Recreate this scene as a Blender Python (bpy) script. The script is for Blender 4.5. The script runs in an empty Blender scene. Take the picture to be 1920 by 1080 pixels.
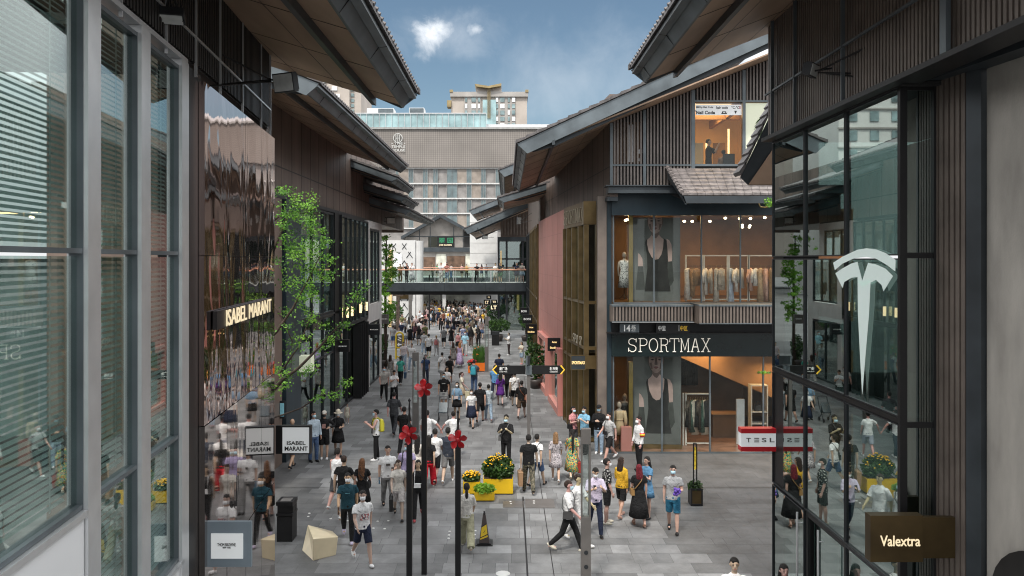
import bpy, bmesh, math, random
from mathutils import Vector, Matrix
random.seed(7)
F, U0, V0, H = 1500.0, 950.0, 487.0, 7.0
R = math.radians
scene = bpy.context.scene
col = scene.collection
def P(u, v, Y): return Vector(((u-U0)*Y/F, Y, H-(v-V0)*Y/F))
def G(u, v):
    Y = H*F/(v-V0)
    return Vector(((u-U0)*Y/F, Y, 0.0))
# ------------------------------------------------------------------ materials
MATS = {}
def pm(name, c, rough=.6, metal=0., var=.12, scale=2.5, bump=0., bscale=30., emit=None, estr=0., spec=.5, stretch=None, coat=0.):
    if name in MATS: return MATS[name]
    m = bpy.data.materials.new(name); m.use_nodes = True
    nt = m.node_tree; b = nt.nodes['Principled BSDF']
    b.inputs['Roughness'].default_value = rough; b.inputs['Metallic'].default_value = metal
    b.inputs['Specular IOR Level'].default_value = spec
    b.inputs['Coat Weight'].default_value = coat
    geo = nt.nodes.new('ShaderNodeNewGeometry')
    src = geo.outputs['Position']
    if stretch:
        mp = nt.nodes.new('ShaderNodeMapping'); mp.inputs['Scale'].default_value = stretch
        nt.links.new(src, mp.inputs['Vector']); src = mp.outputs['Vector']
    nz = nt.nodes.new('ShaderNodeTexNoise'); nz.inputs['Scale'].default_value = scale; nz.inputs['Detail'].default_value = 5
    nt.links.new(src, nz.inputs['Vector'])
    cr = nt.nodes.new('ShaderNodeMapRange'); cr.inputs['From Min'].default_value = .3; cr.inputs['From Max'].default_value = .7
    cr.inputs['To Min'].default_value = 1-var*1.6; cr.inputs['To Max'].default_value = 1+var
    nt.links.new(nz.outputs['Fac'], cr.inputs['Value'])
    mx = nt.nodes.new('ShaderNodeMix'); mx.data_type = 'RGBA'; mx.blend_type = 'MULTIPLY'; mx.inputs[0].default_value = 1
    mx.inputs[6].default_value = (*c, 1)
    nt.links.new(cr.outputs['Result'], mx.inputs[7])
    nt.links.new(mx.outputs[2], b.inputs['Base Color'])
    if bump:
        bn = nt.nodes.new('ShaderNodeTexNoise'); bn.inputs['Scale'].default_value = bscale; bn.inputs['Detail'].default_value = 4
        nt.links.new(src, bn.inputs['Vector'])
        bp = nt.nodes.new('ShaderNodeBump'); bp.inputs['Strength'].default_value = bump; bp.inputs['Distance'].default_value = .05
        nt.links.new(bn.outputs['Fac'], bp.inputs['Height']); nt.links.new(bp.outputs['Normal'], b.inputs['Normal'])
    if emit:
        b.inputs['Emission Color'].default_value = (*emit, 1); b.inputs['Emission Strength'].default_value = estr
    MATS[name] = m
    return m
def objcol(name, rough=.8, var=.12, scale=14., bump=.25, bscale=18., spec=.25, tint=1.):
    """material that reads each object's own colour"""
    m = bpy.data.materials.new(name); m.use_nodes = True
    nt = m.node_tree; b = nt.nodes['Principled BSDF']
    b.inputs['Roughness'].default_value = rough; b.inputs['Specular IOR Level'].default_value = spec
    oi = nt.nodes.new('ShaderNodeObjectInfo'); tc = nt.nodes.new('ShaderNodeTexCoord')
    nz = nt.nodes.new('ShaderNodeTexNoise'); nz.inputs['Scale'].default_value = scale; nz.inputs['Detail'].default_value = 4
    nt.links.new(tc.outputs['Object'], nz.inputs['Vector'])
    cr = nt.nodes.new('ShaderNodeMapRange'); cr.inputs['From Min'].default_value = .3; cr.inputs['From Max'].default_value = .7
    cr.inputs['To Min'].default_value = (1-var*1.6)*tint; cr.inputs['To Max'].default_value = (1+var)*tint
    nt.links.new(nz.outputs['Fac'], cr.inputs['Value'])
    mx = nt.nodes.new('ShaderNodeMix'); mx.data_type = 'RGBA'; mx.blend_type = 'MULTIPLY'; mx.inputs[0].default_value = 1
    nt.links.new(oi.outputs['Color'], mx.inputs[6]); nt.links.new(cr.outputs['Result'], mx.inputs[7])
    nt.links.new(mx.outputs[2], b.inputs['Base Color'])
    if bump:
        bn = nt.nodes.new('ShaderNodeTexNoise'); bn.inputs['Scale'].default_value = bscale; bn.inputs['Detail'].default_value = 3
        bn.inputs['Distortion'].default_value = 1.2
        nt.links.new(tc.outputs['Object'], bn.inputs['Vector'])
        bp = nt.nodes.new('ShaderNodeBump'); bp.inputs['Strength'].default_value = bump; bp.inputs['Distance'].default_value = .06
        nt.links.new(bn.outputs['Fac'], bp.inputs['Height']); nt.links.new(bp.outputs['Normal'], b.inputs['Normal'])
    MATS[name] = m
    return m
def glass(name, tint=(.75, .82, .8), refl=1.0, base=.03, rough=.015, wav=0.0, wscale=.6, gcol=(.95, 1, .98)):
    m = bpy.data.materials.new(name); m.use_nodes = True
    nt = m.node_tree; nt.nodes.clear()
    out = nt.nodes.new('ShaderNodeOutputMaterial'); mix = nt.nodes.new('ShaderNodeMixShader')
    tr = nt.nodes.new('ShaderNodeBsdfTransparent'); tr.inputs['Color'].default_value = (*tint, 1)
    gl = nt.nodes.new('ShaderNodeBsdfGlossy'); gl.inputs['Roughness'].default_value = rough; gl.inputs['Color'].default_value = (*gcol, 1)
    gg = nt.nodes.new('ShaderNodeNewGeometry'); dt = nt.nodes.new('ShaderNodeVectorMath'); dt.operation = 'DOT_PRODUCT'
    nt.links.new(gg.outputs['Normal'], dt.inputs[0]); nt.links.new(gg.outputs['Incoming'], dt.inputs[1])
    def mt(op, x, y=None):
        n = nt.nodes.new('ShaderNodeMath'); n.operation = op
        for i, q in enumerate((x, y)):
            if q is None: continue
            if isinstance(q, (int, float)): n.inputs[i].default_value = q
            else: nt.links.new(q, n.inputs[i])
        return n.outputs[0]
    fz_ = mt('ADD', mt('MULTIPLY', mt('POWER', mt('SUBTRACT', 1.0, mt('ABSOLUTE', dt.outputs['Value'])), 4.5), .94), .045)
    ma = nt.nodes.new('ShaderNodeMath'); ma.operation = 'MULTIPLY_ADD'; ma.use_clamp = True
    ma.inputs[1].default_value = refl; ma.inputs[2].default_value = base
    nt.links.new(fz_, ma.inputs[0]); nt.links.new(ma.outputs[0], mix.inputs[0])
    nt.links.new(tr.outputs[0], mix.inputs[1]); nt.links.new(gl.outputs[0], mix.inputs[2]); nt.links.new(mix.outputs[0], out.inputs['Surface'])
    if wav:
        geo = nt.nodes.new('ShaderNodeNewGeometry')
        nz = nt.nodes.new('ShaderNodeTexNoise'); nz.inputs['Scale'].default_value = wscale; nz.inputs['Detail'].default_value = 1
        nt.links.new(geo.outputs['Position'], nz.inputs['Vector'])
        bp = nt.nodes.new('ShaderNodeBump'); bp.inputs['Strength'].default_value = wav; bp.inputs['Distance'].default_value = .05
        nt.links.new(nz.outputs['Fac'], bp.inputs['Height']); nt.links.new(bp.outputs['Normal'], gl.inputs['Normal'])
    MATS[name] = m
    return m
def attrmat(name, rough=.6, var=.12, bump=.15):
    m = pm(name, (1, 1, 1), rough, var=var, scale=.9, bump=bump, bscale=60)
    [n for n in m.node_tree.nodes if n.bl_idname == 'ShaderNodeTexNoise'][0].inputs['Detail'].default_value = 9; [n for n in m.node_tree.nodes if n.bl_idname == 'ShaderNodeTexNoise'][0].inputs['Roughness'].default_value = .7
    nt = m.node_tree
    at = nt.nodes.new('ShaderNodeAttribute'); at.attribute_name = 'Col'
    mx = [n for n in nt.nodes if n.bl_idname == 'ShaderNodeMix'][0]
    nt.links.new(at.outputs['Color'], mx.inputs[6])
    return m
M = MATS
pm('silver', (0.66, 0.67, 0.68), .38, .65, .06, 3)
pm('dark_metal', (0.028, 0.031, 0.035), .42, .3, .2, 3)
pm('black_metal', (.010, .010, .011), .45, .2, .2, 3)
pm('slate_metal', (0.125, 0.148, 0.162), .42, .3, .22, 1.3)
pm('slate_dark', (0.05, 0.06, 0.068), .45, .3, .2, 1.3)
pm('soffit', (0.4, 0.27, 0.185), .6, 0, .22, 1.2, .05, 20, stretch=(1, .25, 1))
pm('soffit_dark', (0.16, 0.12, 0.095), .6, 0, .2, 1.2)
pm('louvre', (0.175, 0.143, 0.122), .5, .15, .15, 2.2)
pm('louvre_grey', (0.18, 0.155, 0.142), .5, .15, .15, 2.2)
pm('cladding', (0.17, 0.125, 0.102), .5, .1, .2, 1.0, stretch=(1, 1, .3))
pm('cladding_grey', (0.27, 0.25, 0.23), .55, .1, .2, .8)
pm('cladding_black', (0.022, 0.02, 0.019), .5, .1, .25, 2)
pm('navy_panel', (0.024, 0.042, 0.054), .35, .2, .2, 1.2)
pm('fascia_green', (.010, .019, .020), .25, .1, .15, 1.5)
pm('tile', (0.12, 0.11, 0.11), .6, 0, .3, 4, .2, 25)
pm('tile_light', (0.17, 0.15, 0.145), .6, 0, .3, 5, .2, 25)
pm('pink', (0.6, 0.26, 0.22), .55, 0, .06, .7)
pm('pink_dark', (0.42, 0.17, 0.145), .55, 0, .06, .7)
pm('gold', (0.21, 0.148, 0.068), .38, .75, .18, 2)
pm('gold_bright', (.36, .26, .10), .35, .8, .15, 2)
pm('bronze', (.085, .058, .025), .4, .7, .2, 2)
pm('white_panel', (0.76, 0.77, 0.78), .45, 0, .03, 1)
pm('white_stone', (.60, .60, .59), .6, 0, .06, 1.5)
pm('grey_stone', (0.42, 0.39, 0.35), .75, 0, .14, 3, .12, 60, stretch=(1, 1, .35))
pm('concrete', (.32, .32, .31), .7, 0, .12, 2)
pm('room_dark', (.018, .018, .018), .8, 0, .3, 1)
pm('room_grey', (.07, .075, .075), .8, 0, .2, .8)
pm('pale_backing', (0.46, 0.53, 0.51), .7, 0, .08, 1); pm('room_warm', (0.34, 0.185, 0.085), .7, 0, .2, .8)
pm('room_brown', (0.11, 0.06, 0.03), .6, 0, .25, 1)
pm('floor_warm', (.22, .12, .08), .35, 0, .3, 2.5)
pm('blind', (0.62, 0.66, 0.65), .5, 0, .05, 2)
pm('cream', (.62, .53, .36), .4, 0, .05, 4, coat=.3)
pm('yellow', (.72, .46, .012), .45, 0, .06, 3)
pm('yellow_paint', (.75, .52, .02), .5, 0, .08, 5)
pm('orange', (.75, .17, .015), .45, 0, .06, 3)
pm('red', (.48, .008, .014), .35, 0, .1, 5, coat=.3)
pm('sign_red', (.55, .012, .02), .4, 0, .05, 5)
pm('soil', (.04, .028, .02), .9)
pm('white_letter', (.8, .8, .78), .5, 0, .02, 2, emit=(1, 1, .97), estr=.15)
pm('black_letter', (.01, .01, .01), .5)
pm('gold_letter', (.8, .6, .3), .5, emit=(1, .72, .3), estr=1.1)
pm('cream_letter', (.8, .68, .46), .5, emit=(1, .82, .52), estr=.6)
pm('pale_letter', (.80, .75, .66), .5, emit=(1, .93, .82), estr=.32)
pm('yellow_letter', (.8, .5, .05), .5, emit=(1, .62, .05), estr=.3)
pm('green_letter', (.03, .25, .12), .5, emit=(.05, .8, .3), estr=.03)
pm('lightbox', (.75, .76, .76), .5, 0, .02, 1, emit=(.95, 1, 1), estr=.22)
pm('lamp_glow', (1, .9, .7), .5, 0, 0, 1, emit=(1, .82, .55), estr=9)
pm('ceiling_glow', (1, .9, .7), .5, 0, 0, 1, emit=(1, .72, .36), estr=1.6)
pm('warm_glow', (.8, .6, .3), .5, 0, .3, 1, emit=(1, .62, .2), estr=.25)
pm('screen_cream', (.75, .76, .6), .5, 0, .08, .6, emit=(.9, 1, .7), estr=.18)
pm('blue_grey', (.20, .245, .28), .5, 0, .04, 3)
pm('lens', (0.7, 0.72, 0.7), .2, 0, .1, 6)
pm('totem', (.155, .145, .138), .45, .3, .08, 3)
pm('bark', (.07, .05, .037), .9, 0, .3, 8, .4, 40)
pm('pot', (.055, .045, .042), .5, 0, .2, 4)
def leafm(name, c):
    m = pm(name, c, .55, 0, .35, 1.6)
    b = m.node_tree.nodes['Principled BSDF']
    b.inputs['Transmission Weight'].default_value = 0
    nt = m.node_tree; out = nt.nodes['Material Output']
    tl = nt.nodes.new('ShaderNodeBsdfTranslucent'); mixs = nt.nodes.new('ShaderNodeMixShader'); mixs.inputs[0].default_value = .35
    mx = [n for n in nt.nodes if n.bl_idname == 'ShaderNodeMix'][0]
    nt.links.new(mx.outputs[2], tl.inputs['Color'])
    nt.links.new(b.outputs[0], mixs.inputs[1]); nt.links.new(tl.outputs[0], mixs.inputs[2]); nt.links.new(mixs.outputs[0], out.inputs['Surface'])
    return m
leafm('leaf', (0.115, 0.3, 0.034)); leafm('leaf_light', (0.23, 0.47, 0.055)); leafm('leaf_dark', (0.045, 0.13, 0.02))
leafm('shrub', (.035, .085, .022)); leafm('shrub_light', (.07, .15, .03)); leafm('lime', (.28, .48, .03)); leafm('grass_blade', (.06, .16, .02))
pm('petal_yellow', (.85, .48, .015), .6); pm('petal_red', (.6, .02, .015), .6); pm('petal_orange', (.75, .2, .03), .6)
glass('window_glass', (.72, .80, .78), 1.15, .05, .01, .02, .5)
glass('dark_glass', (.36, .46, .44), 1.0, .27, .012, .025, .45, (.88, .97, .94))
glass('shop_glass', (.93, .95, .94), .5, .0, .01)
glass('mid_glass', (.72, .80, .78), .9, .18, .015, .025, .4, (.88, .97, .95))
glass('rail_glass', (.90, .945, .93), .6, .03, .01)
objcol('cloth', .85, .16, 7, .7, 9)
objcol('skin', .55, .05, 10, 0, spec=.35)
objcol('hair', .55, .4, 30, .8, 45, spec=.35)
objcol('shoe', .6, .1, 20, 0)
objcol('paint', .45, .06, 3, 0, spec=.4)
pm('eye', (.012, .01, .009), .3); pm('lip', (.30, .09, .075), .5)
pm('mask_blue', (.45, .66, .76), .7, 0, .05, 30, .2, 60); pm('mask_white', (.75, .76, .77), .7, 0, .05, 30, .2, 60)
pm('mask_black', (.02, .02, .02), .7)
def pattern(name, base, spots, scale=16, thr=(.5, .54), tc='Object'):
    m = bpy.data.materials.new(name); m.use_nodes = True
    nt = m.node_tree; b = nt.nodes['Principled BSDF']; b.inputs['Roughness'].default_value = .8; b.inputs['Specular IOR Level'].default_value = .2
    t = nt.nodes.new('ShaderNodeTexCoord'); prev = None
    for i, c in enumerate(spots):
        mp = nt.nodes.new('ShaderNodeMapping'); mp.inputs['Location'].default_value = (3.1*i, 7.7*i, 1.3*i)
        nt.links.new(t.outputs[tc], mp.inputs['Vector'])
        nz = nt.nodes.new('ShaderNodeTexNoise'); nz.inputs['Scale'].default_value = scale*(1+.3*i); nz.inputs['Detail'].default_value = 2
        nt.links.new(mp.outputs[0], nz.inputs['Vector'])
        mr = nt.nodes.new('ShaderNodeMapRange'); mr.inputs['From Min'].default_value = thr[0]+.02*i; mr.inputs['From Max'].default_value = thr[1]+.02*i
        nt.links.new(nz.outputs['Fac'], mr.inputs['Value'])
        mx = nt.nodes.new('ShaderNodeMix'); mx.data_type = 'RGBA'
        nt.links.new(mr.outputs[0], mx.inputs[0])
        if prev is None: mx.inputs[6].default_value = (*base, 1)
        else: nt.links.new(prev, mx.inputs[6])
        mx.inputs[7].default_value = (*c, 1); prev = mx.outputs[2]
    nt.links.new(prev, b.inputs['Base Color']); MATS[name] = m
pattern('floral_green', (.02, .23, .16), [(.30, .42, .18), (.55, .12, .06), (.65, .42, .05), (.01, .08, .10)], 13)
pattern('floral_black', (.012, .012, .013), [(.42, .42, .40), (.012, .012, .012)], 22, (.55, .58))
pattern('floral_grey', (.34, .31, .33), [(.10, .09, .10), (.5, .46, .46)], 26)
pattern('camo', (.09, .085, .06), [(.03, .03, .026), (.17, .15, .11)], 12)
pattern('print_white', (.72, .72, .72), [(.72, .72, .72)], 10)
pattern('lilac_lace', (.36, .28, .45), [(.5, .42, .58), (.22, .16, .3)], 24)
pattern('dress_print', (.6, .6, .58), [(.06, .06, .06), (.6, .6, .58)], 26)
pattern('stripe', (.05, .08, .25), [(.6, .6, .62)], 18)
em_ = bpy.data.materials.new('emblem_film'); em_.use_nodes = True; n_ = em_.node_tree; n_.nodes['Principled BSDF'].inputs['Base Color'].default_value = (.72, .80, .77, 1); n_.nodes['Principled BSDF'].inputs['Roughness'].default_value = .45; n_.nodes['Principled BSDF'].inputs['Emission Color'].default_value = (.85, 1, .94, 1); n_.nodes['Principled BSDF'].inputs['Emission Strength'].default_value = .16  # slight glow put into the emblem film so it looks brighter
tr_ = n_.nodes.new('ShaderNodeBsdfTransparent'); mx_ = n_.nodes.new('ShaderNodeMixShader'); mx_.inputs[0].default_value = .9
n_.links.new(tr_.outputs[0], mx_.inputs[1]); n_.links.new(n_.nodes['Principled BSDF'].outputs[0], mx_.inputs[2]); n_.links.new(mx_.outputs[0], n_.nodes['Material Output'].inputs['Surface']); M['emblem_film'] = em_
# wavy rose coloured mirror
def mirror(name, c, strength, sc):
    m = bpy.data.materials.new(name); m.use_nodes = True
    nt = m.node_tree; b = nt.nodes['Principled BSDF']
    b.inputs['Base Color'].default_value = (*c, 1); b.inputs['Metallic'].default_value = 1; b.inputs['Roughness'].default_value = .035
    geo = nt.nodes.new('ShaderNodeNewGeometry'); mp = nt.nodes.new('ShaderNodeMapping'); mp.inputs['Scale'].default_value = (1, 1.0, .38)
    nt.links.new(geo.outputs['Position'], mp.inputs['Vector'])
    nz = nt.nodes.new('ShaderNodeTexNoise'); nz.inputs['Scale'].default_value = sc; nz.inputs['Detail'].default_value = 2.5; nz.inputs['Distortion'].default_value = .6
    nt.links.new(mp.outputs[0], nz.inputs['Vector'])
    bp = nt.nodes.new('ShaderNodeBump'); bp.inputs['Strength'].default_value = strength; bp.inputs['Distance'].default_value = .05
    nt.links.new(nz.outputs['Fac'], bp.inputs['Height']); nt.links.new(bp.outputs['Normal'], b.inputs['Normal']); MATS[name] = m
mirror('mirror_wavy', (.62, .47, .43), .5, 1.05)
mirror('mirror_plain', (.56, .50, .475), .05, 1.1)
# ------------------------------------------------------------------ mesh helpers
class MB:
    def __init__(s): s.v = []; s.f = []; s.m = []; s.cols = []
    def add(s, vs, fs, mi=0, c=None):
        o = len(s.v); s.v += [Vector(p) for p in vs]
        for f in fs: s.f.append([o+i for i in f]); s.m.append(mi); s.cols.append(c)
        return s
    def hexa(s, p, mi=0):   # p: 4 bottom, 4 top
        return s.add(p, [(3, 2, 1, 0), (4, 5, 6, 7), (0, 1, 5, 4), (1, 2, 6, 5), (2, 3, 7, 6), (3, 0, 4, 7)], mi)
    def box(s, x0, x1, y0, y1, z0, z1, mi=0):
        return s.hexa([(x0, y0, z0), (x1, y0, z0), (x1, y1, z0), (x0, y1, z0), (x0, y0, z1), (x1, y0, z1), (x1, y1, z1), (x0, y1, z1)], mi)
    def slab(s, p0, p1, o0, o1, z0, z1, mi=0, za=None):   # wall slab along p0->p1, normal offset to the left of travel
        a = Vector((p0[0], p0[1])); b = Vector((p1[0], p1[1])); d = (b-a).normalized(); n = Vector((-d.y, d.x))
        q = [a+n*o0, b+n*o0, b+n*o1, a+n*o1]; z2 = z1 if za is None else za
        tz = [z1, z2, z2, z1]
        return s.hexa([(p.x, p.y, z0) for p in q]+[(p.x, p.y, t) for p, t in zip(q, tz)], mi)
    def prism(s, poly, ext, mi=0):     # planar 3-D polygon extruded by a vector
        n = len(poly); e = Vector(ext); a = [Vector(p) for p in poly]
        return s.add(a+[p+e for p in a], [tuple(range(n))[::-1], tuple(range(n, 2*n))]+[(i, (i+1) % n, n+(i+1) % n, n+i) for i in range(n)], mi)
    def quad(s, a, b, c, d, mi=0, cc=None): return s.add([a, b, c, d], [(0, 1, 2, 3)], mi, cc)
    def tube(s, path, rad, n=8, mi=0, flat=1., cap=True, up=None):
        path = [Vector(p) for p in path]; k = len(path)
        if not isinstance(rad, (list, tuple)): rad = [rad]*k
        vs = []; prev = None
        for i, p in enumerate(path):
            t = (path[min(i+1, k-1)]-path[max(i-1, 0)])
            t = t.normalized() if t.length > 1e-7 else Vector((0, 0, 1))
            if prev is None:
                a = Vector(up) if up else (Vector((1, 0, 0)) if abs(t.x) < .8 else Vector((0, 1, 0)))
            else: a = prev
            x = (a-t*a.dot(t)); x = x.normalized() if x.length > 1e-6 else t.orthogonal().normalized()
            prev = x; y = t.cross(x)
            for j in range(n):
                g = 2*math.pi*j/n; vs.append(p+x*(rad[i]*math.cos(g))+y*(rad[i]*flat*math.sin(g)))
        fs = [(i*n+j, i*n+(j+1) % n, (i+1)*n+(j+1) % n, (i+1)*n+j) for i in range(k-1) for j in range(n)]
        if cap: fs += [tuple(range(n))[::-1], tuple((k-1)*n+j for j in range(n))]
        return s.add(vs, fs, mi)
    def rings(s, rs, n=14, mi=0, power=1.0):      # rs: (cx, cy, cz, rx, ry)
        vs = []; k = len(rs)
        for (cx, cy, cz, rx, ry) in rs:
            for j in range(n):
                g = 2*math.pi*j/n; c, q = math.cos(g), math.sin(g)
                if power != 1.0: c = math.copysign(abs(c)**power, c); q = math.copysign(abs(q)**power, q)
                vs.append((cx+rx*c, cy+ry*q, cz))
        fs = [(i*n+j, i*n+(j+1) % n, (i+1)*n+(j+1) % n, (i+1)*n+j) for i in range(k-1) for j in range(n)]
        fs += [tuple(range(n))[::-1], tuple((k-1)*n+j for j in range(n))]
        return s.add(vs, fs, mi)
    def ell(s, c, r, nu=12, nv=8, mi=0, fn=None):
        vs = []; c = Vector(c)
        for i in range(nv+1):
            t = math.pi*i/nv
            for j in range(nu):
                g = 2*math.pi*j/nu
                p = Vector((r[0]*math.sin(t)*math.cos(g), r[1]*math.sin(t)*math.sin(g), r[2]*math.cos(t)))
                if fn: p = fn(p)
                vs.append(c+p)
        fs = [(i*nu+j, (i+1)*nu+j, (i+1)*nu+(j+1) % nu, i*nu+(j+1) % nu) for i in range(nv) for j in range(nu)]
        return s.add(vs, fs, mi)
    def lathe(s, c, prof, n=20, mi=0):
        return s.rings([(c[0], c[1], c[2]+z, r, r) for r, z in prof], n, mi)
    def disc(s, c, r, nrm, th=.01, n=16, mi=0):
        nrm = Vector(nrm).normalized(); return s.tube([Vector(c)-nrm*th/2, Vector(c)+nrm*th/2], r, n, mi)
    def build(s, name, mats, parent=None, smooth=False, recalc=True, label=None):
        org = Vector((0, 0, 0))
        if parent is not None:
            q = parent
            while q is not None: org += q.location; q = q.parent
        me = bpy.data.meshes.new(name); me.from_pydata([tuple(p-org) for p in s.v], [], s.f)
        if not isinstance(mats, (list, tuple)): mats = [mats]
        for m in mats: me.materials.append(M[m] if isinstance(m, str) else m)
        if len(mats) > 1: me.polygons.foreach_set('material_index', s.m)
        if any(c is not None for c in s.cols):
            ca = me.color_attributes.new('Col', 'FLOAT_COLOR', 'CORNER'); arr = []
            for f, c in zip(s.f, s.cols): arr += list((*(c or (.2, .2, .2)), 1.))*len(f)
            ca.data.foreach_set('color', arr)
        if recalc:
            bm = bmesh.new(); bm.from_mesh(me); bmesh.ops.recalc_face_normals(bm, faces=bm.faces); bm.to_mesh(me); bm.free()
        if smooth: me.polygons.foreach_set('use_smooth', [True]*len(me.polygons))
        o = bpy.data.objects.new(name, me); col.objects.link(o)
        if parent is not None: o.parent = parent
        if label: o['label'] = label
        return o
def smart(o, ang=35):
    me = o.data; me.polygons.foreach_set('use_smooth', [True]*len(me.polygons))
    try: me.set_sharp_from_angle(angle=R(ang))
    except Exception: pass
    return o
def tag(o, label, cat, group=None, kind=None):
    o['label'] = label; o['category'] = cat
    if group: o['group'] = group
    if kind: o['kind'] = kind
    return o
def struct(o): o['kind'] = 'structure'; return o
def thing(name, label, cat, loc, group=None, rz=0):
    o = bpy.data.objects.new(name, None); col.objects.link(o); o.location = loc; o.rotation_euler = (0, 0, rz); o.empty_display_size = .2
    return tag(o, label, cat, group)
def copy_tree(o, parent=None):
    c = o.copy(); col.objects.link(c); c.parent = parent
    for ch in list(o.children): copy_tree(ch, c)
    return c
def fit_text(body, a, b, mat, parent, name='lettering', ext=.006, rz=None, font_bold=0., face=None):
    """text mesh filling the rectangle from bottom-left a to top-right b (world); wall direction follows a->b in plan"""
    cu = bpy.data.curves.new(name, 'FONT'); cu.body = body; cu.size = 1; cu.extrude = 0; cu.offset = font_bold; cu.align_x = 'CENTER'
    cu.space_line = .85; cu.resolution_u = 3
    o = bpy.data.objects.new(name+'_t', cu); col.objects.link(o)
    dg = bpy.context.evaluated_depsgraph_get(); dg.update()
    me0 = bpy.data.meshes.new_from_object(o.evaluated_get(dg)); bpy.data.objects.remove(o); bpy.data.curves.remove(cu)
    vs = [v.co.copy() for v in me0.vertices]; fs = [tuple(p.vertices) for p in me0.polygons]; bpy.data.meshes.remove(me0)
    if not vs: return None
    x0 = min(v.x for v in vs); x1 = max(v.x for v in vs); y0 = min(v.y for v in vs); y1 = max(v.y for v in vs)
    a = Vector(a); b = Vector(b); h = Vector((b.x-a.x, b.y-a.y, 0)); hd = h.normalized(); nrm = Vector((hd.y, -hd.x, 0))
    mb = MB(); n = len(vs)
    pts = [a+h*((v.x-x0)/(x1-x0))+Vector((0, 0, (b.z-a.z)*(v.y-y0)/(y1-y0))) for v in vs]
    mb.add([p+nrm*ext for p in pts], fs)
    mb.add([p-nrm*.001 for p in pts], [f[::-1] for f in fs])
    # side walls
    ed = {}
    for f in fs:
        for i in range(len(f)):
            k = (f[i], f[(i+1) % len(f)])
            if (k[1], k[0]) in ed: del ed[(k[1], k[0])]
            else: ed[k] = 1
    for (i, j) in ed: mb.quad(pts[i]-nrm*.001, pts[j]-nrm*.001, pts[j]+nrm*ext, pts[i]+nrm*ext)
    return mb.build(name, mat, parent, recalc=False)
STROKES = {
 'S': [[(.9, .72), (.9, 1), (.82, .9), (.6, 1), (.35, 1), (.12, .88), (.1, .68), (.25, .55), (.7, .46), (.88, .32), (.86, .12), (.62, 0), (.38, 0), (.14, .12), (.08, 0), (.08, .3)]],
 'P': [[(.02, 0), (.38, 0)], [(.2, 0), (.2, 1)], [(.02, 1), (.65, 1), (.9, .9), (.95, .74), (.88, .56), (.65, .47), (.2, .47)]],
 'O': [[(.5+.46*math.cos(k*math.pi/10), .5+.5*math.sin(k*math.pi/10)) for k in range(21)]],
 'R': [[(.02, 0), (.38, 0)], [(.2, 0), (.2, 1)], [(.02, 1), (.62, 1), (.88, .9), (.92, .74), (.85, .58), (.62, .5), (.2, .5)], [(.55, .5), (.75, .4), (.78, .1), (.85, 0), (.98, .02)]],
 'T': [[(.0, .74), (.02, 1), (.98, 1), (1, .74)], [(.5, 1), (.5, 0)], [(.32, 0), (.68, 0)]],
 'M': [[(0, 0), (.24, 0)], [(.12, 0), (.12, 1)], [(0, 1), (.14, 1), (.5, .12), (.86, 1), (1, 1)], [(.88, 1), (.88, 0)], [(.76, 0), (1, 0)]],
 'A': [[(.0, 0), (.28, 0)], [(.13, 0), (.46, 1), (.54, 1), (.87, 0)], [(.72, 0), (1, 0)], [(.26, .36), (.74, .36)]],
 'X': [[(.0, 1), (.3, 1)], [(.14, 1), (.86, 0)], [(.7, 0), (1, 0)], [(.7, 1), (1, 1)], [(.86, 1), (.14, 0)], [(0, 0), (.3, 0)]]}
def slab_text(word, a, b, mat, parent, r=.02):
    a = Vector(a); b = Vector(b); h = Vector((b.x-a.x, b.y-a.y, 0)); mb = MB(); n = len(word)
    hd = h.normalized(); nrm = Vector((hd.y, -hd.x, 0))
    for i, ch in enumerate(word):
        for st in STROKES[ch]:
            mb.tube([a+h*((i+.06+.88*x)/n)+Vector((0, 0, (b.z-a.z)*y))+nrm*.01 for x, y in st], r, 5)
    return mb.build('lettering', mat, parent)
# ------------------------------------------------------------------ camera, world, light
cam = bpy.data.cameras.new('camera'); co = bpy.data.objects.new('camera', cam); col.objects.link(co)
co.location = (0, 0, H); co.rotation_euler = (R(90), 0, 0)
cam.sensor_width = 36; cam.lens = F/1920*36; cam.shift_x = (960-U0)/1920; cam.shift_y = -(540-V0)/1920
cam.clip_start = .05; cam.clip_end = 3000
scene.camera = co
scene.view_settings.view_transform = 'Standard'; scene.view_settings.look = 'None'; scene.view_settings.exposure = 0
try:
    scene.cycles.use_denoising = True; scene.cycles.filter_width = 1.1; scene.cycles.max_bounces = 8; scene.cycles.transparent_max_bounces = 14
    scene.cycles.glossy_bounces = 4; scene.cycles.sample_clamp_indirect = 4; scene.cycles.caustics_reflective = False
except Exception: pass
SUN_EL, SUN_ROT = R(58), R(200)
w = bpy.data.worlds.new('World'); scene.world = w; w.use_nodes = True
nt = w.node_tree; nt.nodes.clear(); L = nt.links.new
def N(t, **k):
    n = nt.nodes.new(t)
    for a, b in k.items(): setattr(n, a, b)
    return n
def math_(op, a, b=None, c=None, clamp=False):
    n = N('ShaderNodeMath', operation=op, use_clamp=clamp)
    for i, q in enumerate((a, b, c)):
        if q is None: continue
        if isinstance(q, (int, float)): n.inputs[i].default_value = q
        else: L(q, n.inputs[i])
    return n.outputs[0]
sky = N('ShaderNodeTexSky'); sky.sky_type = 'NISHITA'; sky.sun_disc = False; sky.sun_elevation = SUN_EL; sky.sun_rotation = SUN_ROT
sky.air_density = 1.0; sky.dust_density = .6; sky.ozone_density = 2.5
tint = N('ShaderNodeMix', data_type='RGBA', blend_type='MULTIPLY'); tint.inputs[0].default_value = 1
L(sky.outputs[0], tint.inputs[6]); tint.inputs[7].default_value = (.92, .93, .84, 1)
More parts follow.
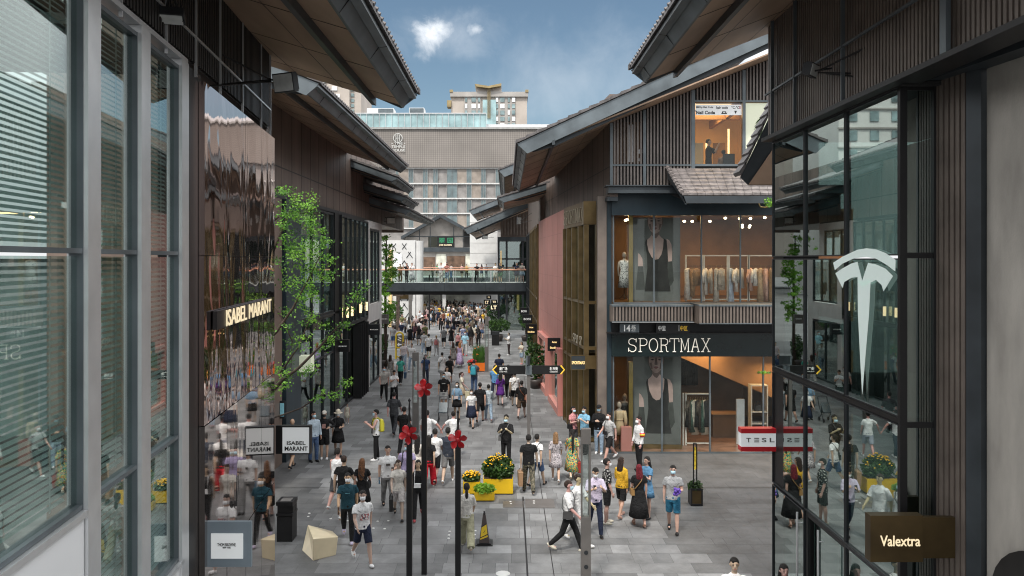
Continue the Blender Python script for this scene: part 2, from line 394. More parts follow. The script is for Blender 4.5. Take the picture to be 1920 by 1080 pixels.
bg1 = N('ShaderNodeBackground'); bg1.inputs['Strength'].default_value = .112; L(tint.outputs[2], bg1.inputs['Color'])
tc = N('ShaderNodeTexCoord'); D3 = tc.outputs['Generated']
sep = N('ShaderNodeSeparateXYZ'); L(D3, sep.inputs[0])
# high white cloud cover with a blue opening over the end of the street
nzb = N('ShaderNodeTexNoise'); nzb.inputs['Scale'].default_value = 3.2; nzb.inputs['Detail'].default_value = 6; L(D3, nzb.inputs['Vector'])
front = math_('ADD', sep.outputs['Y'], math_('MULTIPLY', math_('SUBTRACT', nzb.outputs['Fac'], .5), .07))
cover = N('ShaderNodeMapRange', interpolation_type='SMOOTHSTEP'); cover.inputs['From Min'].default_value = .925; cover.inputs['From Max'].default_value = .86
L(front, cover.inputs['Value'])
def puff(u, v, wx, wz, scale, lo, hi):
    c = Vector(((u-U0)/F, 1, -(v-V0)/F))
    # angular plane coordinates
    px = math_('DIVIDE', sep.outputs['X'], math_('MAXIMUM', sep.outputs['Y'], .05)); pz = math_('DIVIDE', sep.outputs['Z'], math_('MAXIMUM', sep.outputs['Y'], .05))
    dx = math_('DIVIDE', math_('SUBTRACT', px, c.x), wx); dz = math_('DIVIDE', math_('SUBTRACT', pz, c.z), wz)
    r = math_('SQRT', math_('ADD', math_('MULTIPLY', dx, dx), math_('MULTIPLY', dz, dz)))
    fall = math_('SUBTRACT', 1, r, clamp=True)
    nz = N('ShaderNodeTexNoise'); nz.inputs['Scale'].default_value = scale; nz.inputs['Detail'].default_value = 9; nz.inputs['Roughness'].default_value = .62
    nz.inputs['Distortion'].default_value = .35
    L(D3, nz.inputs['Vector'])
    val = math_('ADD', math_('MULTIPLY', fall, .55), math_('MULTIPLY', nz.outputs['Fac'], .75))
    mr = N('ShaderNodeMapRange', interpolation_type='SMOOTHSTEP'); mr.inputs['From Min'].default_value = lo; mr.inputs['From Max'].default_value = hi
    L(val, mr.inputs['Value'])
    gate = math_('GREATER_THAN', sep.outputs['Y'], .1)
    return math_('MULTIPLY', math_('MULTIPLY', mr.outputs[0], gate), math_('MULTIPLY', fall, 4, clamp=True))
p1 = math_('MULTIPLY', puff(806, 66, .052, .046, 28, .56, 1.02), .85)
p2 = math_('MULTIPLY', puff(893, 56, .03, .022, 30, .58, .95), .45)
p3 = math_('MULTIPLY', puff(840, 60, .17, .06, 14, .52, 1.1), .30)
pz_ = math_('MULTIPLY', puff(1100, 150, .25, .12, 10, .5, 1.1), .22)
ratio = math_('DIVIDE', sep.outputs['X'], math_('MAXIMUM', sep.outputs['Y'], .05))
sideR = N('ShaderNodeMapRange', interpolation_type='SMOOTHSTEP'); sideR.inputs['From Min'].default_value = .22; sideR.inputs['From Max'].default_value = .36
L(math_('ADD', math_('ABSOLUTE', ratio), math_('MULTIPLY', math_('SUBTRACT', nzb.outputs['Fac'], .5), .22)), sideR.inputs['Value'])
cl = math_('MAXIMUM', math_('MAXIMUM', math_('MAXIMUM', cover.outputs[0], sideR.outputs[0]), p1), math_('MAXIMUM', math_('MAXIMUM', p2, p3), pz_))
lum = math_('ADD', .90, math_('MULTIPLY', math_('POWER', math_('MAXIMUM', sep.outputs['Z'], 0), 1.1), 2.45))
lum = math_('MULTIPLY', lum, math_('ADD', .80, math_('MULTIPLY', nzb.outputs['Fac'], .4)))
ccol = N('ShaderNodeCombineColor'); L(math_('MULTIPLY', lum, .97), ccol.inputs[0]); L(math_('MULTIPLY', lum, .985), ccol.inputs[1]); L(lum, ccol.inputs[2])
bg2 = N('ShaderNodeBackground'); bg2.inputs['Strength'].default_value = 1.0; L(ccol.outputs[0], bg2.inputs['Color'])
mxs = N('ShaderNodeMixShader'); L(cl, mxs.inputs[0]); L(bg1.outputs[0], mxs.inputs[1]); L(bg2.outputs[0], mxs.inputs[2])
wo = N('ShaderNodeOutputWorld'); L(mxs.outputs[0], wo.inputs['Surface'])
sun = bpy.data.lights.new('sun', 'SUN'); sun.energy = 3.5; sun.angle = R(6); sun.color = (1, .94, .86)
so = bpy.data.objects.new('sun', sun); col.objects.link(so)
# Nishita rotation: azimuth measured from +Y clockwise
sd = Vector((math.sin(SUN_ROT)*math.cos(SUN_EL), math.cos(SUN_ROT)*math.cos(SUN_EL), math.sin(SUN_EL)))
so.rotation_euler = (-sd).to_track_quat('-Z', 'Y').to_euler(); so.location = (0, -10, 60)

# ------------------------------------------------------------------ ground
pm('asphalt', (.10, .10, .10), .85, 0, .2, .3)
struct(MB().quad((-1500, -400, 0), (1500, -400, 0), (1500, 2500, 0), (-1500, 2500, 0)).build('ground', 'asphalt'))
attrmat('paving', .62, .27, .15)
pv = MB(); rg = random.Random(3)
y = 9.0
while y < 150:
    dep = rg.choice([.6, .6, .45, .9, .45, .75]) if y < 75 else rg.choice([.9, 1.2, 1.5])
    x = -9.4-rg.random()
    off = rg.random()
    while x < 10.5:
        wd = rg.choice([.3, .6, .6, .9, .9, 1.2, .45]) if y < 75 else rg.choice([.9, 1.2, 1.8])
        cx, cy = x+wd/2, y+dep/2
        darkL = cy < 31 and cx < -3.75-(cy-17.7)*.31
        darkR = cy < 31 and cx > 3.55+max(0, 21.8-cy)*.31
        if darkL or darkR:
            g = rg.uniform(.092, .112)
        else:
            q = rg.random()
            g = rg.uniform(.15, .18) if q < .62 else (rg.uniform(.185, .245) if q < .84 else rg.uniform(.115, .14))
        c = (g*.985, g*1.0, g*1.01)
        e = .005
        ym = [y+e, y+dep-e]; xa, xb = x+e, x+wd-e
        if (not darkL and not darkR) and cy < 31 and wd > .5 and dep > .5 and rg.random() < .12:   # a slab cut in two tones
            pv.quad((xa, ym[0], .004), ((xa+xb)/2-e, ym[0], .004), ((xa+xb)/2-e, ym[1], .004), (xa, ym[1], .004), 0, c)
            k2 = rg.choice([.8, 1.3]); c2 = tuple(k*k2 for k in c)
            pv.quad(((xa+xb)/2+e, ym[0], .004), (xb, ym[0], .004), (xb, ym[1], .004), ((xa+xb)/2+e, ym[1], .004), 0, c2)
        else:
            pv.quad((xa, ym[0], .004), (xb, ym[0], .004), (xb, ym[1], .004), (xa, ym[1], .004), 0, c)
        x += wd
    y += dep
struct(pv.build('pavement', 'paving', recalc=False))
# slot drain, joint lines, inlaid lights
struct(MB().quad((.44, 17, .009), (.48, 17, .009), (.50, 23.6, .009), (.46, 23.6, .009)).build('drain_channel', 'black_metal', recalc=False))
struct(MB().quad((1.04, 15, .008), (1.06, 15, .008), (1.06, 48, .008), (1.04, 48, .008)).quad((-8, 24.55, .008), (9, 24.55, .008), (9, 24.57, .008), (-8, 24.57, .008)).build('paving_joint', 'black_metal', recalc=False))
lights = [(943, 1076, .16)]
for (u, v) in [(580, 963), (578, 969), (620, 973), (652, 977), (708, 978), (728, 977), (700, 991), (721, 992), (843, 997), (842, 1004), (841, 1010), (891, 996), (890, 1003), (889, 1010), (957, 941), (1001, 940), (958, 945), (1001, 944)]:
    lights.append((u, v, .035))
pm('inlay', (.62, .62, .6), .4, .2, .05, 4)
for (u, v, r) in lights:
    g = G(u, v); o = MB().lathe((g.x, g.y, .004), [(r, 0), (r, .008), (r*.8, .014), (.001, .015)], 14).build('ground_light', 'inlay')
    tag(o, 'large round white light set in the paving at the foot of the black flower poles' if r > .1 else 'small round stud light set flush in the grey paving', 'ground light', None if r > .1 else 'stud lights in the paving')
for (u, v, s_, lab) in ((1012, 944, .42, 'square steel access cover in the paving behind the slot drain'), (963, 946, .30, 'smaller square access cover in front of the yellow planters'), (745, 905, .4, 'square access cover in the paving among the walkers')):
    g = G(u, v); o = MB().box(g.x-s_, g.x+s_, g.y-s_, g.y-s_+.02, .005, .011).box(g.x-s_, g.x+s_, g.y+s_-.02, g.y+s_, .005, .011).box(g.x-s_, g.x-s_+.02, g.y-s_+.02, g.y+s_-.02, .005, .011).box(g.x+s_-.02, g.x+s_, g.y-s_+.02, g.y+s_-.02, .005, .011).box(g.x-s_+.019, g.x+s_-.019, g.y-s_+.019, g.y+s_-.019, .0052, .009).build('access_cover', 'concrete'); o.data.materials[0] = M['totem']
    tag(o, lab, 'access cover', 'access covers in the paving')
# ------------------------------------------------------------------ roof builder
def roof(root, Xe, Ze, s, Y0, Y1, D, slope, ss, board=.45, beam=.85, soff='soffit', tiles=True, back=None):
    def q(d, z, Y): return (Xe+s*d, Y, Ze+z)
    L_ = Y1-Y0
    MB().prism([q(-.06, .02, Y0), q(-.06, .10, Y0), q(D, .10+slope*(D+.06), Y0), q(D, .02+slope*(D+.06), Y0)], (0, L_, 0)).build('roof_covering', 'tile', root)
    fa = MB()
    fa.prism([q(0, .02, Y0+.02), q(0, -.06, Y0+.02), q(.13, -.08, Y0+.02), q(.13, .05, Y0+.02)], (0, L_-.04, 0))
    fa.prism([q(.131, -.06, Y0+.03), q(.27, -.26, Y0+.03), q(.31, -.26, Y0+.03), q(.31, .1, Y0+.03), q(.131, .05, Y0+.03)], (0, L_-.06, 0))
    fa.build('fascia', 'slate_metal', root)
    so_ = MB(); z0 = -.22
    so_.prism([q(.312, z0, Y0+.09), q(.312, z0+.05, Y0+.09), q(D, z0+.05+ss*(D-.31), Y0+.09), q(D, z0+ss*(D-.31), Y0+.09)], (0, L_-.18, 0))
    so_.build('soffit', soff, root)
    # thin open joints of the soffit boards
    jt = MB(); k = Y0+2.2
    while k < Y1-.5:
        jt.prism([q(.32, z0-.004, k), q(D, z0-.004+ss*(D-.31), k), q(D, z0+.01+ss*(D-.31), k), q(.32, z0+.01, k)], (0, .012, 0)); k += 2.4
    for dd in (1.55, 2.5):
        if dd < D: jt.prism([q(dd, z0-.004+ss*(dd-.31), Y0+.1), q(dd+.012, z0-.004+ss*(dd-.3), Y0+.1), q(dd+.012, z0+.01+ss*(dd-.3), Y0+.1), q(dd, z0+.01+ss*(dd-.31), Y0+.1)], (0, L_-.2, 0))
    k = Y0+1.3
    while k < Y1-.3:
        jt.prism([q(-.003, .02, k), q(-.003, -.063, k), q(.13, -.083, k), q(.268, -.263, k), q(.272, -.2, k), q(.14, .0, k)], (0, .014, 0)); k += 2.4
    if jt.v: jt.build('soffit_joint', 'black_metal', root)
    if beam:
        zb = z0+ss*(beam-.31)
        MB().prism([q(beam, zb+.0, Y0-.02), q(beam, zb-.15, Y0-.02), q(beam+.10, zb-.13, Y0-.02), q(beam+.10, zb+.04, Y0-.02)], (0, L_+.04, 0)).build('soffit_beam', 'slate_dark', root)
    for (ya, yb) in ((Y0, Y0+.07), (Y1-.07, Y1)):
        bo = MB().prism([q(-.02, .02, ya), q(D, .02+slope*(D+.02), ya), q(D, slope*D-board, ya), q(.32, slope*.32-board, ya), q(.03, -.05, ya)], (0, yb-ya, 0))
        bo.build('bargeboard', 'slate_metal', root)
    inn = MB().prism([q(.5, slope*.5-board-.002, Y0+.25), q(.5, slope*.5-.02, Y0+.25), q(D, slope*D-.02, Y0+.25), q(D, slope*D-board-.16, Y0+.25), q(1.2, slope*1.2-board-.15, Y0+.25)], (0, .06, 0))
    inn.build('bargeboard', 'slate_dark', root)
    if tiles:
        tb = MB(); d = -.08; rr = random.Random(5)
        while d < D:
            h = .10+slope*(d+.06); h2 = h+slope*.36
            for ye in (Y0-.05, Y1-.19):
                tb.prism([q(d, h+.055, ye), q(d, h-.06, ye), q(d+.36, h2-.07, ye), q(d+.36, h2+.005, ye)], (0, .24, 0))
            d += .355
        k = Y0
        while k < Y1-.2:       # first course along the eave, one rounded end per tile
            tb.tube([q(-.08, .09, k+.12), q(.3, .09+slope*.38, k+.12)], .035, 6); k += .24
        tb.build('edge_tiles', 'tile', root)
def louvres(mb, p0, p1, z0, z1, sp=.1, wd=.055, dp=.06, o=-.02, side=-1, ztop=None):
    a = Vector((p0[0], p0[1])); b = Vector((p1[0], p1[1])); Ln = (b-a).length; d = (b-a).normalized(); n = int(Ln/sp)
    for i in range(n):
        s0 = (i+.5)*sp-wd/2
        q0 = a+d*s0; q1 = a+d*(s0+wd); zz = z1 if ztop is None else ztop(q0)
        if zz-z0 < .03: continue
        mb.slab(q0, q1, o, o+side*dp, z0, zz)
# ------------------------------------------------------------------ left: glazed building with aluminium frames
b = thing('shop_building', 'dark clad building with tall silver framed windows and lowered blinds on the near left', 'building', (-4.2, 9, 0))
def fl(Y): return (-3.02-.103*Y, Y)
cent = [3.6, 5.29, 7.18, 8.51, 9.915]
for i in range(4):
    ya, yb = cent[i]+.14, cent[i+1]-.14
    lo = 4.86 if i < 2 else 3.3
    levels = [(4.85, 7.03), (7.10, 9.36)] if i < 2 else [(3.36, 4.76), (4.86, 7.03), (7.10, 9.36)]
    fr = MB(); zlo, zhi = levels[0][0]-.045, levels[-1][1]+.02
    fr.slab(fl(ya-.02), fl(ya+.012), -.02, .10, zlo, zhi).slab(fl(yb-.012), fl(yb+.02), -.02, .10, zlo, zhi)
    for z in [l[0] for l in levels]+[levels[-1][1]+.02]:
        fr.slab(fl(ya+.01), fl(yb-.01), -.018, .098, z-.045, z)
    wn = fr.build('window', 'slate_metal', b)
    bl = MB()
    for (z0, z1) in levels:
        MB().slab(fl(ya-.01), fl(yb+.01), .03, .036, z0, z1).build('pane', 'window_glass', wn)
        z = z0+.04
        while z < z1-.02:
            p, q = fl(ya+.03), fl(yb-.03); n = Vector((-(q[1]-p[1]), 0, 0)).normalized()
            a0 = Vector((p[0]-.13, p[1], z)); a1 = Vector((q[0]-.13, q[1], z)); a2 = Vector((q[0]-.150, q[1], z+.030)); a3 = Vector((p[0]-.150, p[1], z+.030))
            bl.quad(a0, a1, a2, a3); z += .058 if z0 < 7 else .050
        for t in (.16, .8):
            yy = ya+(yb-ya)*t; p = fl(yy)
            bl.box(p[0]-.128, p[0]-.122, yy-.008, yy+.008, z0+.02, z1)
    bl.build('blind', 'blind', wn, recalc=False)
for i, c in enumerate(cent):
    lo = 4.86 if i < 2 else (0 if i > 2 else 0)
    mb = MB().slab(fl(c-.14), fl(c+.14), -.06, .12, 0, 9.40+.06*(c > 7))
    smart(mb.build('window_post', 'silver', b))
MB().slab(fl(cent[0]), fl(cent[-1]+.14), -.05, .12, 9.462, 9.52).build('window_head', 'silver', b)
mb = MB().slab(fl(2), fl(7.03), -.03, .1, 0, 4.74); mb.build('spandrel_panel', 'white_panel', b)
MB().slab(fl(2), fl(7.03), -.06, .1, 4.743, 4.80).build('sill', 'silver', b)
MB().slab(fl(7.33), fl(9.9), -.03, .1, 0, 3.26).build('spandrel_panel', 'white_panel', b)
MB().slab(fl(7.33), fl(9.9), -.06, .1, 3.263, 3.31).build('sill', 'silver', b)
MB().slab((-7.2, 3), (-7.6, 10), 0, .1, 0, 9.4).slab(fl(2.5), fl(10), .3, 3.2, 9.3, 9.36).slab(fl(2.5), fl(10), .4, 3.2, 4.78, 4.84).build('room_wall', 'room_dark', b)
# dark strip between windows and mirror wall
MB().slab(fl(10.0), fl(10.9), .02, .3, 0, 9.5).build('pier', 'mirror_plain', b).data.materials[0] = M['black_metal']
# cladding above
MB().slab(fl(2), fl(15.62), .03, .4, 9.56, 12.6, za=11.55).build('cladding_wall', 'cladding_black', b)
lv = MB(); louvres(lv, fl(2.2), fl(15.6), 9.58, 11.5, .095, .05, .045, .03)
lv.build('cladding_rib', 'cladding_black', b)
st = MB()
for Y in (7.9, 9.3, 10.5, 11.75, 13.2, 14.7, 15.58):
    st.slab(fl(Y), fl(Y+.022), -.035, .0, 9.4, 11.6)
st.slab(fl(7.85), fl(15.6), -.038, -.018, 9.9, 9.93)
st.build('cladding_strip', 'silver', b)
MB().box(-9, -4.7, 15.65, 15.8, 0, 11.5).build('end_wall', 'cladding', b)
roof(b, -1.93, 10.50, -1, 2.0, 17.1, 4.2, .42, .30, board=.40, beam=.86)
# mirrored wall
mw = thing('mirror_wall', 'wavy rose brown mirrored metal wall reflecting the crowd on the left', 'wall cladding', (-4.5, 13.9, 0))
ys = [10.76, 12.0, 13.25, 14.55, 15.83]
zs = [(0.05, 2.6), (2.61, 4.75), (4.76, 7.05), (7.06, 9.40)]
for i in range(4):
    for j, (z0, z1) in enumerate(zs):
        rr = random.Random(i*7+j); t = rr.uniform(-.005, .005); p0, p1 = fl(ys[i]+.008), fl(ys[i+1]-.008)
        mb = MB().slab(p0, p1, -.06+t, .015, z0, z1)
        mb.build('mirror_panel', 'mirror_wavy' if j >= 2 else 'mirror_plain', mw)
MB().slab(fl(10.91), fl(15.86), .02, .28, 0, 9.38).build('backing', 'black_metal', mw)
# sign letters on the mirror
sg = thing('shop_sign', 'black sign strip with glowing gold letters on the wavy mirrored wall', 'shop sign', tuple(fl(14.4))+(6.1,))
p0, p1 = fl(11.15), fl(15.12)
MB().slab(p0, p1, -.13, -.07, 6.02, 6.28).build('sign_box', 'black_metal', sg)
nn = Vector((1, .103, 0)).normalized()
q0, q1 = fl(11.6), fl(15.0); fit_text('ISABEL MARANT', Vector((q0[0], q0[1], 6.03))+nn*.14, Vector((q1[0], q1[1], 6.27))+nn*.14, 'cream_letter', sg, ext=.012)
# ------------------------------------------------------------------ left: long building with brown panels
b = thing('shop_building', 'long brown panelled building with glass shop fronts behind the street tree', 'building', (-8.2, 40, 0))
MB().box(-8.35, -8.0, 16.5, 62, 9.25, 12.75).build('cladding_wall', 'cladding', b)
jt = MB(); Y = 17.0
while Y < 62: jt.box(-8.0, -7.994, Y, Y+.03, 9.25, 12.7); Y += 1.42
jt.box(-8.0, -7.993, 16.5, 62, 10.25, 10.29); jt.build('cladding_joint', 'black_metal', b)
MB().box(-8.3, -7.72, 16.5, 48.6, 9.10, 9.245).build('cornice', 'dark_metal', b)
for (y0, y1, mt, x1) in [(22.6, 27.5, 'cladding', -7.72), (27.6, 29.6, 'navy_panel', -7.6), (35.45, 36.4, 'black_metal', -7.6)]:
    MB().box(-8.3, x1, y0, y1, 0, 9.09).build('pier', mt, b)
def curtain(root, X, y0, y1, z0, z1, nm, mt='mid_glass', trans=(), fm='dark_metal', w=.05):
    fr = MB()
    for k in range(nm+1):
        y = y0+(y1-y0)*k/nm; fr.box(X-.06, X+.05, y-w/2, y+w/2, z0, z1)
    for z in (z0, z1-.08)+tuple(trans): fr.box(X-.055, X+.045, y0+w/2, y1-w/2, z, z+.08)
    wn = fr.build('window', fm, root)
    MB().box(X-.02, X-.01, y0, y1, z0, z1).build('pane', mt, wn)
    return wn
curtain(b, -7.7, 29.65, 35.4, 4.7, 9.05, 3)
curtain(b, -7.7, 29.65, 35.4, .05, 4.6, 3, trans=(2.9,))
curtain(b, -7.55, 36.45, 43.4, 3.9, 9.05, 6, 'mid_glass')
curtain(b, -7.75, 36.45, 43.4, .05, 3.8, 3, 'dark_glass')
MB().box(-8.3, -7.6, 29.65, 43.4, 4.61, 4.69).box(-8.3, -7.5, 36.45, 43.4, 3.81, 3.89).build('floor_edge', 'dark_metal', b)
MB().box(-12, -11.9, 27, 48.3, 0, 9.1).box(-11.9, -8.3, 27, 48.3, 4.3, 4.6).box(-11.9, -8.3, 27, 27.1, 0, 9).build('room_wall', 'room_grey', b)
for (y0, y1, z0) in ((29.75, 31.5, 5.0), (31.65, 33.4, 5.9), (33.55, 35.3, 4.9)): MB().box(-7.86, -7.84, y0, y1, z0, 9.0).build('pale_backing', 'pale_backing', b)  # pale sheets added behind the upper panes to brighten the dark shop front
cr = MB()
for k in range(7): cr.tube([(-7.85-k*.12, 30+k*.8, 5.2), (-7.85-k*.12, 30+k*.8, 8.9)], .09, 6)
cr.build('curtain', 'white_panel', b)
for Y in (37.3, 38.4, 40.6, 42.4): MB().box(-7.47, -7.38, Y, Y+.12, 4.3, 4.75).build('wall_lamp', 'ceiling_glow', b)
# folded black doors
for k in range(5):
    MB().box(-7.72+.0, -7.28, 40.2+k*.5, 40.25+k*.5, .03, 3.75).build('folding_door', 'black_metal', b)
# white framed bay
wf = MB()
wf.box(-8, -7.55, 43.45, 44.1, 0, 9.15).box(-8, -7.55, 47.6, 48.3, 0, 9.15).box(-8, -7.55, 44.1, 47.6, 8.75, 9.15).box(-8, -7.55, 44.1, 47.6, 3.5, 4.5)
wf.build('bay_frame', 'white_stone', b)
curtain(b, -7.62, 44.15, 47.55, 4.55, 8.7, 3, 'mid_glass'); curtain(b, -7.62, 44.15, 47.55, .05, 3.45, 2, 'dark_glass')
# beyond the bay the ground floor steps back
MB().box(-14, -8.0, 48.35, 48.6, 0, 9.1).build('end_wall', 'cladding', b)
roof(b, -5.0, 11.65, -1, 21.2, 40.2, 3.4, .40, .34, board=.42, beam=.9)
roof(b, -5.6, 11.2, -1, 41, 48, 3.0, .36, .32, board=.30, beam=None, soff='soffit_dark')
roof(b, -5.6, 10.45, -1, 44.6, 50.5, 3.0, .30, .28, board=.25, beam=None, soff='soffit_dark')
roof(b, -5.6, 9.85, -1, 46.5, 61.5, 2.6, .30, .28, board=.28, beam=None, soff='soffit_dark')
MB().box(-12, -8.0, 62, 62.2, 9.1, 12.4).build('end_wall', 'cladding', b)
MB().box(-16, -8.4, 50, 62, 9.3, 12.6).build('upper_block', 'cladding', b)
# ------------------------------------------------------------------ right: dark glass building (near)
b = thing('shop_building', 'dark glass and ribbed metal building on the near right with white emblem on its glass', 'building', (6.0, 12, 0))
X = 5.5; ym = [11.17, 12.95, 14.73, 16.5]
def pane_x(y0, y1, z0, z1, mt, nm='window'):
    fr = MB(); e = .02
    fr.box(X-.03, X+.06, y0, y0+e, z0, z1).box(X-.03, X+.06, y1-e, y1, z0, z1).box(X-.03, X+.06, y0+e, y1-e, z0, z0+e).box(X-.03, X+.06, y0+e, y1-e, z1-e, z1)
    wn = fr.build(nm, 'dark_metal', b)
    rr = random.Random(int(y0*31+z0*7)); t = rr.uniform(-.004, .004)
    MB().hexa([(X+t, y0+e, z0+e), (X+.012+t, y0+e, z0+e), (X+.012-t, y1-e, z0+e), (X-t, y1-e, z0+e), (X+t, y0+e, z1-e), (X+.012+t, y0+e, z1-e), (X+.012-t, y1-e, z1-e), (X-t, y1-e, z1-e)]).build('pane', mt, wn)
    return wn
zl = [(2.42, 4.70), (4.80, 7.02), (7.06, 9.40)]
for i in range(3):
    for (z0, z1) in zl: pane_x(ym[i]+.01, ym[i+1]-.01, z0, z1, 'dark_glass')
for i in (0, 2): pane_x(ym[i]+.01, ym[i+1]-.01, .05, 2.38, 'dark_glass')
MB().box(X-.025, X+.4, 11.17, 16.5, 4.71, 4.79).build('floor_edge', 'black_metal', b)
d = MB().box(X-.0, X+.05, 12.97, 13.05, 0, 2.38).box(X+.001, X+.051, 14.62, 14.7, 0, 2.38).box(X+.002, X+.048, 13.0, 14.66, 2.30, 2.377).build('door', 'black_metal', b)
MB().box(X+.12, X+.13, 13.06, 14.62, .05, 2.36).build('pane', 'dark_glass', d)
for Y in (14.9, 13.9): MB().tube([(X-.09, Y, .5), (X-.09, Y, 2.30)], .022, 8).tube([(X-.09, Y, .8), (X, Y, .8)], .012, 6).tube([(X-.09, Y, 2.1), (X, Y, 2.1)], .012, 6).build('door_handle', 'silver', d)
# corner return panes and mullion
fr = MB()
for z in (2.38, 4.66, 7.02, 9.36): fr.box(5.56, 5.98, 11.13, 11.19, z, z+.08)
fr.box(5.46, 5.56, 11.1, 11.165, 0, 9.44).box(5.93, 6.0, 11.1, 11.165, 0, 9.44)
wn = fr.build('window', 'black_metal', b)
MB().box(5.56, 5.93, 11.145, 11.155, .05, 9.36).build('pane', 'dark_glass', wn)
MB().box(5.5, 6.2, 15.9, 16.5, 0, 9.4).build('pier', 'black_metal', b)
MB().box(8.4, 8.5, 9, 17, 0, 9.4).box(5.6, 8.4, 11.2, 16.4, 4.5, 4.69).box(5.45, 8.4, 11.0, 16.4, 9.405, 9.46).build('room_wall', 'room_dark', b)
# white emblem on the glass (flat vinyl)
def ep(u, v):
    Y = X*F/(u-U0); return (X-.035, Y, H-(v-V0)*Y/F)
em = MB()
def poly(pts): em.prism([ep(u, v) for u, v in pts], (-.004, 0, 0))
def q2(px, py): return (1440+px*260/878., 440+py*320/1080.)
def strip(top, bot):
    for i in range(len(top)-1): poly([q2(*top[i]), q2(*top[i+1]), q2(*bot[i+1]), q2(*bot[i])])
strip([(427, 178), (485, 140), (580, 96), (640, 86), (700, 93), (760, 116), (825, 160)], [(438, 224), (485, 184), (560, 150), (640, 140), (700, 152), (770, 192), (822, 232)])
strip([(441, 245), (485, 214), (545, 182), (583, 172)], [(487, 338), (497, 300), (545, 272), (583, 268)])
strip([(583, 180), (612, 292), (650, 178), (700, 188), (760, 215), (808, 262)], [(583, 290), (612, 330), (650, 310), (700, 286), (735, 318), (748, 358)])
poly([q2(583, 285), q2(612, 300), q2(665, 284), q2(655, 500), q2(612, 1010), q2(600, 800), q2(585, 500)])
em.build('emblem', 'emblem_film', b)
# ribbed wall, dark post, stone wall toward the camera
w0, w1, w2, w3 = (6.0, 11.18), (6.10, 10.55), (6.18, 10.35), (6.6, 6.5)
lv = MB(); lv.slab(w1, w0, -.2, -.02, 0, 9.6); b_ = lv.build('ribbed_wall', 'cladding_black', b)
lv = MB(); louvres(lv, w1, w0, .05, 9.55, .105, .07, .07, -.02, 1); lv.build('rib', 'louvre', b_)
MB().slab(w2, w1, -.2, .06, 0, 9.6).build('post', 'slate_dark', b)
MB().slab(w3, (6.19, 10.345), -.3, -.02, 0, 9.6).build('stone_wall', 'grey_stone', b)
ar = MB(); pts = [(0, 0), (1.7, 0)]+[(.85+.85*math.cos(k*math.pi/14), 2.80+.75*math.sin(k*math.pi/14)) for k in range(15)]
wd = (Vector((w3[0]-w2[0], w3[1]-w2[1], 0))).normalized(); wnm = Vector((-abs(wd.y), -wd.x, 0))
ar.prism([Vector((w2[0], w2[1], 0))+wd*(.18+x)+wnm*.0+Vector((0, 0, z)) for x, z in pts], wnm*.05); ar.build('arched_doorway', 'cladding_black', b)
MB().slab((6.42, 8.2), (6.06, 11.22), -.1, .28, 9.47, 9.74).build('beam', 'slate_dark', b)
MB().slab((6.42, 8.2), (6.06, 11.22), -.1, .34, 9.742, 9.78).build('beam', 'slate_metal', b)
# upper ribbed storey
MB().slab((5.42, 4.5), (5.38, 16.45), -.4, -.06, 9.60, 12.4).box(5.4, 8, 16.3, 16.44, 9.6, 12.2).build('cladding_wall', 'cladding_black', b)
lv = MB(); louvres(lv, (5.42, 4.6), (5.38, 16.42), 9.5, 12.3, .098, .058, .06, -.05, 1); louvres(lv, (5.38, 16.46), (8, 16.46), 9.5, 12.2, .1, .06, .06, 0, 1)
lv.build('cladding_rib', 'louvre', b)
st = MB()
for Y in (9.6, 12.6, 14.7, 15.95): st.box(5.27, 5.33, Y, Y+.03 if Y > 10 else Y+.14, 9.45, 12.35)
st.box(5.28, 5.32, 4.6, 16.4, 10.35, 10.385); st.build('cladding_strip', 'slate_metal', b)
MB().slab((5.40, 4.5), (5.36, 16.47), -.3, .12, 9.42, 9.495).build('beam', 'black_metal', b)
roof(b, 2.74, 11.12, 1, 3.5, 17.5, 5.6, .44, .385, board=.42, beam=.9)
# small timber lined eave at the back corner of the same building
e = MB().prism([P(1389, 332, 18.5), P(1404, 347, 18.5), P(1470, 347, 18.5), P(1470, 165, 18.5)], (0, .06, 0)).build('bargeboard', 'slate_dark', b)
MB().prism([P(1404, 346, 18.45), P(1470, 346, 18.45), P(1470, 250, 18.45)], (0, .03, 0)).build('soffit', 'soffit', b)
et = MB()
for k in range(9):
    u = 1390+k*8.4; v = 328-k*18; p = P(u, v, 18.4); q = P(u+9.2, v-19.5, 18.4)
    et.prism([p, q, q+Vector((0, 0, .07)), p+Vector((-.05, 0, .08))], (0, .5, 0))
et.build('edge_tiles', 'tile', b)
# ------------------------------------------------------------------ right: corner fashion store
b = thing('shop_building', 'corner store with gabled tile roof, slatted upper floor and warm lit show windows', 'building', (6.5, 31, 0))
roof(b, .38, 10.90, 1, 27.0, 42.5, 9.5, .459, .40, board=.46, beam=1.15)
yw = 28.5
def zr(x): return 10.90-.22+.40*(x-.38-.31)
# upper slatted front
xs_ = (1300-U0)*yw/F; zs0, zs1 = H-(310-V0)*yw/F, H-(191-V0)*yw/F
fr = MB(); fr.prism([(3.67, yw+.12, 9.6), (xs_, yw+.12, 9.6), (xs_, yw+.12, zr(xs_)), (3.67, yw+.12, zr(3.67))], (0, .1, 0)).prism([(xs_, yw+.12, zs1), (9.8, yw+.12, zs1), (9.8, yw+.12, zr(9.8)), (xs_, yw+.12, zr(xs_))], (0, .1, 0)).box(xs_, 9.8, yw+.12, yw+.22, 9.6, zs0)
